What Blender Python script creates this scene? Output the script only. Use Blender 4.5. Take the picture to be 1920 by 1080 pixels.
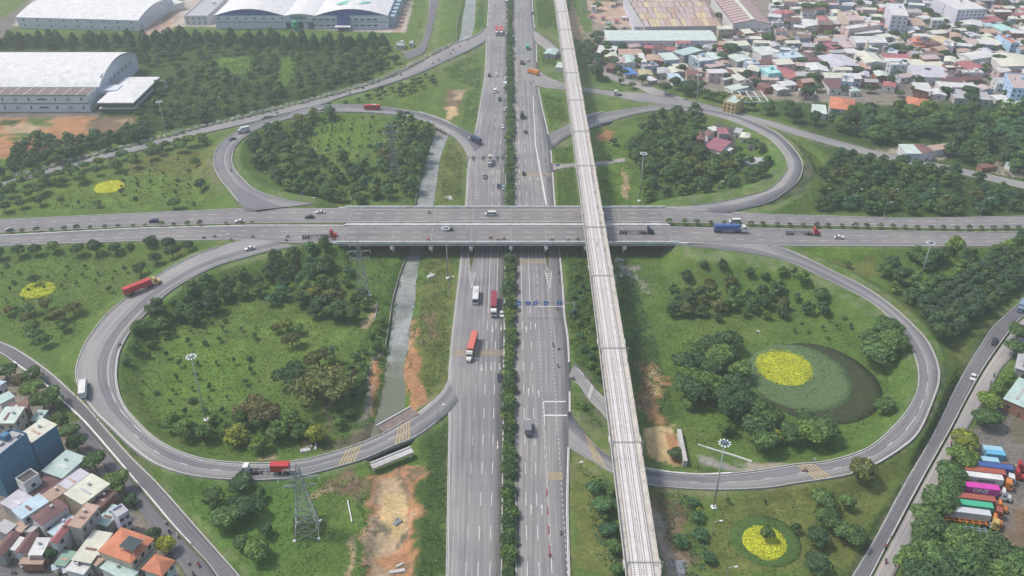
import bpy, bmesh, math, random
import numpy as np
from mathutils import Vector, Matrix
rng = random.Random(7)
nrng = np.random.default_rng(7)
S = bpy.context.scene
COL = S.collection
for o in list(bpy.data.objects):
 bpy.data.objects.remove(o)
R = math.radians
#  camera
F_PX, PITCH, CAM_H, CX = 1650.0, math.atan2(1040.0,1650.0),208.0,957.5
cam_d = bpy.data.cameras.new('camera')
cam = bpy.data.objects.new('camera', cam_d)
COL.objects.link(cam)
cam.location = (0,0, CAM_H)
cam.rotation_euler = (math.pi / 2 - PITCH, 0,0)
cam_d.sensor_width = 36.0
cam_d.lens = 36.0 * F_PX / 1920.0
cam_d.shift_x = 2.5 / 1920.0
cam_d.clip_start = 1.0
cam_d.clip_end = 12000
S.camera = cam
#  sky, sun, exposure
SUN_EL, SUN_AZ = R(57), R(-76)          # the sun stands to the left, a little beyond the scene
world = bpy.data.worlds.new('World')
S.world = world
world.use_nodes = True
wn = world.node_tree
bg = wn.nodes['Background']
sky = wn.nodes.new('ShaderNodeTexSky')
sky.sky_type = 'NISHITA'
sky.sun_disc = False
sky.sun_elevation = SUN_EL
sky.sun_rotation = SUN_AZ
sky.altitude = 50
sky.air_density = 1.0
sky.dust_density = 3.0
sky.ozone_density = 1.0
wn.links.new(sky.outputs[0], bg.inputs[0])
bg.inputs[1].default_value = 0.115
sun_d = bpy.data.lights.new('sun', 'SUN')
sun_d.energy = 1.9
sun_d.angle = R(9)
sun_d.color = (1.0,0.94,0.86)
sun = bpy.data.objects.new('sun', sun_d)
COL.objects.link(sun)
sdir = Vector((math.sin(SUN_AZ) * math.cos(SUN_EL), math.cos(SUN_AZ) * math.cos(SUN_EL), math.sin(SUN_EL)))
sun.rotation_euler = sdir.to_track_quat('Z', 'Y').to_euler()
sun.location = (-200,300,400)
S.view_settings.view_transform = 'Standard'
S.view_settings.look = 'None'
S.view_settings.gamma = 1.0
S.view_settings.use_curve_mapping = False
S.view_settings.exposure = 0.67
S.render.engine = 'CYCLES'
S.cycles.max_bounces = 5
S.cycles.diffuse_bounces = 2
S.cycles.glossy_bounces = 2
S.cycles.transmission_bounces = 2
S.cycles.transparent_max_bounces = 6
S.cycles.volume_bounces = 1
S.cycles.caustics_reflective = False
S.cycles.caustics_refractive = False
#  photo pixel -> place
SP, CP = math.sin(PITCH), math.cos(PITCH)
def P(px, py, z=0.0):
 """The point at height z on the ray through a photo pixel."""
 u, v = (px - CX) / F_PX, (py - 540.0) / F_PX
 d = (u, CP - v * SP, -(SP + v * CP))
 t = (CAM_H - z) / -d[2]
 return Vector((d[0] * t, d[1] * t, z))
def PX(p):
 """World point -> photo pixel."""
 x, y, z = p[0], p[1], p[2] - CAM_H
 zc = y * CP - z * SP
 yc = -(y * SP + z * CP)
 return (CX + F_PX * x / zc, 540.0 + F_PX * yc / zc)
def PPM(px, py, z=0.0):
 """Photo pixels per metre across the view at that point."""
 return F_PX * (SP + (py - 540.0) / F_PX * CP) / (CAM_H - z)
def height_at(px, base_y, top_y, z0=0.0):
 """Height of a vertical thing that stands at (px, base_y) and reaches row top_y."""
 b = P(px, base_y, z0)
 lo, hi = 0.0,90.0
 for _ in range(40):
  m = (lo + hi) / 2
  if PX((b.x, b.y, z0 + m))[1] > top_y:
   lo = m
  else:
   hi = m
 return lo
#  material helpers
MATS = {}
def _nt(name, rough=0.8, spec=0.3, metal=0.0):
 m = bpy.data.materials.new(name)
 m.use_nodes = True
 nt = m.node_tree
 b = nt.nodes['Principled BSDF']
 b.inputs['Roughness'].default_value = rough
 b.inputs['Metallic'].default_value = metal
 b.inputs['Specular IOR Level'].default_value = spec
 MATS[name] = m
 return m, nt, b
def _noise(nt, scale, detail=4, rough=0.6, coord='Object', vec=None):
 n = nt.nodes.new('ShaderNodeTexNoise')
 n.inputs['Scale'].default_value = scale
 n.inputs['Detail'].default_value = detail
 n.inputs['Roughness'].default_value = rough
 if vec is None:
  if coord == 'World':
   g = nt.nodes.new('ShaderNodeNewGeometry')
   nt.links.new(g.outputs['Position'], n.inputs['Vector'])
  else:
   c = nt.nodes.new('ShaderNodeTexCoord')
   nt.links.new(c.outputs[coord], n.inputs['Vector'])
 else:
  nt.links.new(vec, n.inputs['Vector'])
 return n.outputs['Fac']
def _ramp(nt, fac, stops):
 r = nt.nodes.new('ShaderNodeValToRGB')
 while len(r.color_ramp.elements) < len(stops):
  r.color_ramp.elements.new(0.5)
 for e, (p, c) in zip(r.color_ramp.elements, stops):
  e.position = p
  e.color = (*c, 1) if len(c) == 3 else c
 nt.links.new(fac, r.inputs[0])
 return r.outputs[0]
def _mix(nt, a, b, fac, mode='MIX'):
 m = nt.nodes.new('ShaderNodeMix')
 m.data_type = 'RGBA'
 m.blend_type = mode
 for sock, v in ((m.inputs[6], a),(m.inputs[7], b),(m.inputs[0], fac)):
  if isinstance(v, (int, float)):
   sock.default_value = v
  elif isinstance(v, tuple):
   sock.default_value = (*v, 1) if len(v) == 3 else v
  else:
   nt.links.new(v, sock)
 return m.outputs[2]
def _bump(nt, b, fac, strength=0.3, dist=0.1):
 n = nt.nodes.new('ShaderNodeBump')
 n.inputs['Strength'].default_value = strength
 n.inputs['Distance'].default_value = dist
 nt.links.new(fac, n.inputs['Height'])
 nt.links.new(n.outputs[0], b.inputs['Normal'])
def hexc(h):
 """sRGB hex -> linear tuple."""
 h = h.lstrip('#')
 out = []
 for i in (0,2,4):
  c = int(h[i:i + 2], 16) / 255
  out.append(c / 12.92 if c <= 0.04045 else ((c + 0.055) / 1.055) ** 2.4)
 return tuple(out)
def mat_mottled(name, c, amp=0.18, scale=0.4, rough=0.8, spec=0.3, bump=0.0, dirt=None, coord='World', metal=0.0):
 """A base colour broken by two octaves of mottling and some dirt."""
 if name in MATS:
  return MATS[name]
 m, nt, b = _nt(name, rough, spec, metal)
 n1 = _noise(nt, scale, 5,0.65, coord)
 n2 = _noise(nt, scale * 7.3,3,0.6, coord)
 lo = tuple(x * (1 - amp) for x in c)
 hi = tuple(min(1, x * (1 + amp)) for x in c)
 a = _ramp(nt, n1, [(0.3, lo),(0.7, hi)])
 v = _ramp(nt, n2, [(0.25,(1 - amp * .7,) * 3),(0.75,(1 + amp * .5,) * 3)])
 col = _mix(nt, a, v, 1.0, 'MULTIPLY')
 if dirt:
  n3 = _noise(nt, scale * 1.7,6,0.7, coord)
  f = _ramp(nt, n3, [(0.5,(0,0,0)),(0.72,(1,1,1))])
  col = _mix(nt, col, dirt, f)
 nt.links.new(col, b.inputs['Base Color'])
 if bump:
  _bump(nt, b, n2, bump, 0.15)
 return m
def mat_plain(name, c, rough=0.6, spec=0.4, metal=0.0):
 if name in MATS:
  return MATS[name]
 return mat_mottled(name, c, 0.07,1.3, rough, spec, coord='Object', metal=metal)
#  mesh helpers
class MB:
 def __init__(s):
  s.v, s.f, s.m = [], [], []
 def add(s, vs, fs, mi=0):
  o = len(s.v)
  s.v += [tuple(p) for p in vs]
  s.f += [tuple(i + o for i in f) for f in fs]
  s.m += [mi] * len(fs)
  return s
 def box(s, c, d, rz=0.0, mi=0, taper=1.0, tilt=None):
  x, y, z = d[0] / 2, d[1] / 2, d[2] / 2
  vs = []
  for (sx, sy, sz) in ((-1,-1,-1),(1,-1,-1),(1,1,-1),(-1,1,-1),(-1,-1,1),(1,-1,1),(1,1,1),(-1,1,1)):
   k = taper if sz > 0 else 1.0
   px, py, pz = sx * x * k, sy * y * k, sz * z
   ca, sa = math.cos(rz), math.sin(rz)
   vs.append((c[0] + px * ca - py * sa, c[1] + px * sa + py * ca, c[2] + pz))
  return s.add(vs, [(0,3,2,1),(4,5,6,7),(0,1,5,4),(1,2,6,5),(2,3,7,6),(3,0,4,7)], mi)
 def bar(s, a, b, w, h=None, mi=0):
  """A square bar from a to b."""
  a, b = Vector(a), Vector(b)
  h = h or w
  d = (b - a)
  if d.length < 1e-6:
   return s
  d.normalize()
  up = Vector((0,0,1)) if abs(d.z) < 0.95 else Vector((0,1,0))
  sx = d.cross(up).normalized() * (w / 2)
  sy = sx.cross(d).normalized() * (h / 2)
  vs = [p + i * sx + j * sy for p in (a, b) for (i, j) in ((-1,-1),(1,-1),(1,1),(-1,1))]
  return s.add(vs, [(3,2,1,0),(4,5,6,7),(0,1,5,4),(1,2,6,5),(2,3,7,6),(3,0,4,7)], mi)
 def tube(s, a, b, r0, r1=None, n=8, mi=0, caps=True):
  a, b = Vector(a), Vector(b)
  r1 = r0 if r1 is None else r1
  d = (b - a).normalized()
  up = Vector((0,0,1)) if abs(d.z) < 0.95 else Vector((0,1,0))
  sx = d.cross(up).normalized()
  sy = sx.cross(d).normalized()
  vs = []
  for p, r in ((a, r0),(b, r1)):
   for k in range(n):
    t = 2 * math.pi * k / n
    vs.append(p + sx * (r * math.cos(t)) + sy * (r * math.sin(t)))
  fs = [(k, (k + 1) % n, n + (k + 1) % n, n + k) for k in range(n)]
  if caps:
   fs += [tuple(range(n - 1,-1,-1)), tuple(range(n, 2 * n))]
  return s.add(vs, fs, mi)
 def prism(s, poly, z0, z1, mi=0, mi_side=None):
  """Upright prism over a counter-clockwise outline."""
  n = len(poly)
  vs = [(p[0], p[1], z0) for p in poly] + [(p[0], p[1], z1) for p in poly]
  s.add(vs, [tuple(range(n, 2 * n))], mi)
  return s.add(vs, [(k, (k + 1) % n, n + (k + 1) % n, n + k) for k in range(n)] + [tuple(range(n - 1,-1,-1))], mi if mi_side is None else mi_side)
 def extrude(s, prof, x0, x1, mi=0):
  """Profile in (y, z) pulled along x."""
  n = len(prof)
  vs = [(x0, y, z) for y, z in prof] + [(x1, y, z) for y, z in prof]
  return s.add(vs, [(k, (k + 1) % n, n + (k + 1) % n, n + k) for k in range(n)] + [tuple(range(n - 1,-1,-1)), tuple(range(n, 2 * n))], mi)
 def mesh(s, name, mats, smooth=False):
  me = bpy.data.meshes.new(name)
  me.from_pydata(s.v, [], s.f)
  for m in (mats if isinstance(mats, (list, tuple)) else [mats]):
   me.materials.append(m)
  if any(s.m):
   me.polygons.foreach_set('material_index', s.m)
  if smooth:
   me.polygons.foreach_set('use_smooth', [True] * len(s.f))
  me.update()
  return me
def obj(name, me, parent=None, loc=(0,0,0), rz=0.0):
 o = bpy.data.objects.new(name, me)
 COL.objects.link(o)
 o.location = loc
 o.rotation_euler = (0,0, rz)
 if parent is not None:
  o.parent = parent
 return o
def tag(o, label=None, cat=None, group=None, kind=None):
 if label:
  o['label'] = label
 if cat:
  o['category'] = cat
 if group:
  o['group'] = group
 if kind:
  o['kind'] = kind
 return o
def thing(name, label, cat, loc=(0,0,0), rz=0.0, group=None):
 return tag(obj(name, None, None, loc, rz), label, cat, group)
def part(name, mb, mats, parent, smooth=False, loc=(0,0,0), rz=0.0):
 me = mb if isinstance(mb, bpy.types.Mesh) else mb.mesh(name, mats, smooth)
 return obj(name, me, parent, loc, rz)
def paint(o, m, slot=0):
 """A colour of this object's own on shared mesh data."""
 o.material_slots[slot].link = 'OBJECT'
 o.material_slots[slot].material = m
def copy_tree(o, parent=None):
 c = o.copy()
 COL.objects.link(c)
 c.parent = parent
 for ch in o.children:
  copy_tree(ch, c)
 return c
def grid_mesh(name, V, F, mats, col=None, uv=None, smooth=False):
 """Fast mesh from numpy quads."""
 me = bpy.data.meshes.new(name)
 V = np.asarray(V, np.float32)
 F = np.asarray(F, np.int32)
 k = F.shape[1]
 me.vertices.add(len(V))
 me.vertices.foreach_set('co', V.ravel())
 me.loops.add(F.size)
 me.loops.foreach_set('vertex_index', F.ravel())
 me.polygons.add(len(F))
 me.polygons.foreach_set('loop_start', np.arange(0, F.size, k, dtype=np.int32))
 me.polygons.foreach_set('loop_total', np.full(len(F), k, np.int32))
 if smooth:
  me.polygons.foreach_set('use_smooth', np.ones(len(F), bool))
 if col is not None:
  a = me.color_attributes.new('cover', 'FLOAT_COLOR', 'POINT')
  c4 = np.ones((len(V),4), np.float32)
  c4[:, :3] = col
  a.data.foreach_set('color', c4.ravel())
 for m in (mats if isinstance(mats, (list, tuple)) else [mats]):
  me.materials.append(m)
 me.update(calc_edges=True)
 return me
def catmull(pts, step):
 """Smooth polyline through pts, resampled every `step` (array N x k)."""
 p = np.asarray(pts, float)
 p = np.vstack([2 * p[0] - p[1], p, 2 * p[-1] - p[-2]])
 out = []
 for i in range(1, len(p) - 2):
  n = 12
  t = np.linspace(0,1, n, endpoint=False)[:, None]
  a, b, c, d = p[i - 1], p[i], p[i + 1], p[i + 2]
  out.append(0.5 * ((2 * b) + (-a + c) * t + (2 * a - 5 * b + 4 * c - d) * t ** 2 + (-a + 3 * b - 3 * c + d) * t ** 3))
 out.append(p[-2][None])
 q = np.vstack(out)
 return resample(q, step)
def resample(q, step=None, n=None):
 L = np.concatenate([[0], np.cumsum(np.linalg.norm(np.diff(q[:, :2], axis=0), axis=1))])
 n = n or max(2, int(L[-1] / step) + 1)
 s = np.linspace(0, L[-1], n)
 return np.stack([np.interp(s, L, q[:, k]) for k in range(q.shape[1])], 1)
def in_poly(poly, X, Y):
 r = np.zeros(X.shape, bool)
 n = len(poly)
 j = n - 1
 for i in range(n):
  xi, yi = poly[i]
  xj, yj = poly[j]
  if yi != yj:
   r ^= ((yi > Y) != (yj > Y)) & (X < (xj - xi) * (Y - yi) / (yj - yi) + xi)
  j = i
 return r
def vnoise(X, Y, scale, seed=0):
 """Smooth value noise, 0..1."""
 r = np.random.default_rng(seed)
 T = r.random((256,256))
 x, y = X / scale, Y / scale
 xi, yi = np.floor(x).astype(int), np.floor(y).astype(int)
 fx, fy = x - xi, y - yi
 fx, fy = fx * fx * (3 - 2 * fx), fy * fy * (3 - 2 * fy)
 g = lambda a, b: T[a & 255, b & 255]
 return (g(xi, yi) * (1 - fx) + g(xi + 1, yi) * fx) * (1 - fy) + (g(xi, yi + 1) * (1 - fx) + g(xi + 1, yi + 1) * fx) * fy
#  surface materials
def make_surface_mats():
 # land cover: the colour of the soil and turf comes from an attribute, grain from noise
 m, nt, b = _nt('land', 0.95,0.1)
 a = nt.nodes.new('ShaderNodeAttribute')
 a.attribute_name = 'cover'
 n1 = _noise(nt, 0.09,5,0.7, 'World')
 n2 = _noise(nt, 0.8,4,0.7, 'World')
 n3 = _noise(nt, 3.5,3,0.6, 'World')
 v1 = _ramp(nt, n1, [(0.3,(0.72,0.78,0.76)),(0.7,(1.28,1.2,1.14))])
 v2 = _ramp(nt, n2, [(0.32,(0.66,0.72,0.68)),(0.68,(1.3,1.22,1.18))])
 v3 = _ramp(nt, n3, [(0.25,(0.72,0.72,0.72)),(0.75,(1.25,1.25,1.25))])
 c = _mix(nt, a.outputs['Color'], v1,1.0, 'MULTIPLY')
 c = _mix(nt, c, v2,1.0, 'MULTIPLY')
 c = _mix(nt, c, v3,0.7, 'MULTIPLY')
 nt.links.new(c, b.inputs['Base Color'])
 _bump(nt, b, n2,0.6,0.5)
 # asphalt: u runs across the road, v along it
 def road(name, base, streak=0.16, patch=None):
  m, nt, b = _nt(name, 0.9,0.2)
  uv = nt.nodes.new('ShaderNodeUVMap')
  uv.uv_map = 'road'
  sep = nt.nodes.new('ShaderNodeSeparateXYZ')
  nt.links.new(uv.outputs[0], sep.inputs[0])
  mp = nt.nodes.new('ShaderNodeMapping')
  mp.inputs['Scale'].default_value = (0.9,0.02,1)
  nt.links.new(uv.outputs[0], mp.inputs[0])
  st = _noise(nt, 1.0,4,0.6, vec=mp.outputs[0])        # long wear streaks
  big = _noise(nt, 0.035,4,0.6, 'World')
  fine = _noise(nt, 1.6,5,0.75, 'World')
  wv = nt.nodes.new('ShaderNodeMath')
  wv.operation = 'SINE'
  ml = nt.nodes.new('ShaderNodeMath')
  ml.operation = 'MULTIPLY'
  ml.inputs[1].default_value = 2 * math.pi / 1.75
  nt.links.new(sep.outputs[0], ml.inputs[0])
  nt.links.new(ml.outputs[0], wv.inputs[0])
  lo = tuple(x * (1 - streak) for x in base)
  hi = tuple(x * (1 + streak) for x in base)
  c = _ramp(nt, st, [(0.32, lo),(0.68, hi)])
  c = _mix(nt, c, _ramp(nt, big, [(0.35,(0.86,0.86,0.9)),(0.65,(1.12,1.1,1.06))]),1.0, 'MULTIPLY')
  c = _mix(nt, c, _ramp(nt, fine, [(0.3,(0.84,) * 3),(0.7,(1.12,) * 3)]),1.0, 'MULTIPLY')
  c = _mix(nt, c, _ramp(nt, wv.outputs[0], [(0.0,(1.05,) * 3),(1.0,(.9,) * 3)]), _ramp(nt, st, [(.35,(.2,) * 3),(.6,(1,) * 3)]), 'MULTIPLY')
  crack = _noise(nt, 0.13,8,0.8, 'World')
  c = _mix(nt, c, tuple(x * 0.62 for x in base), _ramp(nt, crack, [(0.6,(0,0,0)),(0.72,(.8,.8,.8))]))
  nt.links.new(c, b.inputs['Base Color'])
  _bump(nt, b, fine, 0.15,0.05)
 road('asphalt_highway', (0.222,0.219,0.219),0.27)
 road('asphalt_ramp', (0.25,0.247,0.245))
 road('asphalt_mid', (0.17,0.17,0.182))
 road('asphalt_cross', (0.205,0.2,0.2))
 road('asphalt_dark', (0.15,0.148,0.157))
 road('asphalt_new', (0.085,0.087,0.105),0.1)
 road('asphalt_overpass', (0.195,0.187,0.182),0.2)
 road('asphalt_pale', (0.3,0.285,0.275),0.12)
 mat_mottled('paint_white', (0.6,0.6,0.58),0.16,0.7,0.7)
 mat_mottled('paint_yellow', (0.5,0.36,0.12),0.25,0.8,0.7)
 mat_mottled('paint_faded_yellow', (0.34,0.27,0.16),0.15,0.8,0.8)
 mat_mottled('concrete', (0.46,0.45,0.43),0.16,0.25,0.85, bump=0.2, dirt=(0.3,0.28,0.26))
 mat_mottled('concrete_pale', (0.72,0.71,0.69),0.1,0.2,0.85, dirt=(0.45,0.43,0.41))
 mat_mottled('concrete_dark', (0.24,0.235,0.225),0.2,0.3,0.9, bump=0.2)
 mat_mottled('kerb', (0.42,0.41,0.39),0.18,0.5,0.9)
 mat_mottled('track_concrete', (0.56,0.53,0.52),0.1,0.3,0.85, dirt=(0.42,0.37,0.36))
 mat_mottled('track_slab', (0.57,0.548,0.525),0.07,0.4,0.85)
 mat_mottled('deck_concrete', (0.48,0.452,0.41),0.12,0.3,0.9, dirt=(0.27,0.25,0.23))
 mat_mottled('rail_steel', (0.35,0.305,0.28),0.2,1.0,0.6, metal=0.3)
 # water
 for nm, c, r in (('canal_water', (0.245,0.26,0.245),0.45),('pond_water', (0.13,0.145,0.1),0.25),('silt_water', (0.3,0.235,0.135),0.55),('puddle_water', (0.24,0.25,0.27),0.2)):
  m, nt, b = _nt(nm, r, 0.4)
  n1 = _noise(nt, 0.12,6,0.75, 'World')
  n2 = _noise(nt, 0.7,5,0.7, 'World')
  k = _ramp(nt, n1, [(0.35, tuple(x * .7 for x in c)),(0.65, tuple(x * 1.3 for x in c))])
  k = _mix(nt, k, _ramp(nt, n2, [(0.3,(.78,) * 3),(0.7,(1.16,) * 3)]),1.0, 'MULTIPLY')
  if nm == 'canal_water':
   g = nt.nodes.new('ShaderNodeNewGeometry')
   sx = nt.nodes.new('ShaderNodeSeparateXYZ')
   nt.links.new(g.outputs['Position'], sx.inputs[0])
   mr = nt.nodes.new('ShaderNodeMapRange')
   mr.inputs['From Min'].default_value = 266
   mr.inputs['From Max'].default_value = 288
   nt.links.new(sx.outputs[1], mr.inputs[0])
   ad = nt.nodes.new('ShaderNodeMath')
   ad.operation = 'MULTIPLY_ADD'
   ad.inputs[1].default_value = 2.4
   ad.inputs[2].default_value = -1.2
   nt.links.new(n1, ad.inputs[0])
   sm = nt.nodes.new('ShaderNodeMath')
   sm.use_clamp = True
   nt.links.new(mr.outputs[0], sm.inputs[0])
   nt.links.new(ad.outputs[0], sm.inputs[1])
   k = _mix(nt, (.125,.14,.095), k, sm.outputs[0])
   mud = _noise(nt, 0.35,6,0.75, 'World')
   k = _mix(nt, k, (.13,.12,.08), _ramp(nt, mud, [(.56,(0,0,0)),(.68,(.9,) * 3)]))
  nt.links.new(k, b.inputs['Base Color'])
  _bump(nt, b, n2,0.06,0.1)
make_surface_mats()
#  roads
class Ribbon:
 """A road between two traced edges. Edges are photo pixels; zs gives the height along it."""
 ALL = []
 def __init__(s, name, left, right, zs, mat, label=None, bridge=(), step=3.0, terrain=True, skirt=1.2, world=False, bands=None):
  s.name, s.bridge, s.terrain = name, bridge, terrain
  zt, zv = [a for a, _ in zs], [b for _, b in zs]
  def lift(edge):
   e = np.array(edge, float)
   L = np.concatenate([[0], np.cumsum(np.hypot(*np.diff(e, axis=0).T))])
   t = L / L[-1]
   z = np.interp(t, zt, zv)
   if world:
    return np.column_stack([e, z])
   return np.array([P(a, b, c)[:] for (a, b), c in zip(e, z)])
  l, r = catmull(lift(left),2.0), catmull(lift(right),2.0)
  ln = max(np.hypot(*np.diff(l[:, :2], axis=0).T).sum(), np.hypot(*np.diff(r[:, :2], axis=0).T).sum())
  n = max(4, int(ln / step))
  s.l, s.r = resample(l, n=n), resample(r, n=n)
  z = (s.l[:, 2] + s.r[:, 2]) / 2
  k = np.ones(5) / 5
  z = np.convolve(np.pad(z, 2, mode='edge'), k, 'valid')
  s.l[:, 2] = s.r[:, 2] = z
  s.c = (s.l + s.r) / 2
  s.w = np.hypot(*(s.l - s.r)[:, :2].T)
  s.len = np.concatenate([[0], np.cumsum(np.hypot(*np.diff(s.c[:, :2], axis=0).T))])
  s.n = n
  # mesh: five columns so that a wide road keeps straight streaks, and a skirt either side
  fr_ = [0,.25,.5,.75,1] if not bands else [0] + [b for b, _ in bands]
  cols = len(fr_)
  V = []
  for i in range(n):
   for k in range(cols):
    t = fr_[k]
    V.append(s.l[i] * (1 - t) + s.r[i] * t)
  V = np.array(V)
  base = len(V)
  sk = np.vstack([s.l, s.r])
  sk[:, 2] -= skirt
  V = np.vstack([V, sk])
  F = []
  for i in range(n - 1):
   for k in range(cols - 1):
    a = i * cols + k
    F.append((a, a + 1, a + cols + 1, a + cols))
   F.append((base + i, i * cols, (i + 1) * cols, base + i + 1))
   a = i * cols + cols - 1
   F.append((a, base + n + i, base + n + i + 1, a + cols))
  me = grid_mesh(name, V, F, MATS[mat] if not bands else [MATS[b] for _, b in bands])
  if bands:
   me.polygons.foreach_set('material_index', np.tile(np.array(list(range(cols - 1)) + [0, cols - 2], np.int32), n - 1))
  uvl = me.uv_layers.new(name='road')
  U = np.zeros((len(V),2), np.float32)
  mid = s.w.mean()
  for i in range(n):
   for k in range(cols):
    U[i * cols + k] = ((fr_[k] - .5) * (0.5 * mid + .5 * s.w[i]), s.len[i])
   U[base + i] = (-mid / 2, s.len[i])
   U[base + n + i] = (mid / 2, s.len[i])
  uvl.data.foreach_set('uv', U[np.asarray(F).ravel()].ravel())
  s.o = tag(obj(name, me), kind='structure')
  if label:
   s.o['label'] = label
  Ribbon.ALL.append(s)
 def at(s, t, off, frac=None, dz=0.0):
  """Point at distance t (m) along; off metres right of the left edge (negative: left of the right edge)."""
  l = np.array([np.interp(t, s.len, s.l[:, k]) for k in range(3)])
  r = np.array([np.interp(t, s.len, s.r[:, k]) for k in range(3)])
  w = max(np.hypot(*(r - l)[:2]),1e-3)
  if frac is not None:
   k = frac + off / w
  else:
   k = off / w if off >= 0 else 1 + off / w
  p = l * (1 - k) + r * k
  p[2] += dz
  return p
 def _o2(s, off, width, frac):
  return min(off + width, -1e-6) if (frac is None and off < 0) else off + width
 def strip(s, mb, off, width, t0=0.0, t1=None, dash=None, frac=None, dz=0.02, mi=0):
  """A painted line that follows the road; dash = (on, off) in metres."""
  t1 = s.len[-1] if t1 is None else t1
  segs = [(t0, t1)]
  if dash:
   segs, t = [], t0
   while t < t1:
    segs.append((t, min(t + dash[0], t1)))
    t += dash[0] + dash[1]
  for a, b in segs:
   n = max(1, int((b - a) / 3.0))
   ts = np.linspace(a, b, n + 1)
   vs = []
   for t in ts:
    vs.append(s.at(t, off, frac, dz))
    vs.append(s.at(t, s._o2(off, width, frac), frac, dz))
   mb.add(vs, [(2 * i, 2 * i + 1,2 * i + 3,2 * i + 2) for i in range(n)], mi)
 def wall(s, mb, off, width, h, t0=0.0, t1=None, base=0.4, mi=0, step=3.0, frac=None):
  """A kerb, parapet or barrier of rectangular section along the road."""
  t1 = s.len[-1] if t1 is None else t1
  n = max(1, int((t1 - t0) / step))
  vs = []
  for t in np.linspace(t0, t1, n + 1):
   a, b = s.at(t, off, frac), s.at(t, s._o2(off, width, frac), frac)
   z = a[2]
   vs += [(a[0], a[1], z - base),(a[0], a[1], z + h),(b[0], b[1], z + h),(b[0], b[1], z - base)]
  fs = []
  for i in range(n):
   o = 4 * i
   fs += [(o, o + 1, o + 5, o + 4),(o + 1, o + 2, o + 6, o + 5),(o + 2, o + 3, o + 7, o + 6)]
  fs += [(0,3,2,1),(4 * n, 4 * n + 1,4 * n + 2,4 * n + 3)]
  mb.add(vs, fs, mi)
 def bars(s, mb, t, count, width, gap, a=0.06, b=0.94, dz=0.022, mi=0):
  """Rumble bars across the road."""
  for k in range(count):
   t0 = t + k * (width + gap)
   n = 6
   vs = []
   for i in range(n + 1):
    f = a + (b - a) * i / n
    vs.append(s.at(t0,0, f, dz))
    vs.append(s.at(t0 + width, 0, f, dz))
   mb.add(vs, [(2 * i, 2 * i + 1,2 * i + 3,2 * i + 2) for i in range(n)], mi)
 def t_near(s, p):
  i = int(np.argmin(np.hypot(s.c[:, 0] - p[0], s.c[:, 1] - p[1])))
  return s.len[i]
def marks(rib, mb, mat='paint_white', name='lane_marking'):
 return part(name, mb, MATS[mat], rib.o)
# -- the highway, straight away from the camera (left edge, right edge)
hw_l = Ribbon('highway', [(833,1180),(836,1075),(838,960),(840,845),(841,790),(840,712),(847,627),(857,540),(864,470),(872,385),(878,300),(893,232),(902,180),(909,130),(912,60),(916,0),(920,-80)],
     [P(0,0)[:2]] * 0 + [(940.0,1180),(941.5,1075),(943,960),(944,845),(945,790),(946,712),(947.3,627),(948.6,540),(949.5,470),(950.6,385),(951.6,300),(952.4,232),(952.9,180),(953.4,130),(954,60),(954.6,0),(955,-80)],
     [(0,0.1),(1,0.1)], 'asphalt_highway', step=6)
hw_r = Ribbon('highway', [(967.2,1180),(966.5,1075),(965.5,845),(964.2,627),(963.6,540),(962.6,385),(961.8,300),(961,180),(960.2,60),(959.4,-80)],
     [(1073,1180),(1069.5,1075),(1066,950),(1068,845),(1070,790),(1070,725),(1067,640),(1060,590),(1057,540),(1051,475),(1042,385),(1035,292),(1029,250),(1010,160),(1006,75),(1000,20),(994,-80)],
     [(0,0.1),(1,0.1)], 'asphalt_highway', step=6)
# -- cross road left and right of the overpass, both carriageways
ZL = [(0,0.6),(0.2,2.2),(0.42,3.7),(0.72,5.8),(0.95,7.35),(1,7.5)]
def zcross(x):
 return float(np.interp(x, [-420,-255,-79,76,135,222,420], [-0.2,0.6,7.5,7.5,5.6,3.2,0.3]))
def cross(name, pts_far, pts_near, mat):
 xs = np.linspace(pts_far[0][0], pts_far[-1][0], 60)
 yf = np.interp(xs, [p[0] for p in pts_far], [p[1] for p in pts_far])
 yn = np.interp(xs, [p[0] for p in pts_near], [p[1] for p in pts_near])
 t = np.linspace(0,1,60)
 return Ribbon(name, list(zip(xs, yf)), list(zip(xs, yn)), [(a, zcross(x)) for a, x in zip(t, xs)], mat, world=True)
YF, YN, YM0, YM1 = 393.0,357.6,377.4,374.2
cr_nl = cross('cross_road', [(-420,393),(-255,393.5),(-134,396.5),(-79.4,393)], [(-420,378.5),(-255,379.5),(-185,381.2),(-125,380.5),(-79.4,377.6)], 'asphalt_cross')
cr_sl = cross('cross_road', [(-420,374.5),(-255,375.8),(-185,378.6),(-125,377.5),(-79.4,374)], [(-420,364),(-255,366),(-180,366.4),(-132,364.5),(-100,359),(-79.4,357.8)], 'asphalt_cross')
cr_nr = cross('cross_road', [(76.2,392.8),(100,393.5),(127,389),(194,388.4),(257,393),(330,402),(420,418)], [(76.2,377.6),(127,378.5),(222,379),(300,384),(420,402)], 'asphalt_cross')
cr_sr = cross('cross_road', [(76.2,374),(127,374),(222,375.2),(300,379),(420,396)], [(76.2,357.8),(95,357.3),(120,357.3),(206,361),(300,366),(420,383)], 'asphalt_cross')
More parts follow.
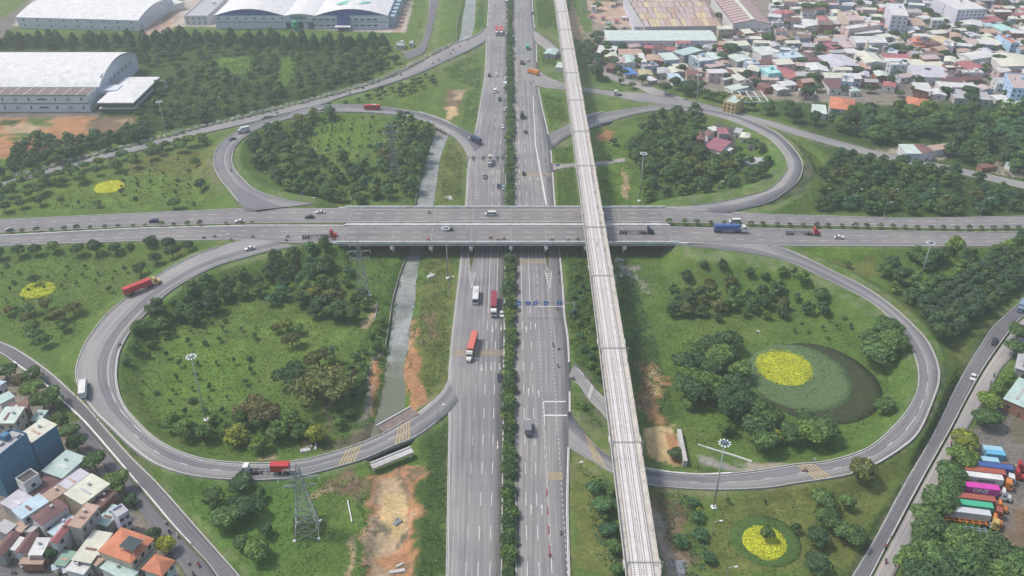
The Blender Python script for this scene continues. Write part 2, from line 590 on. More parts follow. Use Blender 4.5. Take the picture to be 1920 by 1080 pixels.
# -- the four loops
ll = Ribbon('loop_ramp', [(470,447),(435,455),(357,482),(290,520),(232,562),(200,590),(175,620),(155,652),(142,690),(142,710),(150,735),(175,770),(200,795),(250,842),(300,875),(375,895),(480,901),(555,895),(630,877),(680,862),(730,840),(787,815),(842,772),(860,750)],
   [(560,461.5),(512,470),(480,478),(400,502),(325,543),(292,572),(262,602),(240,630),(225,660),(220,690),(220,715),(227,745),(242,772),(280,812),(312,835),(350,852),(400,864),(480,869),(555,865),(620,850),(680,830),(730,807),(780,775),(825,737),(840,712)],
   [(0,6.4),(0.12,5.9),(0.35,4.4),(0.6,2.6),(0.8,1.0),(0.93,0.4),(1,0.12)], 'asphalt_ramp', bridge=((0.84,0.93),), bands=((.52, 'asphalt_ramp'),(.76, 'asphalt_mid'),(1, 'asphalt_ramp')))
ul = Ribbon('loop_ramp', [(480,394),(457,389),(430,357),(410,332),(400,307),(407,277),(437,250),(480,230),(530,217),(567,203),(630,196.5),(705,199),(767,207),(817,220),(867,242),(893,256),(905,272)],
   [(590,382),(530,373),(480,357),(457,337),(440,317),(436,295),(446,270),(480,245),(517,231),(555,220),(605,211),(680,211),(730,215),(767,222),(805,232),(842,250),(865,270),(878,295)],
   [(0,6.6),(0.12,6.0),(0.3,4.8),(0.5,3.4),(0.7,2.4),(0.86,1.2),(1,0.13)], 'asphalt_ramp', bridge=((0.78,0.88),), bands=((.55, 'asphalt_mid'),(1, 'asphalt_ramp')))
ur = Ribbon('loop_ramp', [(1365,398),(1440,380),(1470,362),(1495,342),(1505,320),(1504,302),(1492,282),(1465,255),(1440,240),(1385,217),(1335,206),(1285,198.5),(1245,196.5),(1200,201.5),(1150,208),(1100,218),(1060,236),(1029,252)],
   [(1243,390),(1310,384),(1360,377),(1410,366),(1440,356.5),(1460,340),(1475,320),(1476,307),(1467,287),(1440,259),(1385,232),(1335,217),(1310,212),(1270,207.5),(1240,207),(1200,213),(1150,225.5),(1105,238),(1060,258),(1036,280)],
   [(0,6.9),(0.12,6.2),(0.3,5.2),(0.5,4.0),(0.7,2.8),(0.86,1.8),(1,0.12)], 'asphalt_ramp', bridge=((0.83,0.95),), bands=((.5, 'asphalt_mid'),(1, 'asphalt_ramp')))
lr = Ribbon('loop_ramp', [(1380,459),(1455,462),(1515,485),(1565,510),(1625,540),(1677,577),(1715,612),(1740,640),(1755,670),(1762,695),(1761,720),(1752,747),(1725,809),(1690,842),(1632,877),(1590,891),(1540,900),(1490,907),(1440,915),(1360,919),(1285,917),(1235,912),(1210,908),(1147,886),(1110,864),(1080,846),(1066,838)],
   [(1265,458),(1335,466),(1440,481),(1490,495),(1540,520),(1590,543),(1640,572),(1672,602),(1702,642),(1717,675),(1722,710),(1717,737),(1702,767),(1668,807),(1632,837),(1590,855),(1540,867),(1490,871),(1440,880),(1375,888),(1310,893),(1260,887),(1210,881),(1145,855),(1115,832),(1095,808),(1066,770)],
   [(0,6.8),(0.15,6.1),(0.35,4.8),(0.6,2.8),(0.8,1.0),(0.92,0.35),(1,0.12)], 'asphalt_ramp', bands=((.5, 'asphalt_ramp'),(1, 'asphalt_mid')))
# -- service roads
ls = Ribbon('service_road', [(-120,612),(-60,640),(0,662),(37,690),(75,715),(112,750),(150,785),(175,812),(225,870),(252,902),(287,942),(325,987),(370,1035),(391,1058),(440,1130)],
   [(-120,596),(-60,618),(0,641),(32,655),(87,692),(125,725),(162,760),(200,804),(250,860),(300,910),(375,995),(425,1052),(450,1081),(500,1150)], [(0,0.06),(1,0.06)], 'asphalt_dark')
ls2 = Ribbon('frontage_street', [(128,800),(170,845),(205,885),(232,922),(262,958),(285,992),(310,1025),(352,1085),(380,1140)],
    [(150,787),(173,812),(223,872),(250,904),(285,944),(323,989),(368,1037),(392,1062),(438,1132)], [(0,0.05),(1,0.05)], 'asphalt_dark')
rs = Ribbon('service_road', [(1980,500),(1920,560),(1865,610),(1840,645),(1815,685),(1785,740),(1752,809),(1690,917),(1640,1010),(1597,1082),(1560,1150)],
   [(2010,530),(1920,592),(1893,622),(1865,660),(1840,698),(1810,752),(1780,810),(1727,905),(1665,1022),(1632,1085),(1595,1150)], [(0,0.06),(1,0.06)], 'asphalt_dark')
rs2 = Ribbon('frontage_street', [(2010,534),(1921,596),(1894,626),(1867,664),(1842,702),(1812,756),(1782,814),(1729,909),(1667,1026),(1634,1089),(1597,1154)],
    [(2050,560),(1945,640),(1915,655),(1880,688),(1865,715),(1838,765),(1803,825),(1762,915),(1720,1000),(1672,1089),(1645,1154)], [(0,0.05),(1,0.05)], 'asphalt_pale')
us = Ribbon('service_road', [(912,52),(893,67),(855,82),(805,107),(730,145),(655,170),(580,190),(480,216),(375,241),(275,268),(150,300),(0,343),(-150,388)],
   [(912,76),(887,91),(842,112),(780,140),(705,165),(642,182),(600,197),(530,214),(480,228),(375,252),(275,279),(150,309),(0,352),(-150,400)], [(0,0.1),(0.06,0.8),(0.12,0.8),(0.25,0.08),(1,0.06)], 'asphalt_ramp', bridge=((0.015,0.13),))
urs = Ribbon('service_road', [(1000,120),(1012,133),(1028,144),(1057,155),(1095,164),(1160,172),(1210,175),(1260,182),(1310,192),(1360,205),(1440,225),(1490,240),(1540,255),(1590,269),(1640,282),(1700,295),(1800,315),(1960,350)],
    [(998,158),(1010,161),(1035,165),(1065,168),(1100,172),(1160,182),(1210,191),(1260,196),(1310,203),(1360,210.5),(1440,235),(1490,251),(1540,266),(1590,280),(1640,293),(1700,306),(1800,326),(1960,362)], [(0,0.1),(0.3,0.6),(1,0.06)], 'asphalt_ramp')
# -- factory road and lesser lanes
fr = Ribbon('factory_road', [(806,-60),(804,20),(797,60),(790,82),(775,93),(755,98)], [(836,-60),(822,0),(812,45),(803,80),(793,100),(765,112)], [(0,0.05),(1,0.05)], 'asphalt_dark')
slip = Ribbon('slip_lane', [(1078,682),(1090,693),(1112,722),(1137,748),(1165,790)], [(1066,705),(1085,720),(1105,750),(1132,778),(1160,822)], [(0,0.125),(1,0.1)], 'asphalt_ramp')
lane_t = Ribbon('village_lane', [(1130,128),(1160,143),(1200,154),(1250,172),(1290,186)], [(1125,136),(1155,152),(1195,164),(1225,178),(1262,184)], [(0,0.05),(1,0.3)], 'asphalt_pale')
dirt_t = Ribbon('dirt_track', [(1000,55),(1020,68),(1040,84),(1052,98)], [(1002,75),(1018,88),(1035,102),(1045,112)], [(0,0.12),(1,0.05)], 'asphalt_pale')
stub = Ribbon('access_lane', [(1036,306),(1046,308),(1080,306),(1130,302),(1172,296)], [(1038,322),(1046,317),(1080,313),(1130,309),(1172,303)], [(0,0.12),(1,0.06)], 'asphalt_pale')
bl = Ribbon('village_street', [(-40,1062),(0,1060),(60,1068),(130,1080),(200,1100)], [(-40,1150),(0,1150),(60,1150),(130,1150),(200,1150)], [(0,0.05),(1,0.05)], 'asphalt_dark')
#  land
WATER = {  # left bank, right bank (photo pixels at the water line), bed depth
 'upper': ([(876,-60),(873,0),(868,30),(864,62),(855,90)], [(895,-60),(892,0),(890,40),(886,62),(876,90)], -1.6),
 'loop': ([(822,238),(803,288),(792,330),(781,385),(772,430)], [(848,238),(828,288),(821,330),(813,385),(804,430)], -1.6),
 'middle': ([(772,430),(765,477),(746,530),(737,580),(733,620),(728,655)], [(804,430),(790,477),(781,530),(778,570),(770,610),(765,655)], -1.6),
 'pond': ([(728,655),(722,700),(715,740),(704,790),(690,840)], [(765,655),(757,690),(760,740),(757,780),(765,830)], -1.6),
 'pit': ([(700,870),(705,920),(700,1000),(690,1085),(685,1150)], [(790,850),(778,920),(775,1000),(770,1085),(768,1150)], -1.0),
}
xs = np.unique(np.concatenate([np.arange(-172,172.1,1.05), np.sign(1) * np.geomspace(172,560,150),-np.geomspace(172,560,150), np.array([700,1000,1600,2600,4200,-700,-1000,-1600,-2600,-4200])]))
ys = [150.0]
while ys[-1] < 900:
 ys.append(ys[-1] + max(0.95, ys[-1] * 0.0042))
ys = np.array([-1500,-700,-200,0,80,120] + ys + [960,1100,1400,2000,3200,6000])
GX, GY = np.meshgrid(xs, ys)
sh = GX.shape
gx, gy = GX.ravel(), GY.ravel()
H = (vnoise(gx, gy, 23,3) - .5) * 0.5 + (vnoise(gx, gy, 7,4) - .5) * 0.25
NEARROAD = np.full(gx.shape, 1e3)
def near(pts, hw, reach):
 """Distance beyond the half width to a sampled line, and the sample index, within reach."""
 x0, x1 = pts[:, 0].min() - reach, pts[:, 0].max() + reach
 y0, y1 = pts[:, 1].min() - reach, pts[:, 1].max() + reach
 idx = np.where((gx > x0) & (gx < x1) & (gy > y0) & (gy < y1))[0]
 D = np.full(len(idx),1e9)
 J = np.zeros(len(idx), int)
 for a in range(0, len(pts),24):
  q = pts[a:a + 24]
  d = np.hypot(gx[idx][:, None] - q[None, :, 0], gy[idx][:, None] - q[None, :, 1]) - hw[None, a:a + 24]
  j = d.argmin(1)
  m = d[np.arange(len(idx)), j]
  k = m < D
  D[k] = m[k]
  J[k] = j[k] + a
 ok = D < reach
 return idx[ok], D[ok], J[ok]
low = np.full(gx.shape, 1e3)
for rb in Ribbon.ALL:
 pts, hw = rb.c, rb.w / 2
 idx, D, J = near(pts, hw, 26)
 frac = rb.len[J] / rb.len[-1]
 br = np.zeros(len(J), bool)
 for a, b in rb.bridge:
  br |= (frac > a) & (frac < b)
 z = pts[J, 2] - 0.35
 up = z - np.maximum(0, D - 0.8) * 0.55
 up[br] = -9
 hi = np.where(up > 0.1, up, -9)
 H[idx] = np.maximum(H[idx], hi)
 NEARROAD[idx] = np.minimum(NEARROAD[idx], D)
 ins = (D < 0.8) & ~br
 low[idx[ins]] = np.minimum(low[idx[ins]], z[ins])
H = np.minimum(H, low)
# open under the overpass: no embankment between the abutments
ab0, ab1 = -80.5,77.5
und = (gx > ab0) & (gx < ab1) & (gy > YN - 16) & (gy < YF + 14)
flat = (vnoise(gx, gy, 9,5) - .5) * .3
lim = np.maximum(0, np.maximum(ab0 + 7 - gx, gx - ab1 + 7)) * 0.9
H[und] = np.minimum(H[und], np.maximum(flat, lim)[und])
hwm = (np.abs(gx + .5) < 26) & (gy > 60)
H[hwm & (NEARROAD < 0.8)] = np.minimum(H[hwm & (NEARROAD < 0.8)], -0.25)
for (le, re, dep) in WATER.values():
 l = catmull([P(a, b, dep)[:] for a, b in le], 3.0)
 r = catmull([P(a, b, dep)[:] for a, b in re], 3.0)
 n = max(len(l), len(r))
 l, r = resample(l, n=n), resample(r, n=n)
 c, w = (l + r) / 2, np.hypot(*(l - r)[:, :2].T) / 2
 idx, D, J = near(c, w, 9)
 H[idx] = np.minimum(H[idx], dep - 0.7 + np.maximum(0, D + 1.2) * 0.55)
# ---- land cover colours
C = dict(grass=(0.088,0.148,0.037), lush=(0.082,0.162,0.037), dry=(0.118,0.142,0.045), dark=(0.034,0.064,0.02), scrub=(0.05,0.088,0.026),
   orange=(0.36,0.195,0.11), sand=(0.47,0.36,0.2), tan=(0.36,0.275,0.19), pink=(0.4,0.3,0.25), gravel=(0.26,0.25,0.24), yard=(0.16,0.15,0.145),
   dust=(0.3,0.265,0.235), lawn=(0.105,0.165,0.04), town=(0.23,0.205,0.185), brown=(0.17,0.125,0.085), mud=(0.13,0.12,0.085), pave=(0.42,0.385,0.36), bright=(0.1,0.175,0.032), tar=(0.09,0.09,0.1))
cov = np.tile(np.array(C['grass']),(len(gx),1))
mixn = vnoise(gx, gy, 31,11)[:, None] * .6 + vnoise(gx, gy, 9,12)[:, None] * .4
cov = cov * (1 - mixn * .5) + np.array(C['lush']) * mixn * .5
dn = np.clip((vnoise(gx, gy, 45,13) * .5 + vnoise(gx, gy, 5,14) * .5 - .5) * 3,0,1)[:, None]
cov = cov * (1 - dn * .55) + np.array(C['dry']) * dn * .55
COVER = [  # (colour, outline in photo pixels, softness in metres, ragged edge in metres)
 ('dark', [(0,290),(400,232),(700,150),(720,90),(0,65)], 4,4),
 ('scrub', [(0,260),(180,250),(420,205),(690,140),(720,80),(330,60),(0,70)], 4,5),
 ('bright', [(410,108),(475,106),(470,140),(412,140)], 1.5,2),('bright', [(520,110),(548,108),(552,160),(528,162)], 1.5,3),
 ('lawn', [(770,0),(806,0),(795,72),(782,90),(748,92)], 1,0.5),('lawn', [(826,0),(856,0),(846,72),(806,100),(812,60)], 1,.5),
 ('pave', [(-60,48),(410,50),(760,62),(775,0),(770,-60),(-60,-60)], 2,1),
 ('lawn', [(45,48),(245,47),(247,54),(38,57)], 1,1),
 ('orange', [(-60,212),(175,208),(180,232),(165,262),(60,290),(-60,300)], 2,6),('tan', [(0,236),(60,232),(120,222),(60,248),(0,252)], 2,4),('grass', [(48,222),(100,216),(88,236),(60,238)], 2,4),('scrub', [(0,224),(40,222),(30,236),(0,238)], 2,5),('grass', [(10,250),(55,243),(60,256),(25,262)], 2,6),
 ('yard', [(-60,210),(190,208),(190,218),(-60,222)], 2,1),('brown', [(160,225),(260,220),(265,240),(200,250),(165,245)], 3,4),('tan', [(225,225),(262,224),(268,246),(240,250)], 2,4),
 ('lawn', [(560,212),(720,210),(718,300),(600,300),(562,260)], 3,3),('bright', [(575,222),(690,222),(690,275),(610,280)], 5,4),
 ('lawn', [(700,170),(818,135),(818,205),(700,185)], 3,3),('dry', [(250,290),(405,280),(440,372),(200,385)], 8,6),
 ('lawn', [(30,350),(200,335),(330,325),(430,370),(300,385),(10,395)], 6,6),
 ('dry', [(800,300),(868,250),(875,300),(868,380),(818,385)], 3,4),('brown', [(838,165),(868,170),(862,200),(852,222),(832,225)], 2,3),('tan', [(850,165),(872,168),(866,182),(852,190)], 2,3),('sand', [(836,200),(856,198),(852,224),(832,226)], 1.5,2.5),
 ('lawn', [(560,590),(675,580),(680,650),(650,690),(470,700),(240,640),(260,600),(420,560)], 7,5),('bright', [(330,640),(470,660),(470,730),(380,760),(300,720)], 9,6),
 ('lush', [(230,600),(300,560),(330,580),(270,650),(232,680)], 5,5),
 ('dry', [(795,470),(850,470),(840,640),(838,720),(790,760),(780,640)], 4,5),('brown', [(800,590),(822,590),(815,640),(796,640)], 3,3),
 ('orange', [(770,585),(785,640),(792,700),(798,760),(762,770),(757,705),(765,655)], 1.2,2.5),('tan', [(765,600),(778,620),(770,655),(752,652)], 1.5,2),('gravel', [(702,665),(714,660),(700,740),(688,790),(676,792),(690,720)], 1,1.2),('orange', [(706,665),(716,675),(708,730),(696,780),(690,780),(700,720)], 1,2),
 ('tan', [(694,575),(708,568),(704,600),(690,618),(680,612)], 1.2,1.5),('tan', [(655,690),(670,685),(668,720),(654,735)], 1.5,1.5),('mud', [(608,770),(628,740),(625,800),(610,815)], 3,2),
 ('mud', [(640,820),(720,790),(760,810),(700,850),(600,860)], 4,3),('tan', [(575,828),(590,826),(585,838),(570,838)], 1,1),('tan', [(485,855),(520,853),(518,864),(482,864)], 1,1.5),
 ('lush', [(300,885),(480,905),(660,885),(690,960),(670,1080),(460,1080)], 3,3),('grass', [(600,930),(690,930),(665,1080),(520,1080)], 6,4),('brown', [(620,895),(690,892),(680,935),(600,938)], 4,4),('tan', [(405,905),(445,908),(440,920),(400,915)], 1,2),('tan', [(592,925),(625,930),(610,940),(588,938)], 2,3),
 ('dark', [(551,968),(615,965),(612,1000),(595,1010),(562,1012),(548,998)], .6,0.3),('lush', [(385,905),(450,903),(520,920),(548,955),(535,985),(500,1000),(430,1010)], .8,.8),
 ('orange', [(695,880),(775,866),(797,900),(792,960),(788,1010),(782,1100),(682,1100),(688,980)], 1.0,3.2),('brown', [(735,880),(775,875),(768,940),(742,930)], 1.5,5),('tan', [(700,890),(745,880),(768,930),(772,985),(752,1015),(735,1030),(710,1060),(704,1100),(688,1100),(690,1000),(700,950)], 1.5,3.5),('sand', [(712,925),(735,918),(758,926),(766,945),(765,968),(755,990),(735,1002),(718,990),(706,960)], .6,2.2),('mud', [(706,960),(716,985),(712,1010),(700,1000)], 1.5,3),('orange', [(716,1045),(765,1030),(770,1085),(715,1090)], 2,4),('brown', [(740,1040),(770,1030),(768,1060),(745,1070)], 2,4),('mud', [(738,995),(762,985),(765,1005),(745,1012)], 1.2,2.5),('tan', [(655,1020),(668,1000),(664,1040),(656,1085),(650,1085)], 1,1),
 ('scrub', [(790,880),(838,850),(838,1080),(778,1080)], 3,3),('scrub', [(795,830),(838,780),(838,900),(800,900)], 3,3),
 ('scrub', [(1060,480),(1110,480),(1145,800),(1100,780),(1085,690),(1068,640)], 3,3),('dry', [(1070,860),(1120,870),(1170,1085),(1075,1085)], 4,4),
 ('scrub', [(1160,480),(1220,520),(1240,700),(1280,790),(1200,800)], 4,4),('grass', [(1215,500),(1250,560),(1270,640),(1240,650),(1180,600)], 4,4),
 ('gravel', [(1150,495),(1190,500),(1220,530),(1215,560),(1205,520),(1160,515)], 2,3),('orange', [(1195,690),(1235,685),(1245,740),(1235,790),(1200,780),(1190,740)], 3,4),('sand', [(1212,695),(1232,690),(1236,735),(1215,745)], 3,2.5),('brown', [(1190,740),(1240,745),(1240,770),(1200,775)], 3,4),
 ('sand', [(1205,805),(1240,795),(1262,798),(1270,830),(1280,872),(1240,865),(1205,850)], 1,1.5),('orange', [(1245,812),(1268,815),(1280,870),(1262,866)], 1.2,1),
 ('gravel', [(1308,852),(1330,858),(1375,875),(1445,885),(1440,880),(1375,868),(1420,868),(1450,874),(1440,884),(1370,888),(1310,865)], 1,1),('dust', [(1400,872),(1445,866),(1480,876),(1440,886),(1390,882)], 1,1),
 ('dry', [(1360,930),(1520,905),(1640,885),(1700,850),(1600,1080),(1330,1080),(1330,960)], 5,4),('brown', [(1220,920),(1270,918),(1285,1000),(1300,1085),(1250,1085),(1235,1000)], 5,5),('dust', [(1235,985),(1262,1030),(1268,1085),(1250,1085),(1232,1000)], 3,2),('gravel', [(1222,930),(1240,960),(1245,1000),(1230,990)], 3,3),
 ('dark', [(1760,690),(1770,700),(1768,740),(1730,820),(1724,812),(1755,750)], 1,.5),('dark', [(1918,560),(1866,612),(1818,690),(1755,815),(1692,922),(1640,1020),(1600,1085),(1580,1085),(1630,990),(1700,885),(1790,700),(1850,610)], 1.5,.6),
 ('dry', [(1770,660),(1800,600),(1900,520),(1920,545),(1850,600),(1790,700)], 5,4),('dry', [(1545,490),(1640,492),(1630,535),(1600,530)], 3,3),('dry', [(1640,560),(1690,570),(1750,650),(1735,635)], 3,2),('bright', [(1460,468),(1640,466),(1640,488),(1520,492)], 2,1.5),
 ('dark', [(1478,270),(1500,285),(1515,312),(1500,350),(1450,390),(1400,402),(1440,384),(1490,350),(1508,318),(1495,285)], 1,.5),('dark', [(1515,300),(1530,330),(1505,378),(1450,402),(1410,400),(1470,370),(1505,335)], 1,.5),('lawn', [(1490,262),(1545,300),(1545,340),(1525,385),(1460,403),(1520,370),(1532,330),(1520,295),(1480,262)], 1,.8),
 ('bright', [(1130,245),(1160,250),(1180,300),(1185,385),(1130,385),(1115,300)], 6,4),('tan', [(1165,312),(1180,340),(1180,375),(1170,372),(1168,340)], 1,1),('lawn', [(1140,185),(1205,196),(1150,206),(1135,200)], 2,1),('orange', [(1122,248),(1150,246),(1152,262),(1128,262)], 2,3),
 ('lush', [(1440,270),(1470,300),(1468,330),(1400,368),(1370,372),(1440,320)], 3,2),
 ('town', [(1110,130),(1090,95),(1100,60),(1180,-60),(2100,-60),(2100,180),(1700,200),(1480,190),(1380,180),(1250,160),(1180,145)], 3,4),('pink', [(1100,0),(1180,5),(1195,40),(1190,55),(1150,50),(1110,40)], 2,1.5),('tan', [(1072,0),(1082,30),(1095,60),(1090,75),(1070,70),(1066,30)], 1.5,1.5),('gravel', [(1660,120),(1720,125),(1725,165),(1665,162)], 3,4),('yard', [(1600,120),(1720,122),(1700,180),(1610,170)], 4,3),
 ('scrub', [(1430,190),(1700,195),(2000,180),(2000,420),(1560,400),(1560,300),(1500,240)], 4,4),('dust', [(1640,285),(1720,270),(1800,285),(1760,300)], 2,3),('dust', [(1840,300),(1920,315),(1920,335),(1850,325)], 2,3),
 ('yard', [(1820,830),(1850,760),(1990,740),(1990,1090),(1880,1090),(1880,1000),(1800,960)], 1.5,1.5),('brown', [(1880,960),(1990,930),(1990,1090),(1890,1090)], 4,5),('mud', [(1890,760),(1990,760),(1990,830),(1900,840)], 2,3),
 ('town', [(-60,690),(30,690),(120,780),(220,900),(330,1060),(340,1090),(-60,1090)], 1.5,1.5),('gravel', [(1262,1052),(1285,1048),(1292,1085),(1262,1085)], 1.5,1),
 ('yard', [(-60,-60),(90,-60),(45,28),(0,75),(-60,80)], 2,1),('lawn', [(15,-10),(70,-10),(30,18),(0,35),(-20,20)], 2,1),('yard', [(300,-60),(345,0),(330,40),(262,60),(240,55),(290,0)], 2,1),
 ('pink', [(748,0),(772,0),(752,62),(735,62)], 1,.5),('pink', [(262,62),(290,30),(330,8),(335,20),(325,50),(300,68)], 2,1),
 ('tar', [(1300,250),(1345,235),(1385,250),(1375,285),(1340,300),(1310,290)], 2,1),
]
wx = (vnoise(gx, gy, 6.0,21) - .5) * 2
wy = (vnoise(gx, gy, 6.0,22) - .5) * 2
wx2 = (vnoise(gx, gy, 1.9,23) - .5) * 2
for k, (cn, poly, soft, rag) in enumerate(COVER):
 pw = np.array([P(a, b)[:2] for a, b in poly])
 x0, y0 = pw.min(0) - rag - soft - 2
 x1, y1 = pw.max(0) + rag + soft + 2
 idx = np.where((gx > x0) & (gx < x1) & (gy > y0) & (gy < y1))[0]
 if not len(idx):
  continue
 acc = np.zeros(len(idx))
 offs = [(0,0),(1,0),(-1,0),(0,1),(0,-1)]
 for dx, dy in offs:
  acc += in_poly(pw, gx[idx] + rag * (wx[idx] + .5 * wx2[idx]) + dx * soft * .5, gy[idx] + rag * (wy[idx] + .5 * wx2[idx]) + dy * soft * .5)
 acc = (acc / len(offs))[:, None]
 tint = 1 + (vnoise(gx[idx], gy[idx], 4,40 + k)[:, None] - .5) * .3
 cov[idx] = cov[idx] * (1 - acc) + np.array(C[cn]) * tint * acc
# bare, dusty shoulder beside the roads
sh_w = np.clip(1.0 - (NEARROAD - 0.3) / 1.3,0,1)[:, None] * np.clip(vnoise(gx, gy, 3,61) * 2.2 - .5,0,1)[:, None]
cov = cov * (1 - sh_w * .22) + np.array(C['dust']) * sh_w * .22
V = np.column_stack([gx, gy, H])
ny, nx = sh
ii = (np.arange(ny - 1)[:, None] * nx + np.arange(nx - 1)[None, :]).ravel()
Fq = np.column_stack([ii, ii + 1, ii + nx + 1, ii + nx])
ground = tag(obj('ground', grid_mesh('ground', V, Fq, MATS['land'], col=cov, smooth=True)), kind='structure')
HG = H.reshape(sh)
NRG = NEARROAD.reshape(sh)
def _lookup(G, x, y):
 i = int(np.clip(np.searchsorted(xs, x) - 1,0, nx - 2))
 j = int(np.clip(np.searchsorted(ys, y) - 1,0, ny - 2))
 fx = (x - xs[i]) / (xs[i + 1] - xs[i])
 fy = (y - ys[j]) / (ys[j + 1] - ys[j])
 return (G[j, i] * (1 - fx) + G[j, i + 1] * fx) * (1 - fy) + (G[j + 1, i] * (1 - fx) + G[j + 1, i + 1] * fx) * fy
def gz(x, y):
 return float(_lookup(HG, x, y))
def road_gap(x, y):
 return float(_lookup(NRG, x, y))
def G(px, py):
 """Photo pixel -> point on the land."""
 p = P(px, py, 0)
 for _ in range(4):
  p = P(px, py, gz(p.x, p.y))
 return p
def road_z(x, y):
 """Height of the road surface under a vehicle."""
 best, z = 1e9,0
 for rb in Ribbon.ALL:
  d = np.hypot(rb.c[:, 0] - x, rb.c[:, 1] - y) - rb.w / 2
  i = int(d.argmin())
  if d[i] < best:
   best, z = d[i], rb.c[i, 2]
 return z
# ---- water sheets
def water(name, key, mat, lvl, label):
 le, re, dep = WATER[key] if isinstance(key, str) else key
 l = catmull([P(a, b, lvl)[:] for a, b in le], 3.0)
 r = catmull([P(a, b, lvl)[:] for a, b in re], 3.0)
 n = max(len(l), len(r))
 l, r = resample(l, n=n), resample(r, n=n)
 Vw, Fw = [], []
 for i in range(n):
  d = (r[i] - l[i])
  j1, j2 = (rng.uniform(.0,.2), rng.uniform(.0,.2)) if lvl < -1.3 else (.1,.1)
  Vw += [l[i] - d * j1, r[i] + d * j2]
  if i:
   Fw.append((2 * i - 2,2 * i - 1,2 * i + 1,2 * i))
 o = obj(name, grid_mesh(name, Vw, Fw, MATS[mat]))
 return tag(o, label, kind='structure')
water('canal', 'upper', 'canal_water', -1.6, 'grey canal water beside the far end of the highway')
water('canal', 'loop', 'canal_water', -1.6, 'grey shallow canal inside the upper left loop')
water('canal', 'middle', 'canal_water', -1.62, 'grey rippled canal in front of the overpass')
water('pond', 'pond', 'canal_water', -1.58, 'still green water dammed behind the old brown bridge')
#  road markings, kerbs
def edge_lines(rb, w=0.22, inset=0.45, left=True, right=True, t0=0, t1=None):
 mb = MB()
 if left:
  rb.strip(mb, inset, w, t0, t1)
 if right:
  rb.strip(mb, -inset - w, w, t0, t1)
 marks(rb, mb)
def kerbs(rb, h=0.18, w=0.3, left=True, right=True, t0=0, t1=None, mat='kerb', name='kerb'):
 if left:
  mb = MB()
  rb.wall(mb, 0.0, w, h, t0, t1)
  part(name, mb, MATS[mat], rb.o)
 if right:
  mb = MB()
  rb.wall(mb, -w, w, h, t0, t1)
  part(name, mb, MATS[mat], rb.o)
def line_x(mb, x, y0, y1, w=0.17, dash=None, z=0.13):
 if dash:
  y = y0
  while y < y1:
   e = min(y + dash[0], y1)
   mb.add([(x - w / 2, y, z),(x + w / 2, y, z),(x + w / 2, e, z),(x - w / 2, e, z)], [(0,1,2,3)])
   y += dash[0] + dash[1]
 else:
  mb.add([(x - w / 2, y0, z),(x + w / 2, y0, z),(x + w / 2, y1, z),(x - w / 2, y1, z)], [(0,1,2,3)])
def arrow(mb, x, y, L, head=1, z=0.131, two=False):
 """A lane arrow; head = -1 points toward the camera."""
 w = 0.11
 a, b = y, y + L * 0.62
 if head < 0:
  a, b = y + L * .38, y + L
 mb.add([(x - w, a, z),(x + w, a, z),(x + w, b, z),(x - w, b, z)], [(0,1,2,3)])
 if head > 0:
  mb.add([(x - .32, b, z),(x + .32, b, z),(x, y + L, z)], [(0,1,2)])
 else:
  mb.add([(x - .32, a, z),(x, y, z),(x + .32, a, z)], [(0,1,2)])
def yrow(py, z=0.1):
 return P(957.5, py, z).y
y_a, y_b, y_bot, y_top = yrow(588), yrow(390),130.0,1000.0
for rb, lanes, dots, edge_in in ((hw_l, (-6.1,-9.6,-13.2),(),-2.75),(hw_r, (4.9,8.35),(11.7,16.6),1.75)):
 mb = MB()
 line_x(mb, edge_in, y_bot, y_top, 0.2)
 for x in lanes:
  w = 0.1 if x == -13.2 else 0.19
  line_x(mb, x, y_bot, y_a, w, (5.6,8.4))
  if x != -13.2:
   line_x(mb, x, y_a, y_b, w)
   line_x(mb, x, y_b, y_top, w, (5.6,8.4))
  else:
   line_x(mb, x, yrow(560), y_b, w)
 for x in dots:
  line_x(mb, x, yrow(790) if x < 12 else y_bot, y_a if x < 12 else yrow(540),0.2,(0.9,1.5))
  line_x(mb, x, y_a, y_top, 0.16,(2.0,4.0))
 for k, (px, py, hd) in enumerate(((939.5,615,-1),(923.5,618,-1),(903,690,-1),(921,688,-1),(937,688,-1),(933,835,-1),(987,618,1),(1004,612,1),(991,735,1),(1010,738,1),(996,955,1),(1016,955,1),(944,320,-1),(933,322,-1),(921,322,-1),(994,335,1),(1008,336,1))):
  p = P(px, py, 0.1)
  if (px < 957) == (rb is hw_l):
   arrow(mb, p.x, p.y - 2.2,4.6, hd)
 marks(rb, mb)
TL = lambda py: hw_l.t_near(P(900, py))
TR = lambda py: hw_r.t_near(P(1020, py))
GAP_L = [0, TL(775), TL(708), TL(303), TL(245), TL(82), TL(50), hw_l.len[-1]]
GAP_R = [0, TR(850), TR(765), TR(728), TR(672), TR(324), TR(304), TR(284), TR(250), TR(163), TR(118), TR(82), TR(52), hw_r.len[-1]]
mb, mb2 = MB(), MB()
for a, b in zip(GAP_L[::2], GAP_L[1::2]):
 hw_l.strip(mb, 0.5,0.2, a, b)
 kerbs(hw_l, .2,.35, True, False, a, b)
for a, b in zip(GAP_R[::2], GAP_R[1::2]):
 hw_r.strip(mb2,-0.75,0.3, a, b)
 kerbs(hw_r, .2,.35, False, True, a, b)
marks(hw_l, mb)
marks(hw_r, mb2)
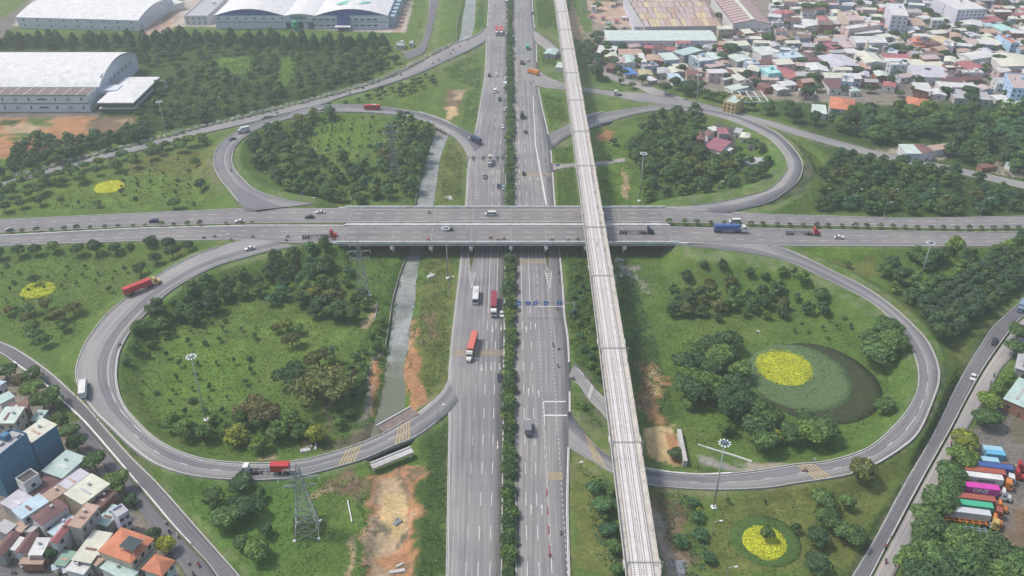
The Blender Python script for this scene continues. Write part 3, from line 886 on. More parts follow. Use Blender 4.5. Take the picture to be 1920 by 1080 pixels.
# broad yellow rumble bands and white stop bars on the highway
mb = MB()
for x0, x1, py in ((-24.0,-3,661),(5,22.5,327),(1.9,16,490)):
 y = yrow(py)
 n = 4
 for k in range(n):
  mb.add([(x0, y + k * .95 - 1.9,.135),(x1, y + k * .95 - 1.9,.135),(x1, y + k * .95 - 1.45,.135),(x0, y + k * .95 - 1.45,.135)], [(0,1,2,3)])
y = yrow(892)
for k in range(5):
 mb.add([(12.3, y + k * .75 - 1.9,.135),(17.2, y + k * .75 - 1.9,.135),(17.2, y + k * .75 - 1.4,.135),(12.3, y + k * .75 - 1.4,.135)], [(0,1,2,3)])
part('rumble_band', mb, MATS['paint_faded_yellow'], hw_r.o)
mb = MB()
for py, x0, x1, w in ((754,11.9,20.3,.6),(780,12.2,20.3,.7),(575,10.5,23,.35)):
 y = yrow(py)
 mb.add([(x0, y, .136),(x1, y, .136),(x1, y + w, .136),(x0, y + w, .136)], [(0,1,2,3)])
line_x(mb, 12.1, yrow(1075), yrow(754),0.25, z=0.134)
# chevron gores at the two islands
for sx, tip, base, xc in ((1,540,508,17.2),(-1,540,508,-17.4)):
 y0, y1 = yrow(tip), yrow(base)
 for k in range(7):
  f0 = k / 7
  ya, w = y0 + (y1 - y0) * f0,0.15 + 1.2 * f0
  mb.add([(xc - w, ya, .137),(xc, ya - .8 * w, .137),(xc, ya - .8 * w + .35,.137),(xc - w, ya + .35,.137)], [(0,1,2,3)])
  mb.add([(xc, ya - .8 * w, .137),(xc + w, ya, .137),(xc + w, ya + .35,.137),(xc, ya - .8 * w + .35,.137)], [(0,1,2,3)])
 for s2 in (-1,1):
  mb.add([(xc, y0,.134),(xc + .2 * s2, y0,.134),(xc + s2 * 1.7, y1,.134),(xc + s2 * 1.5, y1,.134)], [(0,1,2,3) if s2 > 0 else (3,2,1,0)])
y0, y1 = yrow(330), yrow(378)
for k in range(9):
 f = k / 9
 ya, w = y0 + (y1 - y0) * f, .1 + .8 * f
 mb.add([(-18.0 - w, ya, .137),(-18.0 + w, ya, .137),(-18.0 + w, ya + .5,.137),(-18.0 - w, ya + .5,.137)], [(0,1,2,3)])
# long line that separates the frontage lane beyond the overpass
mb.add([P(1003,272,.235)[:], P(1005,272,.235)[:], P(1026,384,.235)[:], P(1023,384,.235)[:]], [(3,2,1,0)])
mb.add([P(999,180,.235)[:], P(1000,180,.235)[:], P(1005,272,.235)[:], P(1003,272,.235)[:]], [(3,2,1,0)])
part('stop_line', mb, MATS['paint_white'], hw_r.o)
for rb in (ll, ul, ur, lr):
 T = rb.len[-1]
 edge_lines(rb, 0.22,0.55, t0=T * .06, t1=T * .95)
 kerbs(rb, 0.45,0.35, t0=T * .05, t1=T * (0.9 if rb is not ur else .8), mat='kerb', name='kerb_wall')
 mb = MB()
 f = {ll: .76, ul: .55, ur: .5, lr: .5}[rb]
 rb.strip(mb, 0,0.2, T * .1, T * .42, frac=f)
 rb.strip(mb, 0,0.2, T * .42, T * .55, dash=(6,5), frac=f)
 rb.strip(mb, 0,0.2, T * .55, T * .93, dash=(3,9), frac=.5)
 marks(rb, mb)
mb = MB()
for px, py in ((652,858),(752,812)):
 ll.bars(mb, ll.t_near(P(px, py, .6)) - 2.5,5,.4,.85)
part('rumble_bar', mb, MATS['paint_yellow'], ll.o)
mb = MB()
for px, py in ((1528,885),(1108,850)):
 lr.bars(mb, lr.t_near(P(px, py, .6)) - 2.5,5,.4,.85)
part('rumble_bar', mb, MATS['paint_yellow'], lr.o)
for rb in (ls, rs, us, urs):
 edge_lines(rb, 0.24,0.35)
for rb in (fr,):
 edge_lines(rb, 0.2,0.3)
 kerbs(rb, .15,.25)
for rb in (cr_nl, cr_nr, cr_sl, cr_sr):
 mb = MB()
 for f in ((.3,.62) if rb in (cr_nl, cr_nr) else (.34,.66)):
  rb.strip(mb, 0,.2, dash=(3.5,6.5), frac=f)
 rb.strip(mb, .5,.22)
 rb.strip(mb, -.72,.22)
 marks(rb, mb)
mb = MB()
slip.strip(mb, 1.0,.3,2, None, (5,3))
slip.bars(mb, 14,3,.3,.3)
marks(slip, mb)
kerbs(hw_l, .2,.35, left=False, right=True)
kerbs(hw_r, .2,.35, left=True, right=False)
# concrete barriers along the service roads
def barrier(rb, off, h, w, t0, t1, label, name='road_barrier', mat='concrete', cat='barrier', base=.3):
 mb = MB()
 rb.wall(mb, off, w, h, t0, t1, base=base)
 o = obj(name, mb.mesh(name, MATS[mat]))
 return tag(o, label, cat)
barrier(ls, 0.05,.75,.55, ls.t_near(P(37,672)), ls.t_near(P(372,1035)), 'low pale concrete divider between the left service road and the frontage street', mat='concrete_pale')
barrier(ls, -.45,.45,.35,0, ls.len[-1] - 8, 'low kerb wall along the grass side of the left service road')
barrier(rs, -.5,.7,.4, rs.t_near(P(1880,610)), rs.t_near(P(1655,1010)), 'low pinkish divider between the right service road and the frontage street', mat='concrete')
barrier(rs, .02,.4,.3,0, rs.len[-1], 'low kerb wall between the right service road and its grass slope')
barrier(us, -.35,.35,.3, us.len[-1] * .12, us.len[-1], 'low kerb wall on the near side of the upper left service road')
for rb, off, lb in ((cr_nl, .05, 'kerb wall on the far edge of the cross road left of the overpass'),(cr_nr, .05, 'kerb wall on the far edge of the cross road right of the overpass')):
 barrier(rb, off, .5,.35,0 if rb is cr_nl else 45, rb.len[-1] - (52 if rb is cr_nl else 0), lb, mat='kerb')
barrier(cr_sl, .05,.7,.5,0, cr_sl.len[-1] - .5, 'white wall along the planted median left of the overpass', mat='concrete_pale')
barrier(cr_sr, .05,.5,.4,22, cr_sr.len[-1], 'low wall along the planted median right of the overpass', mat='kerb')
# red and white barrier that splits the frontage lane off the near highway
t = thing('lane_divider', 'narrow red and white divider along the right highway frontage lane', 'barrier', (11.75, yrow(1040),0.1))
y = 0.0
k = 0
end = yrow(800) - yrow(1040)
red, wht = mat_mottled('divider_red', (0.3,0.08,0.07),.25,.8,.8), mat_mottled('divider_white', (0.42,0.38,0.36),.2,.8,.8)
while y < end:
 mb = MB()
 mb.box((0, y + 1.95,.2),(.34,3.86,.4),0,0,.7)
 part('divider_block', mb, (red if (k % 2 == 0 and y < 26) else wht), t)
 y += 3.9
 k += 1
mb = MB()
mb.box((0,-.9,.55),(.5,.5,1.1),0,0,.5)
mb.box((0,-1.2,1.3),(.9,.08,.9),0,0)
part('marker_post', mb, red, t)
# planted islands in front of and behind the overpass
def island(px0, py0, px1, py1, w, label):
 a, b = P(px0, py0,.1), P(px1, py1,.1)
 n, poly = 8, []
 L = b.y - a.y
 pr = [(0,0.05),(.3,.55),(.7,1),(.92,.9),(1,.5)]
 left = [(a.x + (b.x - a.x) * f - w / 2 * k, a.y + L * f) for f, k in pr]
 right = [(a.x + (b.x - a.x) * f + w / 2 * k, a.y + L * f) for f, k in pr]
 poly = right + left[::-1]
 t = thing('traffic_island', label, 'island', (0,0,0))
 mb = MB()
 mb.prism(poly, .05,.3)
 part('kerb', mb, MATS['kerb'], t)
 mb = MB()
 cx, cy = sum(p[0] for p in poly) / len(poly), sum(p[1] for p in poly) / len(poly)
 mb.prism([(cx + (x - cx) * .8, cy + (y - cy) * .92) for x, y in poly], .2,.36)
 part('planting_bed', mb, mat_mottled('island_turf', (0.075,0.095,0.03),.3,.8,.95), t)
island(882,507,886.5,462,3.6, 'narrow planted island left of the highway in front of the overpass')
island(1027,507,1025,462,3.2, 'narrow planted island right of the highway in front of the overpass')
# central median with soil
t = tag(obj('median_strip', None), kind='structure')
mb = MB()
mb.box((-.5,560,.16),(3.2,880,.3))
part('soil_bed', mb, mat_mottled('median_turf', (0.07,0.1,0.028),.35,.5,.95), t)
mb = MB()
n = 44
far = zip(np.linspace(-255,-80, n), np.interp(np.linspace(-255,-80, n), [-255,-185,-125,-79.4], [379.3,381,380.3,377.5]), np.interp(np.linspace(-255,-80, n), [-255,-185,-125,-79.4], [376,378.8,377.7,374.2]))
vs = []
for x, yf, yn in far:
 z = zcross(x) + .18
 vs += [(x, yf, z),(x, yn, z)]
mb.add(vs, [(2 * i, 2 * i + 1,2 * i + 3,2 * i + 2) for i in range(n - 1)])
xr = np.linspace(77,420, n)
vs = []
for x, yf, yn in zip(xr, np.interp(xr, [76,127,222,300,420], [377.5,378.4,378.9,383.9,401.9]), np.interp(xr, [76,127,222,300,420], [374.2,374.2,375.4,379.2,396.2])):
 z = zcross(x) + .18
 vs += [(x, yf, z),(x, yn, z)]
mb.add(vs, [(2 * i, 2 * i + 1,2 * i + 3,2 * i + 2) for i in range(n - 1)])
tag(obj('cross_median', mb.mesh('cross_median', MATS['median_turf'])), kind='structure')
# asphalt wedge where loops meet the cross road
def wedge(pts, zfun, mat='asphalt_ramp', name='road_gore'):
 w = [P(a, b, z)[:] for a, b, z in pts]
 mb = MB()
 mb.add(w, [tuple(range(len(w)))])
 me = mb.mesh(name, MATS[mat])
 uv = me.uv_layers.new(name='road')
 for lp in me.loops:
  co = me.vertices[lp.vertex_index].co
  uv.data[lp.index].uv = (co.y, co.x)
 return tag(obj(name, me), kind='structure')
#  overpass
mat_mottled('asphalt_joint', (.25,.238,.228),.12,.6,.9)
def build_overpass():
 x0, x1 = -79.5,76.3
 t = thing('overpass_bridge', 'wide grey road overpass on round-ended piers across the highway', 'bridge', (0,0,0))
 zd = 7.5
 for ya, yb in ((YM0, YF),(YN, YM1)):
  mb = MB()
  n = 40
  X = np.linspace(x0, x1, n)
  vs = []
  for x in X:
   vs += [(x, ya, zd - .02),(x, yb, zd - .02)]
  mb.add(vs, [(2 * i, 2 * i + 2,2 * i + 3,2 * i + 1) for i in range(n - 1)])
  me = mb.mesh('carriageway', MATS['asphalt_overpass'])
  uv = me.uv_layers.new(name='road')
  for lp in me.loops:
   co = me.vertices[lp.vertex_index].co
   uv.data[lp.index].uv = (co.y, co.x)
  part('carriageway', me, None, t)
 mb = MB()
 mb.box(((x0 + x1) / 2,(YF + YN) / 2, zd - .42),(x1 - x0, YF - YN + .7,.72))
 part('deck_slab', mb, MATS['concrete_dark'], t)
 # girders
 for k in range(12):
  y = YN + 1.2 + k * (YF - YN - 2.4) / 11
  mb = MB()
  mb.box(((x0 + x1) / 2, y, zd - 1.33),(x1 - x0 - .6,.8,1.1))
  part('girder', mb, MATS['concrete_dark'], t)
 # parapets
 mb = MB()
 mb.box(((x0 + x1) / 2 - 1, YF + .2, zd + .35),(x1 - x0 + 4,.45,1.3))
 part('parapet', mb, MATS['concrete_pale'], t)
 mb = MB()
 mb.box(((x0 + x1) / 2, YN - .2, zd + .25),(x1 - x0 + 3,.45,1.3))
 part('parapet', mb, MATS['concrete_pale'], t)
 mb = MB()
 mb.box(((x0 + x1) / 2, YN - .1, zd - .95),(x1 - x0 - .4,.5,1.06))
 part('edge_beam', mb, MATS['concrete'], t)
 for y in (YM0, YM1):
  mb = MB()
  mb.box(((x0 + x1) / 2, y, zd + .32),(x1 - x0 + 1,.4,.85))
  part('median_barrier', mb, MATS['concrete_pale' if y == YM1 else 'concrete'], t)
 mb = MB()
 mb.box(((x0 + x1) / 2,(YM0 + YM1) / 2, zd - .05),(x1 - x0, YM0 - YM1 - .4,.16))
 part('median_gap_cover', mb, MATS['concrete'], t)
 # expansion joints
 PIERS = [P(a, 455,6.5).x for a in (735,808,883,958,1024,1098,1171)]
 for x in PIERS + [x0 + .8, x1 - .8]:
  mb = MB()
  for ya, yb in ((YM0 + .3, YF - .1),(YN + .1, YM1 - .3)):
   mb.add([(x - .32, ya, zd),(x + .32, ya, zd),(x + .32, yb, zd),(x - .32, yb, zd)], [(0,1,2,3)])
  part('expansion_joint', mb, MATS['asphalt_joint'], t)
 # lane lines
 mb = MB()
 for y in (YN + 5.4, YN + 10.4, YM0 + 5.3, YM0 + 9.8):
  x = x0 + 2
  while x < x1 - 4:
   mb.add([(x, y - .12, zd),(x + 4.2, y - .12, zd),(x + 4.2, y + .12, zd),(x, y + .12, zd)], [(0,1,2,3)])
   x += 10.4
 for y in (YN + 1.2, YM1 - .9, YM0 + .9, YF - 1.6):
  mb.add([(x0 + 1, y - .1, zd),(x1 - 1, y - .1, zd),(x1 - 1, y + .1, zd),(x0 + 1, y + .1, zd)], [(0,1,2,3)])
 part('lane_marking', mb, MATS['paint_white'], t)
 # piers: hammer-head cap with round ends, three columns
 for x in PIERS:
  mb = MB()
  prof = []
  mb.box((x, (YF + YN) / 2, zd - 2.55),(1.7, YF - YN + .6,1.3))
  mb.tube((x, YN - .3, zd - 2.55),(x, YN - .3, zd - 2.55) if False else (x, YN - 1.1, zd - 2.45),.78,.72,12)
  mb.tube((x, YF + .3, zd - 2.55),(x, YF + 1.0, zd - 2.45),.78,.72,12)
  cap = part('pier_cap', mb, MATS['concrete_pale'], t)
  for y in (YN + 4.5,(YN + YF) / 2, YF - 4.5):
   mb = MB()
   mb.tube((x, y, gz(x, y) - 1.0),(x, y, zd - 3.1),.7,.7,14)
   part('pier_column', mb, MATS['concrete'], t, True)
 # abutments with wing walls
 for x, s in ((x0 - .6,-1),(x1 + .6,1)):
  mb = MB()
  mb.box((x, (YF + YN) / 2, zd / 2 - 1.2),(1.2, YF - YN + .8, zd + .6))
  part('abutment', mb, MATS['concrete'], t)
  for y, d in ((YN - .32,-1),(YF + .3,1)):
   mb = MB()
   mb.add([(x, y - .2, zd + .3),(x + s * 6, y - .2, zd + .3),(x + s * 1.0, y - .2,1.5),(x, y - .2,1.5),(x, y + .2, zd + .3),(x + s * 6, y + .2, zd + .3),(x + s * 1.0, y + .2,1.5),(x, y + .2,1.5)],
       [(0,1,2,3),(7,6,5,4),(0,4,5,1),(1,5,6,2),(2,6,7,3),(3,7,4,0)])
   part('wing_wall', mb, MATS['concrete_pale'], t)
build_overpass()
#  metro viaduct
def build_viaduct():
 t = thing('railway_viaduct', 'long pale concrete railway viaduct with twin tracks rising over the overpass', 'viaduct', (0,0,0))
 rows = [1260,1079,990,850,760,570,480,290,200,90,0,-70]
 zz = [9.0,10.0,10.8,12.6,13.9,15.8,16.6,17.6,17.8,18,18,18]
 cl = [1238.6 - 0 * 1,1206.6,1193.9,1173.75,1161.7,1134,1121.2,1093.3,1080.3,1062.5,1049.8,1039.5]
 ctr = [P(c, r, z)[:] for c, r, z in zip(cl, rows, zz)]
 pts = np.array(ctr)
 A = np.polyfit(pts[:, 1], pts[:, 0], 1)
 yv = np.arange(135,1010,4.0)
 zs = np.interp(yv, pts[:, 1], pts[:, 2])
 k = np.ones(15) / 15
 zs = np.convolve(np.pad(zs, 7, mode='edge'), k, 'valid')
 xv = np.polyval(A, yv)
 HWD = 4.95
 def sweep(prof, name, mat, y0=None, y1=None):
  """Cross profile [(x, z)] closed, along the line."""
  m = MB()
  idx = [i for i in range(len(yv)) if (y0 is None or yv[i] >= y0) and (y1 is None or yv[i] <= y1)]
  n = len(prof)
  vs = []
  for i in idx:
   vs += [(xv[i] + a, yv[i], zs[i] + b) for a, b in prof]
  fs = []
  for i in range(len(idx) - 1):
   for q in range(n):
    fs.append((i * n + q, i * n + (q + 1) % n, (i + 1) * n + (q + 1) % n, (i + 1) * n + q))
  fs += [tuple(range(n)), tuple(range(len(idx) * n - 1,(len(idx) - 1) * n - 1,-1))]
  m.add(vs, fs)
  return part(name, m, MATS[mat], t)
 sweep([(-HWD, -.35),(-HWD, 0),(HWD, 0),(HWD, -.35),(2.6,-.9),(2.0,-2.1),(-2.0,-2.1),(-2.6,-.9)], 'box_girder', 'deck_concrete')
 for s in (-1,1):
  a, b = (s * HWD, s * (HWD - .22))
  lo, hi = min(a, b), max(a, b)
  sweep([(lo, -.3),(lo, .95),(hi, .95),(hi, -.3)], 'parapet', 'deck_concrete')
 # twin plinth tracks
 for c in (-1.72,1.72):
  sweep([(c - 1.25,0.0),(c - 1.25,.22),(c + 1.25,.22),(c + 1.25,0.0)], 'track_slab', 'track_slab')
  for d in (-.72,.72):
   sweep([(c + d - .085,.2),(c + d - .085,.4),(c + d + .085,.4),(c + d + .085,.2)], 'rail', 'rail_steel')
 sweep([(-.3,0),(-.3,.3),(.3,.3),(.3,0)], 'cable_trough', 'track_concrete')
 for c in (-3.25,3.2):
  sweep([(c - .12,0),(c - .12,.12),(c + .12,.12),(c + .12,0)], 'drain_edge', 'rail_steel')
 # sleepers: too fine to pick apart
 m = MB()
 y = 140.0
 while y < 560:
  x, z = np.polyval(A, y), np.interp(y, yv, zs)
  for c in (-1.72,1.72):
   m.box((x + c, y, z + .235),(2.3,.24,.08))
  y += .75 if y < 330 else 1.5
 o = part('sleepers', m, MATS['concrete_pale'], t)
 o['kind'] = 'stuff'
 # open slots and stored rail lengths on the deck
 for (ra, rb_, off) in ((300,345,2.95),(352,365,3.0),(378,392,2.98),(405,440,3.0),(445,462,.15),(455,470,3.05)):
  pa, pb = P(1100, ra, 17), P(1100, rb_, 17)
  m = MB()
  y0, y1 = pb.y, pa.y
  for i in range(int((y1 - y0) / 5)):
   ya = y0 + i * 5
   xa, za = np.polyval(A, ya + 2), np.interp(ya + 2, yv, zs)
   m.box((xa + off, ya + 2, za + .28),(.55,3.4,.22))
  if m.f:
   part('stored_rail', m, MATS['rail_steel'], t)
 # span joints
 m = MB()
 PY = [P(1200, r, 12).y for r in (1052,830,655,520)] + [P(1090, r, 17).y for r in (402,318,245,185,130,80,40,5)]
 for y in PY:
  x, z = np.polyval(A, y), np.interp(y, yv, zs)
  for c in (-4.0,4.0):
   m2 = MB()
   m2.box((x + c, y, z + .012),(1.5,.25,.03))
   part('span_joint', m2, MATS['concrete_dark'], t)
  # bulged parapet over each pier
  for s in (-1,1):
   m2 = MB()
   m2.box((x + s * (HWD + .12), y, z + .25),(.35,3.0,1.3))
   part('pier_nosing', m2, MATS['concrete'], t)
 # piers
 for y in PY:
  x, z = np.polyval(A, y), np.interp(y, yv, zs)
  g = min(gz(x, y),0.5) - 1
  if YN - 2 < y < YF + 2:
   continue
  m2 = MB()
  m2.tube((x, y, g),(x, y, z - 4.2),1.05,1.05,14)
  pier = part('pier', m2, MATS['concrete'], t, True)
  m2 = MB()
  m2.add([(x - 1.2, y - 1.1, z - 4.3),(x + 1.2, y - 1.1, z - 4.3),(x + 1.2, y + 1.1, z - 4.3),(x - 1.2, y + 1.1, z - 4.3),(x - 2.6, y - 1.2, z - 2.1),(x + 2.6, y - 1.2, z - 2.1),(x + 2.6, y + 1.2, z - 2.1),(x - 2.6, y + 1.2, z - 2.1)],
      [(0,3,2,1),(4,5,6,7),(0,1,5,4),(1,2,6,5),(2,3,7,6),(3,0,4,7)])
  part('pier_head', m2, MATS['concrete'], t)
 # overhead-line portals
 for r in (1035,820,652,520,430,315,250,190,138,92,55,20):
  y = P(1100, r + 22,16).y
  x, z = np.polyval(A, y), np.interp(y, yv, zs)
  hh = 6.2
  m2 = MB()
  for s in (-1,1):
   m2.bar((x + s * 4.75, y, z + .5),(x + s * 4.75, y, z + hh + .7),.2)
  m2.bar((x - 4.75, y, z + hh),(x + 4.75, y, z + hh),.16)
  m2.bar((x - 4.75, y, z + hh + .5),(x + 4.75, y, z + hh + .5),.1)
  for q in range(6):
   xa = x - 4.75 + q * 1.58
   m2.bar((xa, y, z + hh),(xa + .79, y, z + hh + .5),.07)
   m2.bar((xa + .79, y, z + hh + .5),(xa + 1.58, y, z + hh),.07)
  part('line_portal', m2, mat_plain('galvanised', (.34,.35,.36),.5,.5,.4), t)
build_viaduct()
#  ramp bridges over the canal
def ramp_bridge(rb, t0, t1, label, side, pier_off=(), h=.9):
 T = rb.len[-1]
 a, b = T * t0, T * t1
 t = thing('ramp_bridge', label, 'bridge')
 m = MB()
 n = max(2, int((b - a) / 4))
 vs = []
 for q in np.linspace(a, b, n + 1):
  for off, dz in ((.06,-.15),(-.06,-.15),(-.06,-1.3),(.06,-1.3)):
   p = rb.at(q, off, None, dz)
   vs.append(tuple(p))
 fs = []
 for i in range(n):
  for k in range(4):
   fs.append((4 * i + k, 4 * i + (k + 1) % 4,4 * i + 4 + (k + 1) % 4,4 * i + 4 + k))
 fs += [(3,2,1,0),(4 * n, 4 * n + 1,4 * n + 2,4 * n + 3)]
 m.add(vs, fs)
 part('deck', m, MATS['concrete'], t)
 for off, w in ((-.32,.3),(.02,.3)):
  m = MB()
  rb.wall(m, off, w, h, a, b, base=1.1)
  part('parapet', m, MATS['concrete_pale'], t)
 for f in (.04,.96):
  q = a + (b - a) * f
  for off in (.6,-.6):
   p = rb.at(q, off, None, 0)
   m = MB()
   m.box((p[0], p[1], (p[2] - 1.2 + gz(p[0], p[1]) - 1.5) / 2),(.8,.8, max(.5, p[2] - 1.2 - gz(p[0], p[1]) + 1.5)))
   part('pier', m, MATS['concrete_pale'], t)
ramp_bridge(us, .015,.125, 'road bridge of the upper left service road over the canal', 1)
ramp_bridge(ul, .79,.88, 'short concrete bridge carrying the upper left loop over the canal', 1)
ramp_bridge(ur, .84,.915, 'concrete bridge carrying the dark ramp under the viaduct at right', 1, h=1.0)
def slab_bridge(a, b, w, z, label, deck_mat, pier_h=3.2, beam=True):
 """Old footbridge / pipe bridge from pixel a to pixel b."""
 a, b = P(*a, z), P(*b, z)
 d = (b - a).normalized()
 n = Vector((-d.y, d.x, 0))
 t = thing('canal_bridge', label, 'bridge')
 m = MB()
 m.bar(a - Vector((0,0,.35)), b - Vector((0,0,.35)), w, .7)
 part('deck', m, deck_mat, t)
 m = MB()
 m.bar(a + n * (w / 2) * 1.0 + Vector((0,0,.2)), b + n * (w / 2) + Vector((0,0,.2)),.3,.6)
 part('parapet', m, MATS['concrete_pale'], t)
 for p in (a + d * .8, b - d * .8):
  m = MB()
  g = gz(p.x, p.y) - 1.5
  m.box((p.x, p.y, (z - .7 + g) / 2),(.7,.7, z - .7 - g))
  part('pier', m, MATS['concrete_pale'], t)
slab_bridge((714,806),(778,770),5.2,.6, 'old brown slab bridge beside the lower left loop over the green water', mat_mottled('old_deck', (.2,.16,.145),.25,.5,.9))
slab_bridge((697,874),(773,843),2.6,1.2, 'pale concrete beam bridge in front of the lower left loop above the pit', MATS['concrete'])
# canal retaining wall
def thin_wall(pts, h, w, label, mat='concrete_dark', cat='wall', name='retaining_wall', z=None):
 P3 = [G(a, b) for a, b in pts]
 m = MB()
 for p, q in zip(P3[:-1], P3[1:]):
  m.bar(p + Vector((0,0, h / 2 - .3)), q + Vector((0,0, h / 2 - .3)), w, h + .6)
 return tag(obj(name, m.mesh(name, MATS[mat])), label, cat)
thin_wall([(764,477),(748,520),(736,565),(727,625),(722,655)], .8,.35, 'thin concrete wall on the left bank of the near canal')
thin_wall([(797,285),(789,320),(778,385)], .7,.35, 'thin wall on the left bank of the canal inside the upper left loop')
thin_wall([(708,567),(706,585),(702,600)], .6,.3, 'short thin wall by the bare track beside the pylon field', 'concrete')
thin_wall([(652,940),(660,980)], .5,.3, 'short white concrete wall on the lawn right of the large pylon', 'concrete_pale')
thin_wall([(860,28),(855,60),(857,84)], .8,.4, 'thin canal wall beside the far lawn', 'concrete_dark')
thin_wall([(1210,880),(1258,888),(1312,892),(1372,889)], .8,.35, 'pale kerb wall along the far edge of the lower right ramp', 'concrete_pale')
thin_wall([(1308,835),(1340,845),(1375,855),(1410,867)], .6,.35, 'pale wall along the dirt path by the lower right loop', 'concrete_pale')
thin_wall([(1272,815),(1284,875)], 2.6,1.4, 'old concrete retaining block at the right side of the sand pit', 'concrete')
#  foliage
def leaf_mat(name, c, var=0.3, rough=0.75, isl=1.0):
 m, nt, b = _nt(name, rough, 0.12)
 oi = nt.nodes.new('ShaderNodeObjectInfo')
 n1 = _noise(nt, 0.55,3,0.6, 'World')
 n2 = _noise(nt, 2.3,2,0.6, 'World')
 lo = (c[0] * (1 - var), c[1] * (1 - var * .9), c[2] * (1 - var * .6))
 hi = (c[0] * (1 + var * 1.1), c[1] * (1 + var), c[2] * (1 + var * .7))
 k = _ramp(nt, n1, [(0.3, lo),(0.7, hi)])
 k = _mix(nt, k, _ramp(nt, n2, [(0.3,(.72,) * 3),(0.7,(1.3,) * 3)]),1.0, 'MULTIPLY')
 k = _mix(nt, k, _ramp(nt, oi.outputs['Random'], [(0.0,(.72,.78,.8)),(0.5,(1,1,1)),(1.0,(1.35,1.22,.95))]),1.0, 'MULTIPLY')
 gi = nt.nodes.new('ShaderNodeNewGeometry')
 k = _mix(nt, k, _ramp(nt, gi.outputs['Random Per Island'], [(0.0,(1 - .5 * isl, 1 - .46 * isl, 1 - .45 * isl)),(0.5,(.97,) * 3),(1.0,(1 + .6 * isl, 1 + .5 * isl, 1 + .3 * isl))]),1.0, 'MULTIPLY')
 nt.links.new(k, b.inputs['Base Color'])
 tr = nt.nodes.new('ShaderNodeBsdfTranslucent')
 nt.links.new(k, tr.inputs['Color'])
 ad = nt.nodes.new('ShaderNodeMixShader')
 ad.inputs[0].default_value = 0.28
 nt.links.new(b.outputs[0], ad.inputs[1])
 nt.links.new(tr.outputs[0], ad.inputs[2])
 nt.links.new(ad.outputs[0], nt.nodes['Material Output'].inputs['Surface'])
 return m
LEAF = {'dark': leaf_mat('leaf_dark', (0.0738,0.134,0.0601)), 'mid': leaf_mat('leaf_mid', (0.1056,0.1868,0.0669)), 'light': leaf_mat('leaf_light', (0.126,0.21,0.0578)),
  'olive': leaf_mat('leaf_olive', (0.14,0.165,0.06)), 'lime': leaf_mat('leaf_lime', (0.24,0.28,0.05)), 'rust': leaf_mat('leaf_rust', (0.17,0.15,0.07)), 'pale': leaf_mat('leaf_pale', (0.5,0.52,0.48)),
  'grass': leaf_mat('leaf_grass', (0.115,0.18,0.05),.2,.75,.35),
  'yellow': leaf_mat('leaf_yellow', (0.54,0.61,0.07),.14), 'blue': leaf_mat('leaf_blue', (0.0798,0.1739,0.0902)), 'pine': leaf_mat('leaf_pine', (0.0806,0.1344,0.078))}
BARK = mat_mottled('bark', (.13,.1,.075),.3,1.5,.95, coord='Object')
def cards(pts, nrm, size, rg, flat=0.5):
 """Leaf-clump quads at pts; normals lean outward."""
 n = len(pts)
 N = nrm * flat + rg.normal(size=(n, 3)) * (1 - flat)
 N /= np.linalg.norm(N, axis=1)[:, None] + 1e-9
 up = rg.normal(size=(n, 3))
 T = np.cross(N, up)
 T /= np.linalg.norm(T, axis=1)[:, None] + 1e-9
 B = np.cross(N, T)
 s = (size * rg.uniform(.6,1.35, n))[:, None]
 e = rg.uniform(.55,1.0, n)[:, None]
 a, b = T * s * .5, B * s * .5 * e
 fold = N * s * .18
 V = np.stack([pts - a - b * .4, pts - b + fold * 0, pts + a + b * .3, pts + b - fold], 1).reshape(-1,3)
 F = np.arange(4 * n).reshape(-1,4)
 return V, F
def lobed_points(lobes, n, rg, inner=0.7, low=-0.35):
 """Points in the outer shell of a union of ellipsoids, few underneath."""
 w = np.array([l[3] * l[4] + l[4] * l[5] for l in lobes])
 w = w / w.sum()
 P_, N_ = [], []
 while sum(len(p) for p in P_) < n:
  k = rg.choice(len(lobes), n, p=w)
  L = np.array(lobes)[k]
  d = rg.normal(size=(n, 3))
  d /= np.linalg.norm(d, axis=1)[:, None]
  d[:, 2] = np.where((d[:, 2] < low),-d[:, 2], d[:, 2])
  r = rg.uniform(inner, 1.04, n)[:, None]
  p = L[:, :3] + d * L[:, 3:6] * r
  keep = np.ones(n, bool)
  for l in lobes:
   q = (p - np.array(l[:3])) / np.array(l[3:6])
   keep &= (q ** 2).sum(1) > (inner * .93) ** 2
  P_.append(p[keep])
  N_.append(d[keep])
 return np.vstack(P_)[:n], np.vstack(N_)[:n]
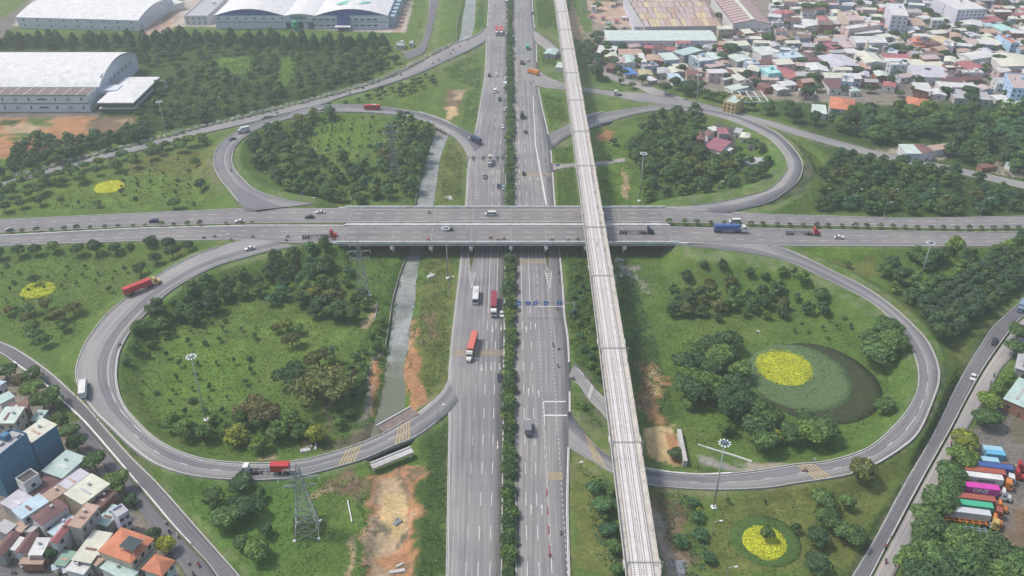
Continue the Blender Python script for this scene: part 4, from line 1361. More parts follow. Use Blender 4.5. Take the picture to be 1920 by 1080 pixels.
def crown_mesh(name, kind, seed, lod=False):
 rg = np.random.default_rng(seed)
 lobes = []
 if kind == 'round':      # 7 m tall, broad
  for k in range(9):
   a = rg.uniform(0,6.28)
   d = rg.uniform(.5,2.0)
   r = rg.uniform(1.15,1.75)
   lobes.append((d * math.cos(a), d * math.sin(a), rg.uniform(3.4,5.4), r, r, r * .85))
  lobes.append((0,0,5.2,1.9,1.9,1.5))
  n, s, inner, flat = 1050,.6,.78,.74
 elif kind == 'dense':    # grove tree, tall crown near the ground
  for k in range(11):
   a = rg.uniform(0,6.28)
   d = rg.uniform(.3,1.9)
   r = rg.uniform(1.0,1.6)
   lobes.append((d * math.cos(a), d * math.sin(a), rg.uniform(2.2,6.3 - d * .9), r, r, r * .95))
  lobes.append((0,0,6.0,1.1,1.1,1.1))
  n, s, inner, flat = 1000,.6,.78,.74
 elif kind == 'spire':    # pointed crown
  for k in range(12):
   f = k / 11
   a = rg.uniform(0,6.28)
   r = 2.3 * (1 - f) ** .7 + .75
   lobes.append((.45 * (1 - f) * math.cos(a),.45 * (1 - f) * math.sin(a),1.8 + f * 5.8, r, r, 1.0))
  n, s, inner, flat = 950,.62,.78,.72
 elif kind == 'umbrella':  # wide feathery shade tree
  for k in range(16):
   a = rg.uniform(0,6.28)
   d = rg.uniform(.8,3.6)
   r = rg.uniform(1.0,1.7)
   lobes.append((d * math.cos(a), d * math.sin(a),5.6 - d * d * .11 + rg.uniform(-.4,.4), r, r, r * .6))
  lobes.append((0,0,5.7,2.2,2.2,1.0))
  n, s, inner, flat = 1700,.55,.74,.68
 elif kind == 'sparse':   # thin young tree
  for k in range(6):
   a = rg.uniform(0,6.28)
   d = rg.uniform(.2,.8)
   r = rg.uniform(.5,.8)
   lobes.append((d * math.cos(a), d * math.sin(a), rg.uniform(1.7,3.4), r, r, r))
  n, s, inner, flat = 260,.4,.5,.3
 elif kind == 'sapling':
  for k in range(4):
   a = rg.uniform(0,6.28)
   d = rg.uniform(0,.3)
   lobes.append((d * math.cos(a), d * math.sin(a), rg.uniform(.7,1.7),.38,.38,.5))
  n, s, inner, flat = 110,.3,.4,.3
 elif kind == 'shrub':
  for k in range(8):
   a = rg.uniform(0,6.28)
   d = rg.uniform(.1,.8)
   r = rg.uniform(.55,.9)
   lobes.append((d * math.cos(a), d * math.sin(a), rg.uniform(.5,1.7), r, r, r * .9))
  n, s, inner, flat = 420,.36,.7,.55
 elif kind == 'ball':      # clipped round shrub on a stem
  for k in range(6):
   a = rg.uniform(0,6.28)
   lobes.append((.45 * math.cos(a),.45 * math.sin(a), rg.uniform(1.4,2.2),.95,.95,.85))
  n, s, inner, flat = 360,.36,.75,.6
 if kind == 'palm':
  V, F = [], []
  for k in range(17):
   a = k * 2.399 + rg.uniform(-.2,.2)
   el = rg.uniform(.05,1.15)
   base = np.array([0,0,6.0])
   prev = base
   seg = 6
   L = 2.7
   for j in range(seg):
    e = el - j * .33
    d = np.array([math.cos(a) * math.cos(e), math.sin(a) * math.cos(e), math.sin(e)])
    nxt = prev + d * L / seg
    side = np.array([-math.sin(a), math.cos(a),0]) * (.42 * math.sin(math.pi * (j + .8) / (seg + .6)))
    o = len(V)
    droop = np.array([0,0,-.12])
    V += [prev, nxt, nxt + side + droop, prev + side + droop, nxt - side + droop, prev - side + droop]
    F += [(o, o + 1, o + 2, o + 3),(o + 1, o, o + 5, o + 4)]
    prev = nxt
  return grid_mesh(name, V, F, LEAF['mid'])
 if lod:
  n, s = int(n * .5), s * 1.4
 pts, nr = lobed_points(lobes, n, rg, inner)
 V, F = cards(pts, nr, s, rg, flat)
 if lod:
  return V
 return grid_mesh(name, V, F, LEAF['mid'])
def trunk_mesh(name, h, r, seed, limbs=4, spread=1.2, lean=.15):
 rg = random.Random(seed)
 m = MB()
 top = (rg.uniform(-lean, lean), rg.uniform(-lean, lean), h)
 m.tube((0,0,-.5), top, r, r * .7,7)
 for k in range(limbs):
  a = 6.28 * k / limbs + rg.uniform(-.4,.4)
  e = (top[0] + spread * math.cos(a), top[1] + spread * math.sin(a), h + rg.uniform(.8,1.8))
  m.tube(top, e, r * .6, r * .25,5)
 return m.mesh(name, BARK)
KIND = {}
for kd, nv, th, tr_, lm, sp in (('round', 4,3.0,.2,5,1.4),('dense', 5,2.4,.2,4,1.0),('spire', 3,2.0,.18,2,.4),('umbrella', 3,3.6,.32,6,2.2),('sparse', 3,1.6,.08,3,.5),('sapling', 3,.8,.05,2,.2),('shrub', 4,.5,.08,3,.4),('ball', 3,1.2,.07,3,.3),('palm', 2,6.0,.17,0,0)):
 KIND[kd] = ([crown_mesh('crown_' + kd, kd, 100 + 17 * i + len(kd) * 7) for i in range(nv)], [trunk_mesh('trunk_' + kd, th, tr_, 5 + i, lm, sp) for i in range(2)], {'round': 6.9, 'dense': 7.1, 'spire': 8.8, 'umbrella': 7.0, 'sparse': 4.0, 'sapling': 2.0, 'shrub': 2.4, 'ball': 3.0, 'palm': 7.4}[kd])
LOD = {k: [crown_mesh('', k, 900 + i, True) for i in range(4)] for k in ('round', 'dense', 'spire')}
TREES = []
NAME = {'round': 'tree', 'dense': 'tree', 'spire': 'pointed_tree', 'umbrella': 'shade_tree', 'sparse': 'young_tree', 'sapling': 'sapling', 'shrub': 'shrub', 'ball': 'clipped_shrub', 'palm': 'palm_tree'}
CATN = {'shrub': 'shrub', 'ball': 'shrub', 'sapling': 'sapling', 'palm': 'palm'}
def tree(p, kind, height, tone, label, group=None, wide=1.0, name=None):
 cr, tr, h0 = KIND[kind]
 if kind in ('round', 'umbrella'):
  height, wide = height * 1.12, wide * 1.22
 s = height / h0
 e = thing(name or NAME[kind], label, CATN.get(kind, 'tree'),(p[0], p[1], p[2]), rng.uniform(0,6.28), group)
 e.scale = (s * wide, s * wide, s)
 if kind not in ('shrub',):
  obj('trunk', rng.choice(tr), e)
 c = obj('crown', rng.choice(cr), e)
 paint(c, LEAF[tone])
 TREES.append((p[0], p[1], height * .4 * wide))
 return e
def tone_pick(tones):
 return rng.choices([t for t, _ in tones], [w for _, w in tones])[0]
def scatter(poly, spacing, tries=30, avoid_road=2.0, holes=()):
 """Blue-noise points on the land inside a photo outline."""
 pw = [P(a, b)[:2] for a, b in poly]
 hw = [[P(a, b)[:2] for a, b in h] for h in holes]
 x0, x1 = min(p[0] for p in pw), max(p[0] for p in pw)
 y0, y1 = min(p[1] for p in pw), max(p[1] for p in pw)
 cell = {}
 out = []
 n = int((x1 - x0) * (y1 - y0) / (spacing * spacing) * 4)
 X = np.array([rng.uniform(x0, x1) for _ in range(n)])
 Y = np.array([rng.uniform(y0, y1) for _ in range(n)])
 ok = in_poly(pw, X, Y)
 for h in hw:
  ok &= ~in_poly(h, X, Y)
 for x, y in zip(X[ok], Y[ok]):
  ci, cj = int(x // spacing), int(y // spacing)
  if any((x - a) ** 2 + (y - b) ** 2 < spacing * spacing for i in (-1,0,1) for j in (-1,0,1) for a, b in cell.get((ci + i, cj + j),())):
   continue
  if road_gap(x, y) < avoid_road or gz(x, y) < -1.2:
   continue
  cell.setdefault((ci, cj), []).append((x, y))
  out.append((x, y))
 return out
def cell_word(x, y, x0, x1, y0, y1):
 fx, fy = (x - x0) / max(1e-6, x1 - x0),(y - y0) / max(1e-6, y1 - y0)
 a = 'left' if fx < .33 else ('right' if fx > .67 else 'middle')
 b = 'front' if fy < .33 else ('back' if fy > .67 else 'centre')
 return {'frontleft': 'front left corner', 'frontmiddle': 'front edge', 'frontright': 'front right corner', 'centreleft': 'left side', 'centremiddle': 'centre', 'centreright': 'right side', 'backleft': 'back left corner', 'backmiddle': 'back edge', 'backright': 'back right corner'}[b + a]
TONEWORD = {'dark': 'dark green', 'mid': 'mid green', 'light': 'light green', 'olive': 'olive green', 'lime': 'yellow green', 'rust': 'rust brown', 'pale': 'pale grey green', 'blue': 'blue green', 'pine': 'grey green', 'yellow': 'yellow'}
ORD = ['first', 'second', 'third', 'fourth', 'fifth', 'sixth', 'seventh', 'eighth', 'ninth', 'tenth', 'eleventh', 'twelfth', 'thirteenth', 'fourteenth', 'fifteenth', 'sixteenth', 'seventeenth', 'eighteenth', 'nineteenth', 'twentieth']
ORD += ['twenty-' + o for o in ORD[:9]] + ['thirtieth']
GROVES, SPECS = [], []
def grove(where, poly, spacing, kind, hts, tones, holes=(), wide=(1.15,1.55), gap=2.0, noun='tree', bonus=1.0):
 pts = scatter(poly, spacing, avoid_road=gap, holes=holes)
 if not pts:
  return
 x0, x1 = min(p[0] for p in pts), max(p[0] for p in pts)
 y0, y1 = min(p[1] for p in pts), max(p[1] for p in pts)
 for (x, y) in pts:
  tn, h, w = tone_pick(tones), rng.uniform(*hts), rng.uniform(*wide)
  SPECS.append(dict(where=where, x=x, y=y, z=gz(x, y) - .1, tone=tn, h=h, w=w, kind=kind, cell=cell_word(x, y, x0, x1, y0, y1), size=bonus * h * F_PX / math.hypot(y, CAM_H)))
def finish_groves(most):
 """The trees that show largest become single trees; each wood's others are one mass."""
 SPECS.sort(key=lambda q: -q['size'])
 for q in SPECS[:most]:
  lb = f"{TONEWORD[q['tone']]} tree, {q['cell']} of the {q['where']}"
  tree((q['x'], q['y'], q['z']), q['kind'], q['h'], q['tone'], lb, lb.replace(' tree,', ' trees,'), q['w'])
 mass = {}
 for q in SPECS[most:]:
  mass.setdefault(q['where'], []).append(q)
  TREES.append((q['x'], q['y'], q['h'] * .4 * q['w']))
 for where, qs in mass.items():
  tones = sorted({q['tone'] for q in qs})
  VV, FF, MI, off = [], [], [], 0
  for q in qs:
   me, h0 = rng.choice(LOD[q['kind']]), KIND[q['kind']][2]
   s_, a = q['h'] / h0, rng.uniform(0,6.28)
   ca, sa = math.cos(a) * s_ * q['w'], math.sin(a) * s_ * q['w']
   x, y, z = me[:, 0], me[:, 1], me[:, 2]
   VV.append(np.column_stack([x * ca - y * sa + q['x'], x * sa + y * ca + q['y'], z * s_ + q['z']]))
   n = len(me) // 4
   FF.append(np.arange(len(me)).reshape(-1,4) + off)
   MI.append(np.full(n, tones.index(q['tone']), np.int32))
   off += len(me)
  m = grid_mesh('woodland', np.vstack(VV), np.vstack(FF), [LEAF[t] for t in tones])
  m.polygons.foreach_set('material_index', np.concatenate(MI))
  tag(obj('woodland', m), f'close-set trees of the {where}', 'trees', kind='stuff')
DK = (('dark', 6),('mid', 3),('blue', 1),('light', .6))
MX = (('dark', 3),('mid', 4),('light', 2),('olive', .6))
FAR = (('dark', 4),('mid', 4),('blue', 2))
#  woods and groves
grove('far factory tree belt', [(-20,92),(120,94),(250,95),(400,92),(560,96),(735,100),(738,84),(560,79),(400,76),(320,72),(240,78),(0,82)], 7.4, 'spire', (9,12.5), FAR, wide=(1.1,1.4))
grove('woodland right of the white factory', [(228,238),(285,205),(300,165),(335,130),(400,96),(520,100),(690,102),(735,108),(700,142),(640,166),(560,186),(440,214),(350,238),(265,262)], 8.6, 'dense', (4.5,9.0), MX, holes=([(408,108),(478,106),(474,142),(410,142)], [(520,110),(548,108),(554,162),(526,164)], [(345,100),(375,92),(365,128),(340,128)], [(560,108),(690,106),(640,118),(562,122)], [(450,150),(520,150),(500,168),(440,172)]))
grove('clump below the orange earth field', [(10,318),(30,285),(75,270),(150,268),(215,262),(262,250),(285,262),(200,285),(90,312),(0,338)], 6.2, 'dense', (7,9.5), DK)
grove('row beside the upper left service road', [(-10,362),(130,325),(280,287),(395,258),(405,266),(300,300),(200,332),(130,350),(0,392)], 6.4, 'round', (5.0,7.2), DK)
grove('bushes above the upper left loop', [(600,205),(700,176),(780,150),(815,140),(818,160),(760,178),(690,190)], 5.5, 'round', (2.6,4.8), MX)
grove('upper left loop grove', [(478,312),(470,275),(500,248),(560,228),(600,215),(640,214),(580,245),(572,285),(610,305),(700,312),(725,270),(735,225),(790,235),(808,262),(788,320),(770,382),(690,384),(600,380),(530,355)], 6.9, 'dense', (6.0,10.0),(('dark', 6),('mid', 3),('olive', .8),('blue', 1)))
grove('lower left loop grove', [(345,560),(400,522),(470,500),(540,480),(560,470),(615,482),(660,520),(698,578),(640,600),(560,575),(490,575),(400,590),(300,640),(245,660),(262,622)], 6.2, 'dense', (5.5,9.5),(('dark', 6),('mid', 4),('olive', .6),('blue', 1)))
grove('bottom grove of the lower left loop', [(285,805),(330,800),(380,805),(440,790),(540,795),(620,800),(590,845),(500,852),(420,848),(340,832)], 5.8, 'dense', (5.8,8.5),(('light', 5),('mid', 3),('lime', .6)))
grove('upper right loop grove', [(1175,285),(1200,245),(1225,218),(1290,218),(1322,232),(1300,262),(1312,300),(1370,312),(1445,312),(1440,340),(1370,368),(1290,380),(1215,382),(1200,340)], 6.8, 'dense', (6,10),(('dark', 5),('mid', 4),('olive', .6),('lime', .4)))
grove('wood right of the upper right loop', [(1548,305),(1570,290),(1640,302),(1700,312),(1810,335),(1925,365),(1925,400),(1780,404),(1640,402),(1535,396),(1530,360)], 6.6, 'dense', (5.0,8.2),(('dark', 4),('mid', 4),('olive', 1),('light', 1),('blue', 1)))
grove('wood behind the right service road', [(1425,212),(1470,210),(1520,235),(1560,225),(1600,222),(1690,218),(1760,215),(1850,212),(1930,200),(1930,335),(1850,318),(1760,292),(1690,280),(1600,262),(1500,232)], 8.2, 'dense', (8,12), FAR + (('light', .6),), holes=([(1700,255),(1790,262),(1800,292),(1700,290)], [(1550,200),(1610,200),(1610,228),(1550,228)]))
grove('wood right of the lower right loop', [(1640,512),(1690,492),(1760,478),(1800,462),(1930,450),(1930,470),(1830,520),(1740,590),(1715,590),(1650,535)], 6.4, 'dense', (6,9),(('dark', 4),('mid', 3),('light', .6)), holes=([(1715,512),(1790,510),(1790,540),(1715,545)],))
for k_, (a_, b_) in enumerate((((1758,650),(1930,520)),((1747,628),(1930,498)),((1738,606),(1930,476)),((1735,588),(1930,456)))):
 pa, pb = P(*a_), P(*b_)
 n_ = int((pb - pa).length / 5.2)
 for i_ in range(n_ + 1):
  q_ = pa.lerp(pb, i_ / n_) + Vector((rng.uniform(-.8,.8), rng.uniform(-.8,.8),0))
  SPECS.append(dict(where='planted rows beside the right service road', x=q_.x, y=q_.y, z=gz(q_.x, q_.y) - .1, tone=rng.choice(['pine', 'pine', 'dark']), h=rng.uniform(7,9), w=1.2, kind='dense', cell=f'{ORD[k_]} row', size=9 * F_PX / math.hypot(q_.y, CAM_H)))
grove('bushes on the inner left bend of the lower left loop', [(232,660),(262,605),(335,558),(410,585),(340,618),(285,660),(245,730)], 5.0, 'round', (2.6,4.6),(('dark', 4),('mid', 4),('blue', 1)))
grove('thicket beside the near canal', [(650,690),(690,640),(712,600),(722,640),(700,690),(680,760),(640,810),(625,780)], 4.6, 'round', (2.2,4.2),(('mid', 4),('light', 3)))
grove('top orchard of the lower right loop', [(1245,548),(1300,512),(1380,492),(1450,494),(1500,506),(1560,545),(1610,580),(1560,590),(1500,610),(1430,605),(1340,608),(1260,600)], 5.6, 'dense', (3.8,7.0),(('dark', 4),('mid', 4),('olive', 2),('light', .8)))
grove('dark clump in the lower right loop', [(1262,725),(1288,672),(1340,655),(1382,660),(1388,725),(1395,775),(1470,800),(1545,812),(1560,840),(1480,856),(1400,850),(1372,810),(1315,770)], 6.0, 'round', (6.5,9.0),(('dark', 7),('mid', 3),('light', .5)), wide=(1.0,1.3))
grove('clump by the lower right loop kerb', [(1605,650),(1640,628),(1685,640),(1690,690),(1640,690)], 6.2, 'round', (7,8.5),(('dark', 3),('mid', 4),('olive', 1)))
grove('clump below the truck yard', [(1705,1062),(1735,1030),(1790,1042),(1840,1062),(1930,1085),(1930,1140),(1700,1140)], 6.0, 'round', (7,9),(('dark', 4),('mid', 4),('light', 1)))
grove('orchard below the lower right loop', [(1520,960),(1545,935),(1630,930),(1600,985),(1565,1080),(1520,1080)], 7.2, 'round', (4.2,6.0),(('dark', 5),('mid', 4)))
grove('shrubbery left of the large pylon', [(380,925),(440,915),(500,940),(520,990),(490,1060),(440,1050),(400,980)], 6.0, 'round', (4.0,6.0),(('dark', 3),('mid', 5)))
grove('patch above the left service road', [(15,590),(60,580),(140,585),(130,640),(85,655),(30,620)], 6.0, 'round', (4.2,6.2),(('dark', 3),('mid', 4),('olive', 2),('rust', .4)))
grove('belt between the viaduct and the village', [(1095,130),(1085,100),(1105,75),(1140,60),(1165,75),(1140,128),(1210,168),(1150,165)], 6.5, 'round', (4,7.5), DK)
grove('line on the village side of the upper right road', [(1240,188),(1270,178),(1330,188),(1400,205),(1440,222),(1440,210),(1380,195),(1300,165),(1262,165)], 6.8, 'round', (6,9), DK, gap=1.0)
grove('bushes left of the viaduct', [(1072,500),(1106,490),(1118,590),(1135,740),(1138,800),(1112,770),(1086,700),(1076,640)], 4.2, 'round', (1.8,3.4),(('mid', 4),('light', 3),('blue', 3)))
grove('bushes in the slip lane wedge', [(1080,748),(1108,770),(1136,812),(1134,838),(1100,795)], 3.6, 'round', (2.0,3.4),(('mid', 3),('blue', 4)))
grove('thicket left of the near viaduct', [(1100,900),(1146,902),(1166,1020),(1172,1090),(1140,1070),(1112,980)], 4.6, 'round', (2.4,4.4),(('blue', 5),('mid', 3)))
grove('belt behind the white factory', [(225,122),(330,126),(345,104),(225,103)], 8, 'dense', (6,8.5), MX)
grove('edge of the far factory road', [(700,128),(745,116),(800,112),(780,128),(720,150)], 6.5, 'dense', (5,7.5), DK)
finish_groves(262)
#  explicit single trees: (px, py of the foot, kind, height, tone, width, label)
SINGLE = [
 (616,752, 'umbrella', 10.5, 'olive', 1.35, 'large olive shade tree with spreading crown in the lower left loop'),
 (560,728, 'umbrella', 8.5, 'dark', 1.15, 'dark shade tree left of the large olive tree in the lower left loop'),
 (492,790, 'umbrella', 8.0, 'rust', 1.2, 'brownish spreading tree left of the olive shade tree'),
 (600,690, 'umbrella', 7.0, 'olive', 1.0, 'olive tree at the back of the large shade tree'),
 (668,745, 'umbrella', 6.0, 'dark', 1.0, 'dark tree at the right edge of the large shade tree'),
 (548,648, 'umbrella', 5.5, 'olive', 1.0, 'yellow-brown small tree on the lawn of the lower left loop'),
 (538,620, 'round', 5.0, 'lime', 1.0, 'yellow-green small tree behind the yellow-brown tree'),
 (520,624, 'round', 3.6, 'rust', 1.0, 'rusty little tree left of the yellow-green tree on the lawn'),
 (562,626, 'round', 4.2, 'mid', 1.0, 'green bush right of the yellow-green tree on the lawn'),
 (627,680, 'palm', 8.0, 'dark', 1.0, 'palm tree behind the large olive shade tree'),
 (634,598, 'round', 7.6, 'dark', 1.15, 'round dark tree left of the lattice pylon foot'),
 (664,602, 'round', 6.2, 'dark', 1.1, 'round dark tree right of the biggest round tree by the pylon'),
 (590,596, 'round', 5.0, 'dark', 1.1, 'dark tree at the end of the grove above the lawn'),
 (327,392, 'round', 5.6, 'dark', 1.15, 'round tree standing alone beside the upper left cross road'),
 (366,393, 'sparse', 5.0, 'mid', 1.0, 'thin tree right of the lone round tree by the cross road'),
 (378,358, 'round', 6.0, 'dark', 1.0, 'dark tree near the outer bend of the upper left loop'),
 (368,312, 'round', 5.0, 'mid', 1.0, 'dusky tree left of the upper left loop bend'),
 (185,388, 'round', 3.6, 'mid', 1.1, 'low tree below the left yellow flower bed'),
 (150,388, 'sparse', 4.4, 'mid', 1.0, 'sparse grey tree below left of the yellow flower bed'),
 (118,385, 'sparse', 5.0, 'mid', 1.2, 'sparse tree on the upper left lawn beside the cross road'),
 (78,386, 'round', 5.0, 'dark', 1.0, 'round dark tree on the far left of the upper left lawn'),
 (42,390, 'round', 4.6, 'mid', 1.1, 'mid green tree on the far left of the upper left lawn'),
 (10,398, 'round', 5.2, 'dark', 1.1, 'dark tree at the left picture edge above the cross road'),
 (260,352, 'sparse', 2.6, 'mid', 1.0, 'small bush right of the left yellow flower bed'),
 (67,533, 'round', 4.6, 'dark', 1.0, 'dark tree at the back rim of the lower left yellow bed'),
 (265,516, 'round', 5.8, 'dark', 1.0, 'dark tree at the outer edge of the lower left ramp'),
 (293,494, 'round', 5.2, 'dark', 1.0, 'dark tree behind the ramp edge tree below the cross road'),
 (326,486, 'round', 6.8, 'dark', 1.0, 'tall dark tree near the tip of the grass wedge'),
 (236,512, 'sparse', 4.2, 'mid', 1.0, 'sparse tree on the grass left of the lower left ramp'),
 (207,548, 'sparse', 3.6, 'mid', 1.2, 'sparse bush left of the red container truck on the ramp'),
 (1616,902, 'round', 6.6, 'olive', 1.15, 'olive tree leaning over the lower right ramp kerb'),
 (1655,775, 'round', 5.6, 'mid', 1.2, 'wide green tree beside the dark water crescent'),
 (1705,660, 'sparse', 3.6, 'olive', 1.0, 'small olive tree beside the inner kerb of the lower right loop'),
 (1490,1000, 'round', 3.8, 'dark', .7, 'slim dark shrub tree behind the lower yellow ring bed'),
 (1437,1012, 'round', 4.6, 'dark', .95, 'dark tree growing at the centre of the lower yellow ring bed'),
 (1588,502, 'round', 3.4, 'mid', 1.0, 'single small tree on the dry grass beside the lower right ramp'),
 (1487,518, 'sparse', 5.0, 'dark', 1.0, 'slim dark tree beside the top of the lower right loop'),
 (1746,545, 'round', 4.2, 'lime', 1.2, 'yellow green tree in the dark wood at the right'),
 (1452,830, 'round', 5.0, 'lime', 1.0, 'bright green small tree before the dark clump in the lower right loop'),
 (1310,720, 'round', 4.6, 'olive', 1.2, 'olive tree on the left flank of the dark clump'),
 (1292,768, 'round', 3.6, 'mid', 1.2, 'low bush left of the dark clump in the lower right loop'),
 (1360,815, 'round', 5.0, 'light', 1.1, 'light green tree at the front of the dark clump'),
 (1265,860, 'round', 3.4, 'dark', 1.4, 'dark bush at the front rim of the sand pit'),
 (1115,925, 'round', 4.0, 'blue', 1.2, 'blue green bush left of the viaduct near the lower ramp'),
 (1130,960, 'round', 5.0, 'blue', 1.3, 'large blue green bush left of the viaduct'),
 (1140,1005, 'round', 4.2, 'blue', 1.3, 'blue green bush lowest in the clump left of the viaduct'),
 (1298,945, 'shrub', 3.0, 'blue', 1.3, 'blue green shrub right of the viaduct below the ramp'),
 (1310,975, 'shrub', 3.0, 'blue', 1.4, 'second blue green shrub right of the viaduct below the ramp'),
 (1316,1010, 'shrub', 3.2, 'blue', 1.4, 'third blue green shrub in the column right of the viaduct'),
 (1275,1020, 'shrub', 3.2, 'blue', 1.5, 'blue green shrub above the grey pool by the viaduct'),
 (1330,1050, 'shrub', 3.2, 'blue', 1.4, 'lowest blue green shrub in the column right of the viaduct'),
 (1310,960, 'shrub', 2.0, 'lime', 1.0, 'little yellow green shrub beside the blue green column'),
 (140,590, 'umbrella', 5.0, 'olive', .9, 'tree with orange tinted crown left of the loop bend'),
 (60,745, 'round', 6.0, 'mid', 1.3, 'green tree over the roofs at the left edge'),
 (42,725, 'round', 5.0, 'rust', 1.0, 'brownish tree at the left edge beside the service road'),
 (86,770, 'round', 7.0, 'dark', 1.2, 'big dark tree on the left frontage street'),
 (118,805, 'round', 6.0, 'dark', 1.0, 'dark tree behind the tall blue walled building'),
 (148,845, 'round', 6.0, 'dark', 1.05, 'round dark tree right of the tall blue walled building'),
 (182,882, 'round', 6.4, 'mid', 1.1, 'round green tree right of the pale green roof'),
 (223,925, 'round', 7.2, 'mid', 1.1, 'large round tree shading the left frontage street'),
 (290,1015, 'round', 4.6, 'dark', 1.0, 'green tree behind the big orange roofed villa'),
 (316,1038, 'round', 5.0, 'lime', 1.0, 'yellow green tree between the two orange roofed houses'),
 (97,1050, 'round', 4.2, 'dark', 1.0, 'dark tree in front of the narrow red roofed house'),
 (136,1010, 'shrub', 3.2, 'mid', 1.4, 'roof-terrace shrub beside the narrow red roof'),
 (14,712, 'round', 6.0, 'dark', 1.3, 'wide dark tree at the left edge over the pale blue roof'),(100,762, 'round', 6.5, 'mid', 1.3, 'wide green tree between the teal roof and the service road'),(66,718, 'round', 5.5, 'dark', 1.3, 'dark tree beside the left service road divider'),(133,822, 'round', 5.0, 'mid', 1.2, 'green tree in the gap right of the blue block'),(248,948, 'round', 3.5, 'dark', 1.2, 'low dark tree before the white three storey house'),
 (1138,300, 'round', 3.5, 'mid', 1.2, 'green bush right of the viaduct by the access lane'),(1150,272, 'round', 4, 'dark', 1.2, 'dark bush below the dark ramp right of the viaduct'),(1132,345, 'round', 3, 'mid', 1.3, 'low bush right of the viaduct just beyond the overpass'),(1405,278, 'round', 6, 'dark', 1.2, 'dark tree right of the crimson roof'),(1425,285, 'round', 5.5, 'mid', 1.2, 'green tree behind the long grey roof'),(1380,290, 'round', 5, 'dark', 1.2, 'dark tree between crimson and grey roofs'),(1320,300, 'round', 6, 'dark', 1.2, 'dark tree in front of the red brick house'),
 (1905,640, 'round', 7.0, 'dark', 1.1, 'dark tree at the right picture edge beside the frontage street'),
 (1900,668, 'round', 6.5, 'mid', 1.1, 'green tree right of the frontage street above the green roof'),
 (1885,722, 'round', 5.5, 'light', 1.0, 'light green tree left of the green shed roof'),
 (1868,742, 'round', 5.0, 'mid', 1.0, 'green tree left of the green shed roof nearer the camera'),
 (1855,768, 'round', 5.8, 'light', 1.38, 'yellowish tree on the frontage street below the green shed'),
 (1845,800, 'round', 6.3, 'mid', 1.38, 'green tree on the frontage street above the truck yard'),
 (1808,842, 'round', 5.6, 'lime', 1.50, 'yellow green tree at the top corner of the truck yard'),
 (1798,872, 'round', 6.0, 'light', 1.50, 'light green tree left of the blue container'),
 (1784,905, 'round', 6.0, 'mid', 1.50, 'green tree left of the white container'),
 (1776,925, 'round', 6.0, 'mid', 1.38, 'green tree left of the magenta container'),
 (1760,960, 'round', 6.5, 'mid', 1.50, 'green tree left of the green container'),
 (1735,985, 'round', 6.0, 'mid', 1.38, 'green tree left of the grey container by the street'),
 (1822,1022, 'round', 4.6, 'light', 1.2, 'light green tree at the lower end of the truck yard'),(1722,1022, 'round', 7, 'mid', 1.2, 'green tree beside the bottom of the right frontage street'),(1748,1012, 'round', 7, 'dark', 1.2, 'dark tree below the grey container by the street'),(1790,1040, 'round', 7.5, 'mid', 1.2, 'broad green tree below the empty trailers'),(1858,1048, 'round', 8, 'dark', 1.2, 'broad dark tree below the truck yard on the right'),(1905,1070, 'round', 7, 'mid', 1.2, 'green tree in the bottom right corner'),
 (1118,150, 'round', 9.0, 'dark', 1.0, 'tall dark tree at the village corner beside the viaduct'),
 (1204,160, 'round', 7.0, 'dark', .9, 'oval dark tree on the village lane'),
 (1248,178, 'round', 8.0, 'dark', 1.0, 'large round tree right of the village lane'),
 (1302,118, 'round', 6.5, 'dark', 1.0, 'dark round tree left of the pale blue house'),
 (1370,108, 'round', 10, 'dark', 1.3, 'huge dark tree below the red striped roof warehouse'),
 (1440,84, 'round', 8, 'mid', 1.2, 'green tree right of the red striped roof warehouse'),
 (1122,72, 'round', 6, 'mid', 1.2, 'green tree beside the construction yard'),
 (1535,22, 'round', 8, 'light', 1.4, 'light green tree in the far village top'),
 (1515,25, 'round', 8, 'mid', 1.4, 'mid green tree left of the light green far tree'),
 (1520,160, 'round', 8, 'dark', 1.2, 'dark tree left of the long cream roof'),
 (1510,185, 'round', 8, 'dark', 1.2, 'dark tree in front of the pale roofs above the right wood'),
 (1536,102, 'round', 7, 'dark', 1.2, 'dark tree left of the lilac roofs'),
 (1548,72, 'round', 6, 'light', 1.0, 'light green tree among red roofs in the far village'),
 (1675,75, 'round', 7, 'dark', 1.1, 'round dark tree right of the long white roof'),
 (1695,78, 'round', 6, 'mid', 1.1, 'mid green tree next to the round dark far tree'),
 (1690,98, 'round', 5, 'mid', 1.8, 'wide low green tree before the pagoda'),
 (1790,84, 'round', 6, 'dark', 1.1, 'dark tree in front of the yellow roof'),
 (1820,66, 'round', 7, 'dark', 1.2, 'dark tree above the pink roofs'),
 (1875,126, 'round', 8, 'dark', 1.4, 'dark tree in front of the large white roof at the right edge'),
 (1790,118, 'round', 6, 'dark', 1.3, 'dark tree left of the far crimson roof'),
 (1770,112, 'round', 6, 'dark', 1.3, 'dark tree behind the grey courtyard roofs'),
 (1860,98, 'round', 5, 'mid', 1.2, 'green bush right of the long far white roof'),
 (1895,70, 'round', 5, 'light', 1.3, 'light green bush left of the blue house'),
 (1785,38, 'round', 7, 'dark', 1.4, 'dark wide tree below the crimson far roofs'),
 (1735,30, 'round', 7, 'dark', 1.4, 'dark tree by the far grey frames'),
 (1722,162, 'round', 5, 'dark', 1.1, 'dark tree in the grey courtyard'),
 (1812,178, 'round', 6, 'dark', 1.1, 'dark pointed tree cut into the grey yard'),
 (1560,56, 'round', 5, 'light', 1.0, 'light green garden tree in the far village'),
 (1665,24, 'round', 6, 'dark', 1.2, 'dark tree left of the white tower block'),
 (1450,62, 'round', 5, 'mid', 1.2, 'green tree below the small far red roof'),
 (1120,20, 'round', 7, 'mid', 1.2, 'green tree beyond the construction yard'),
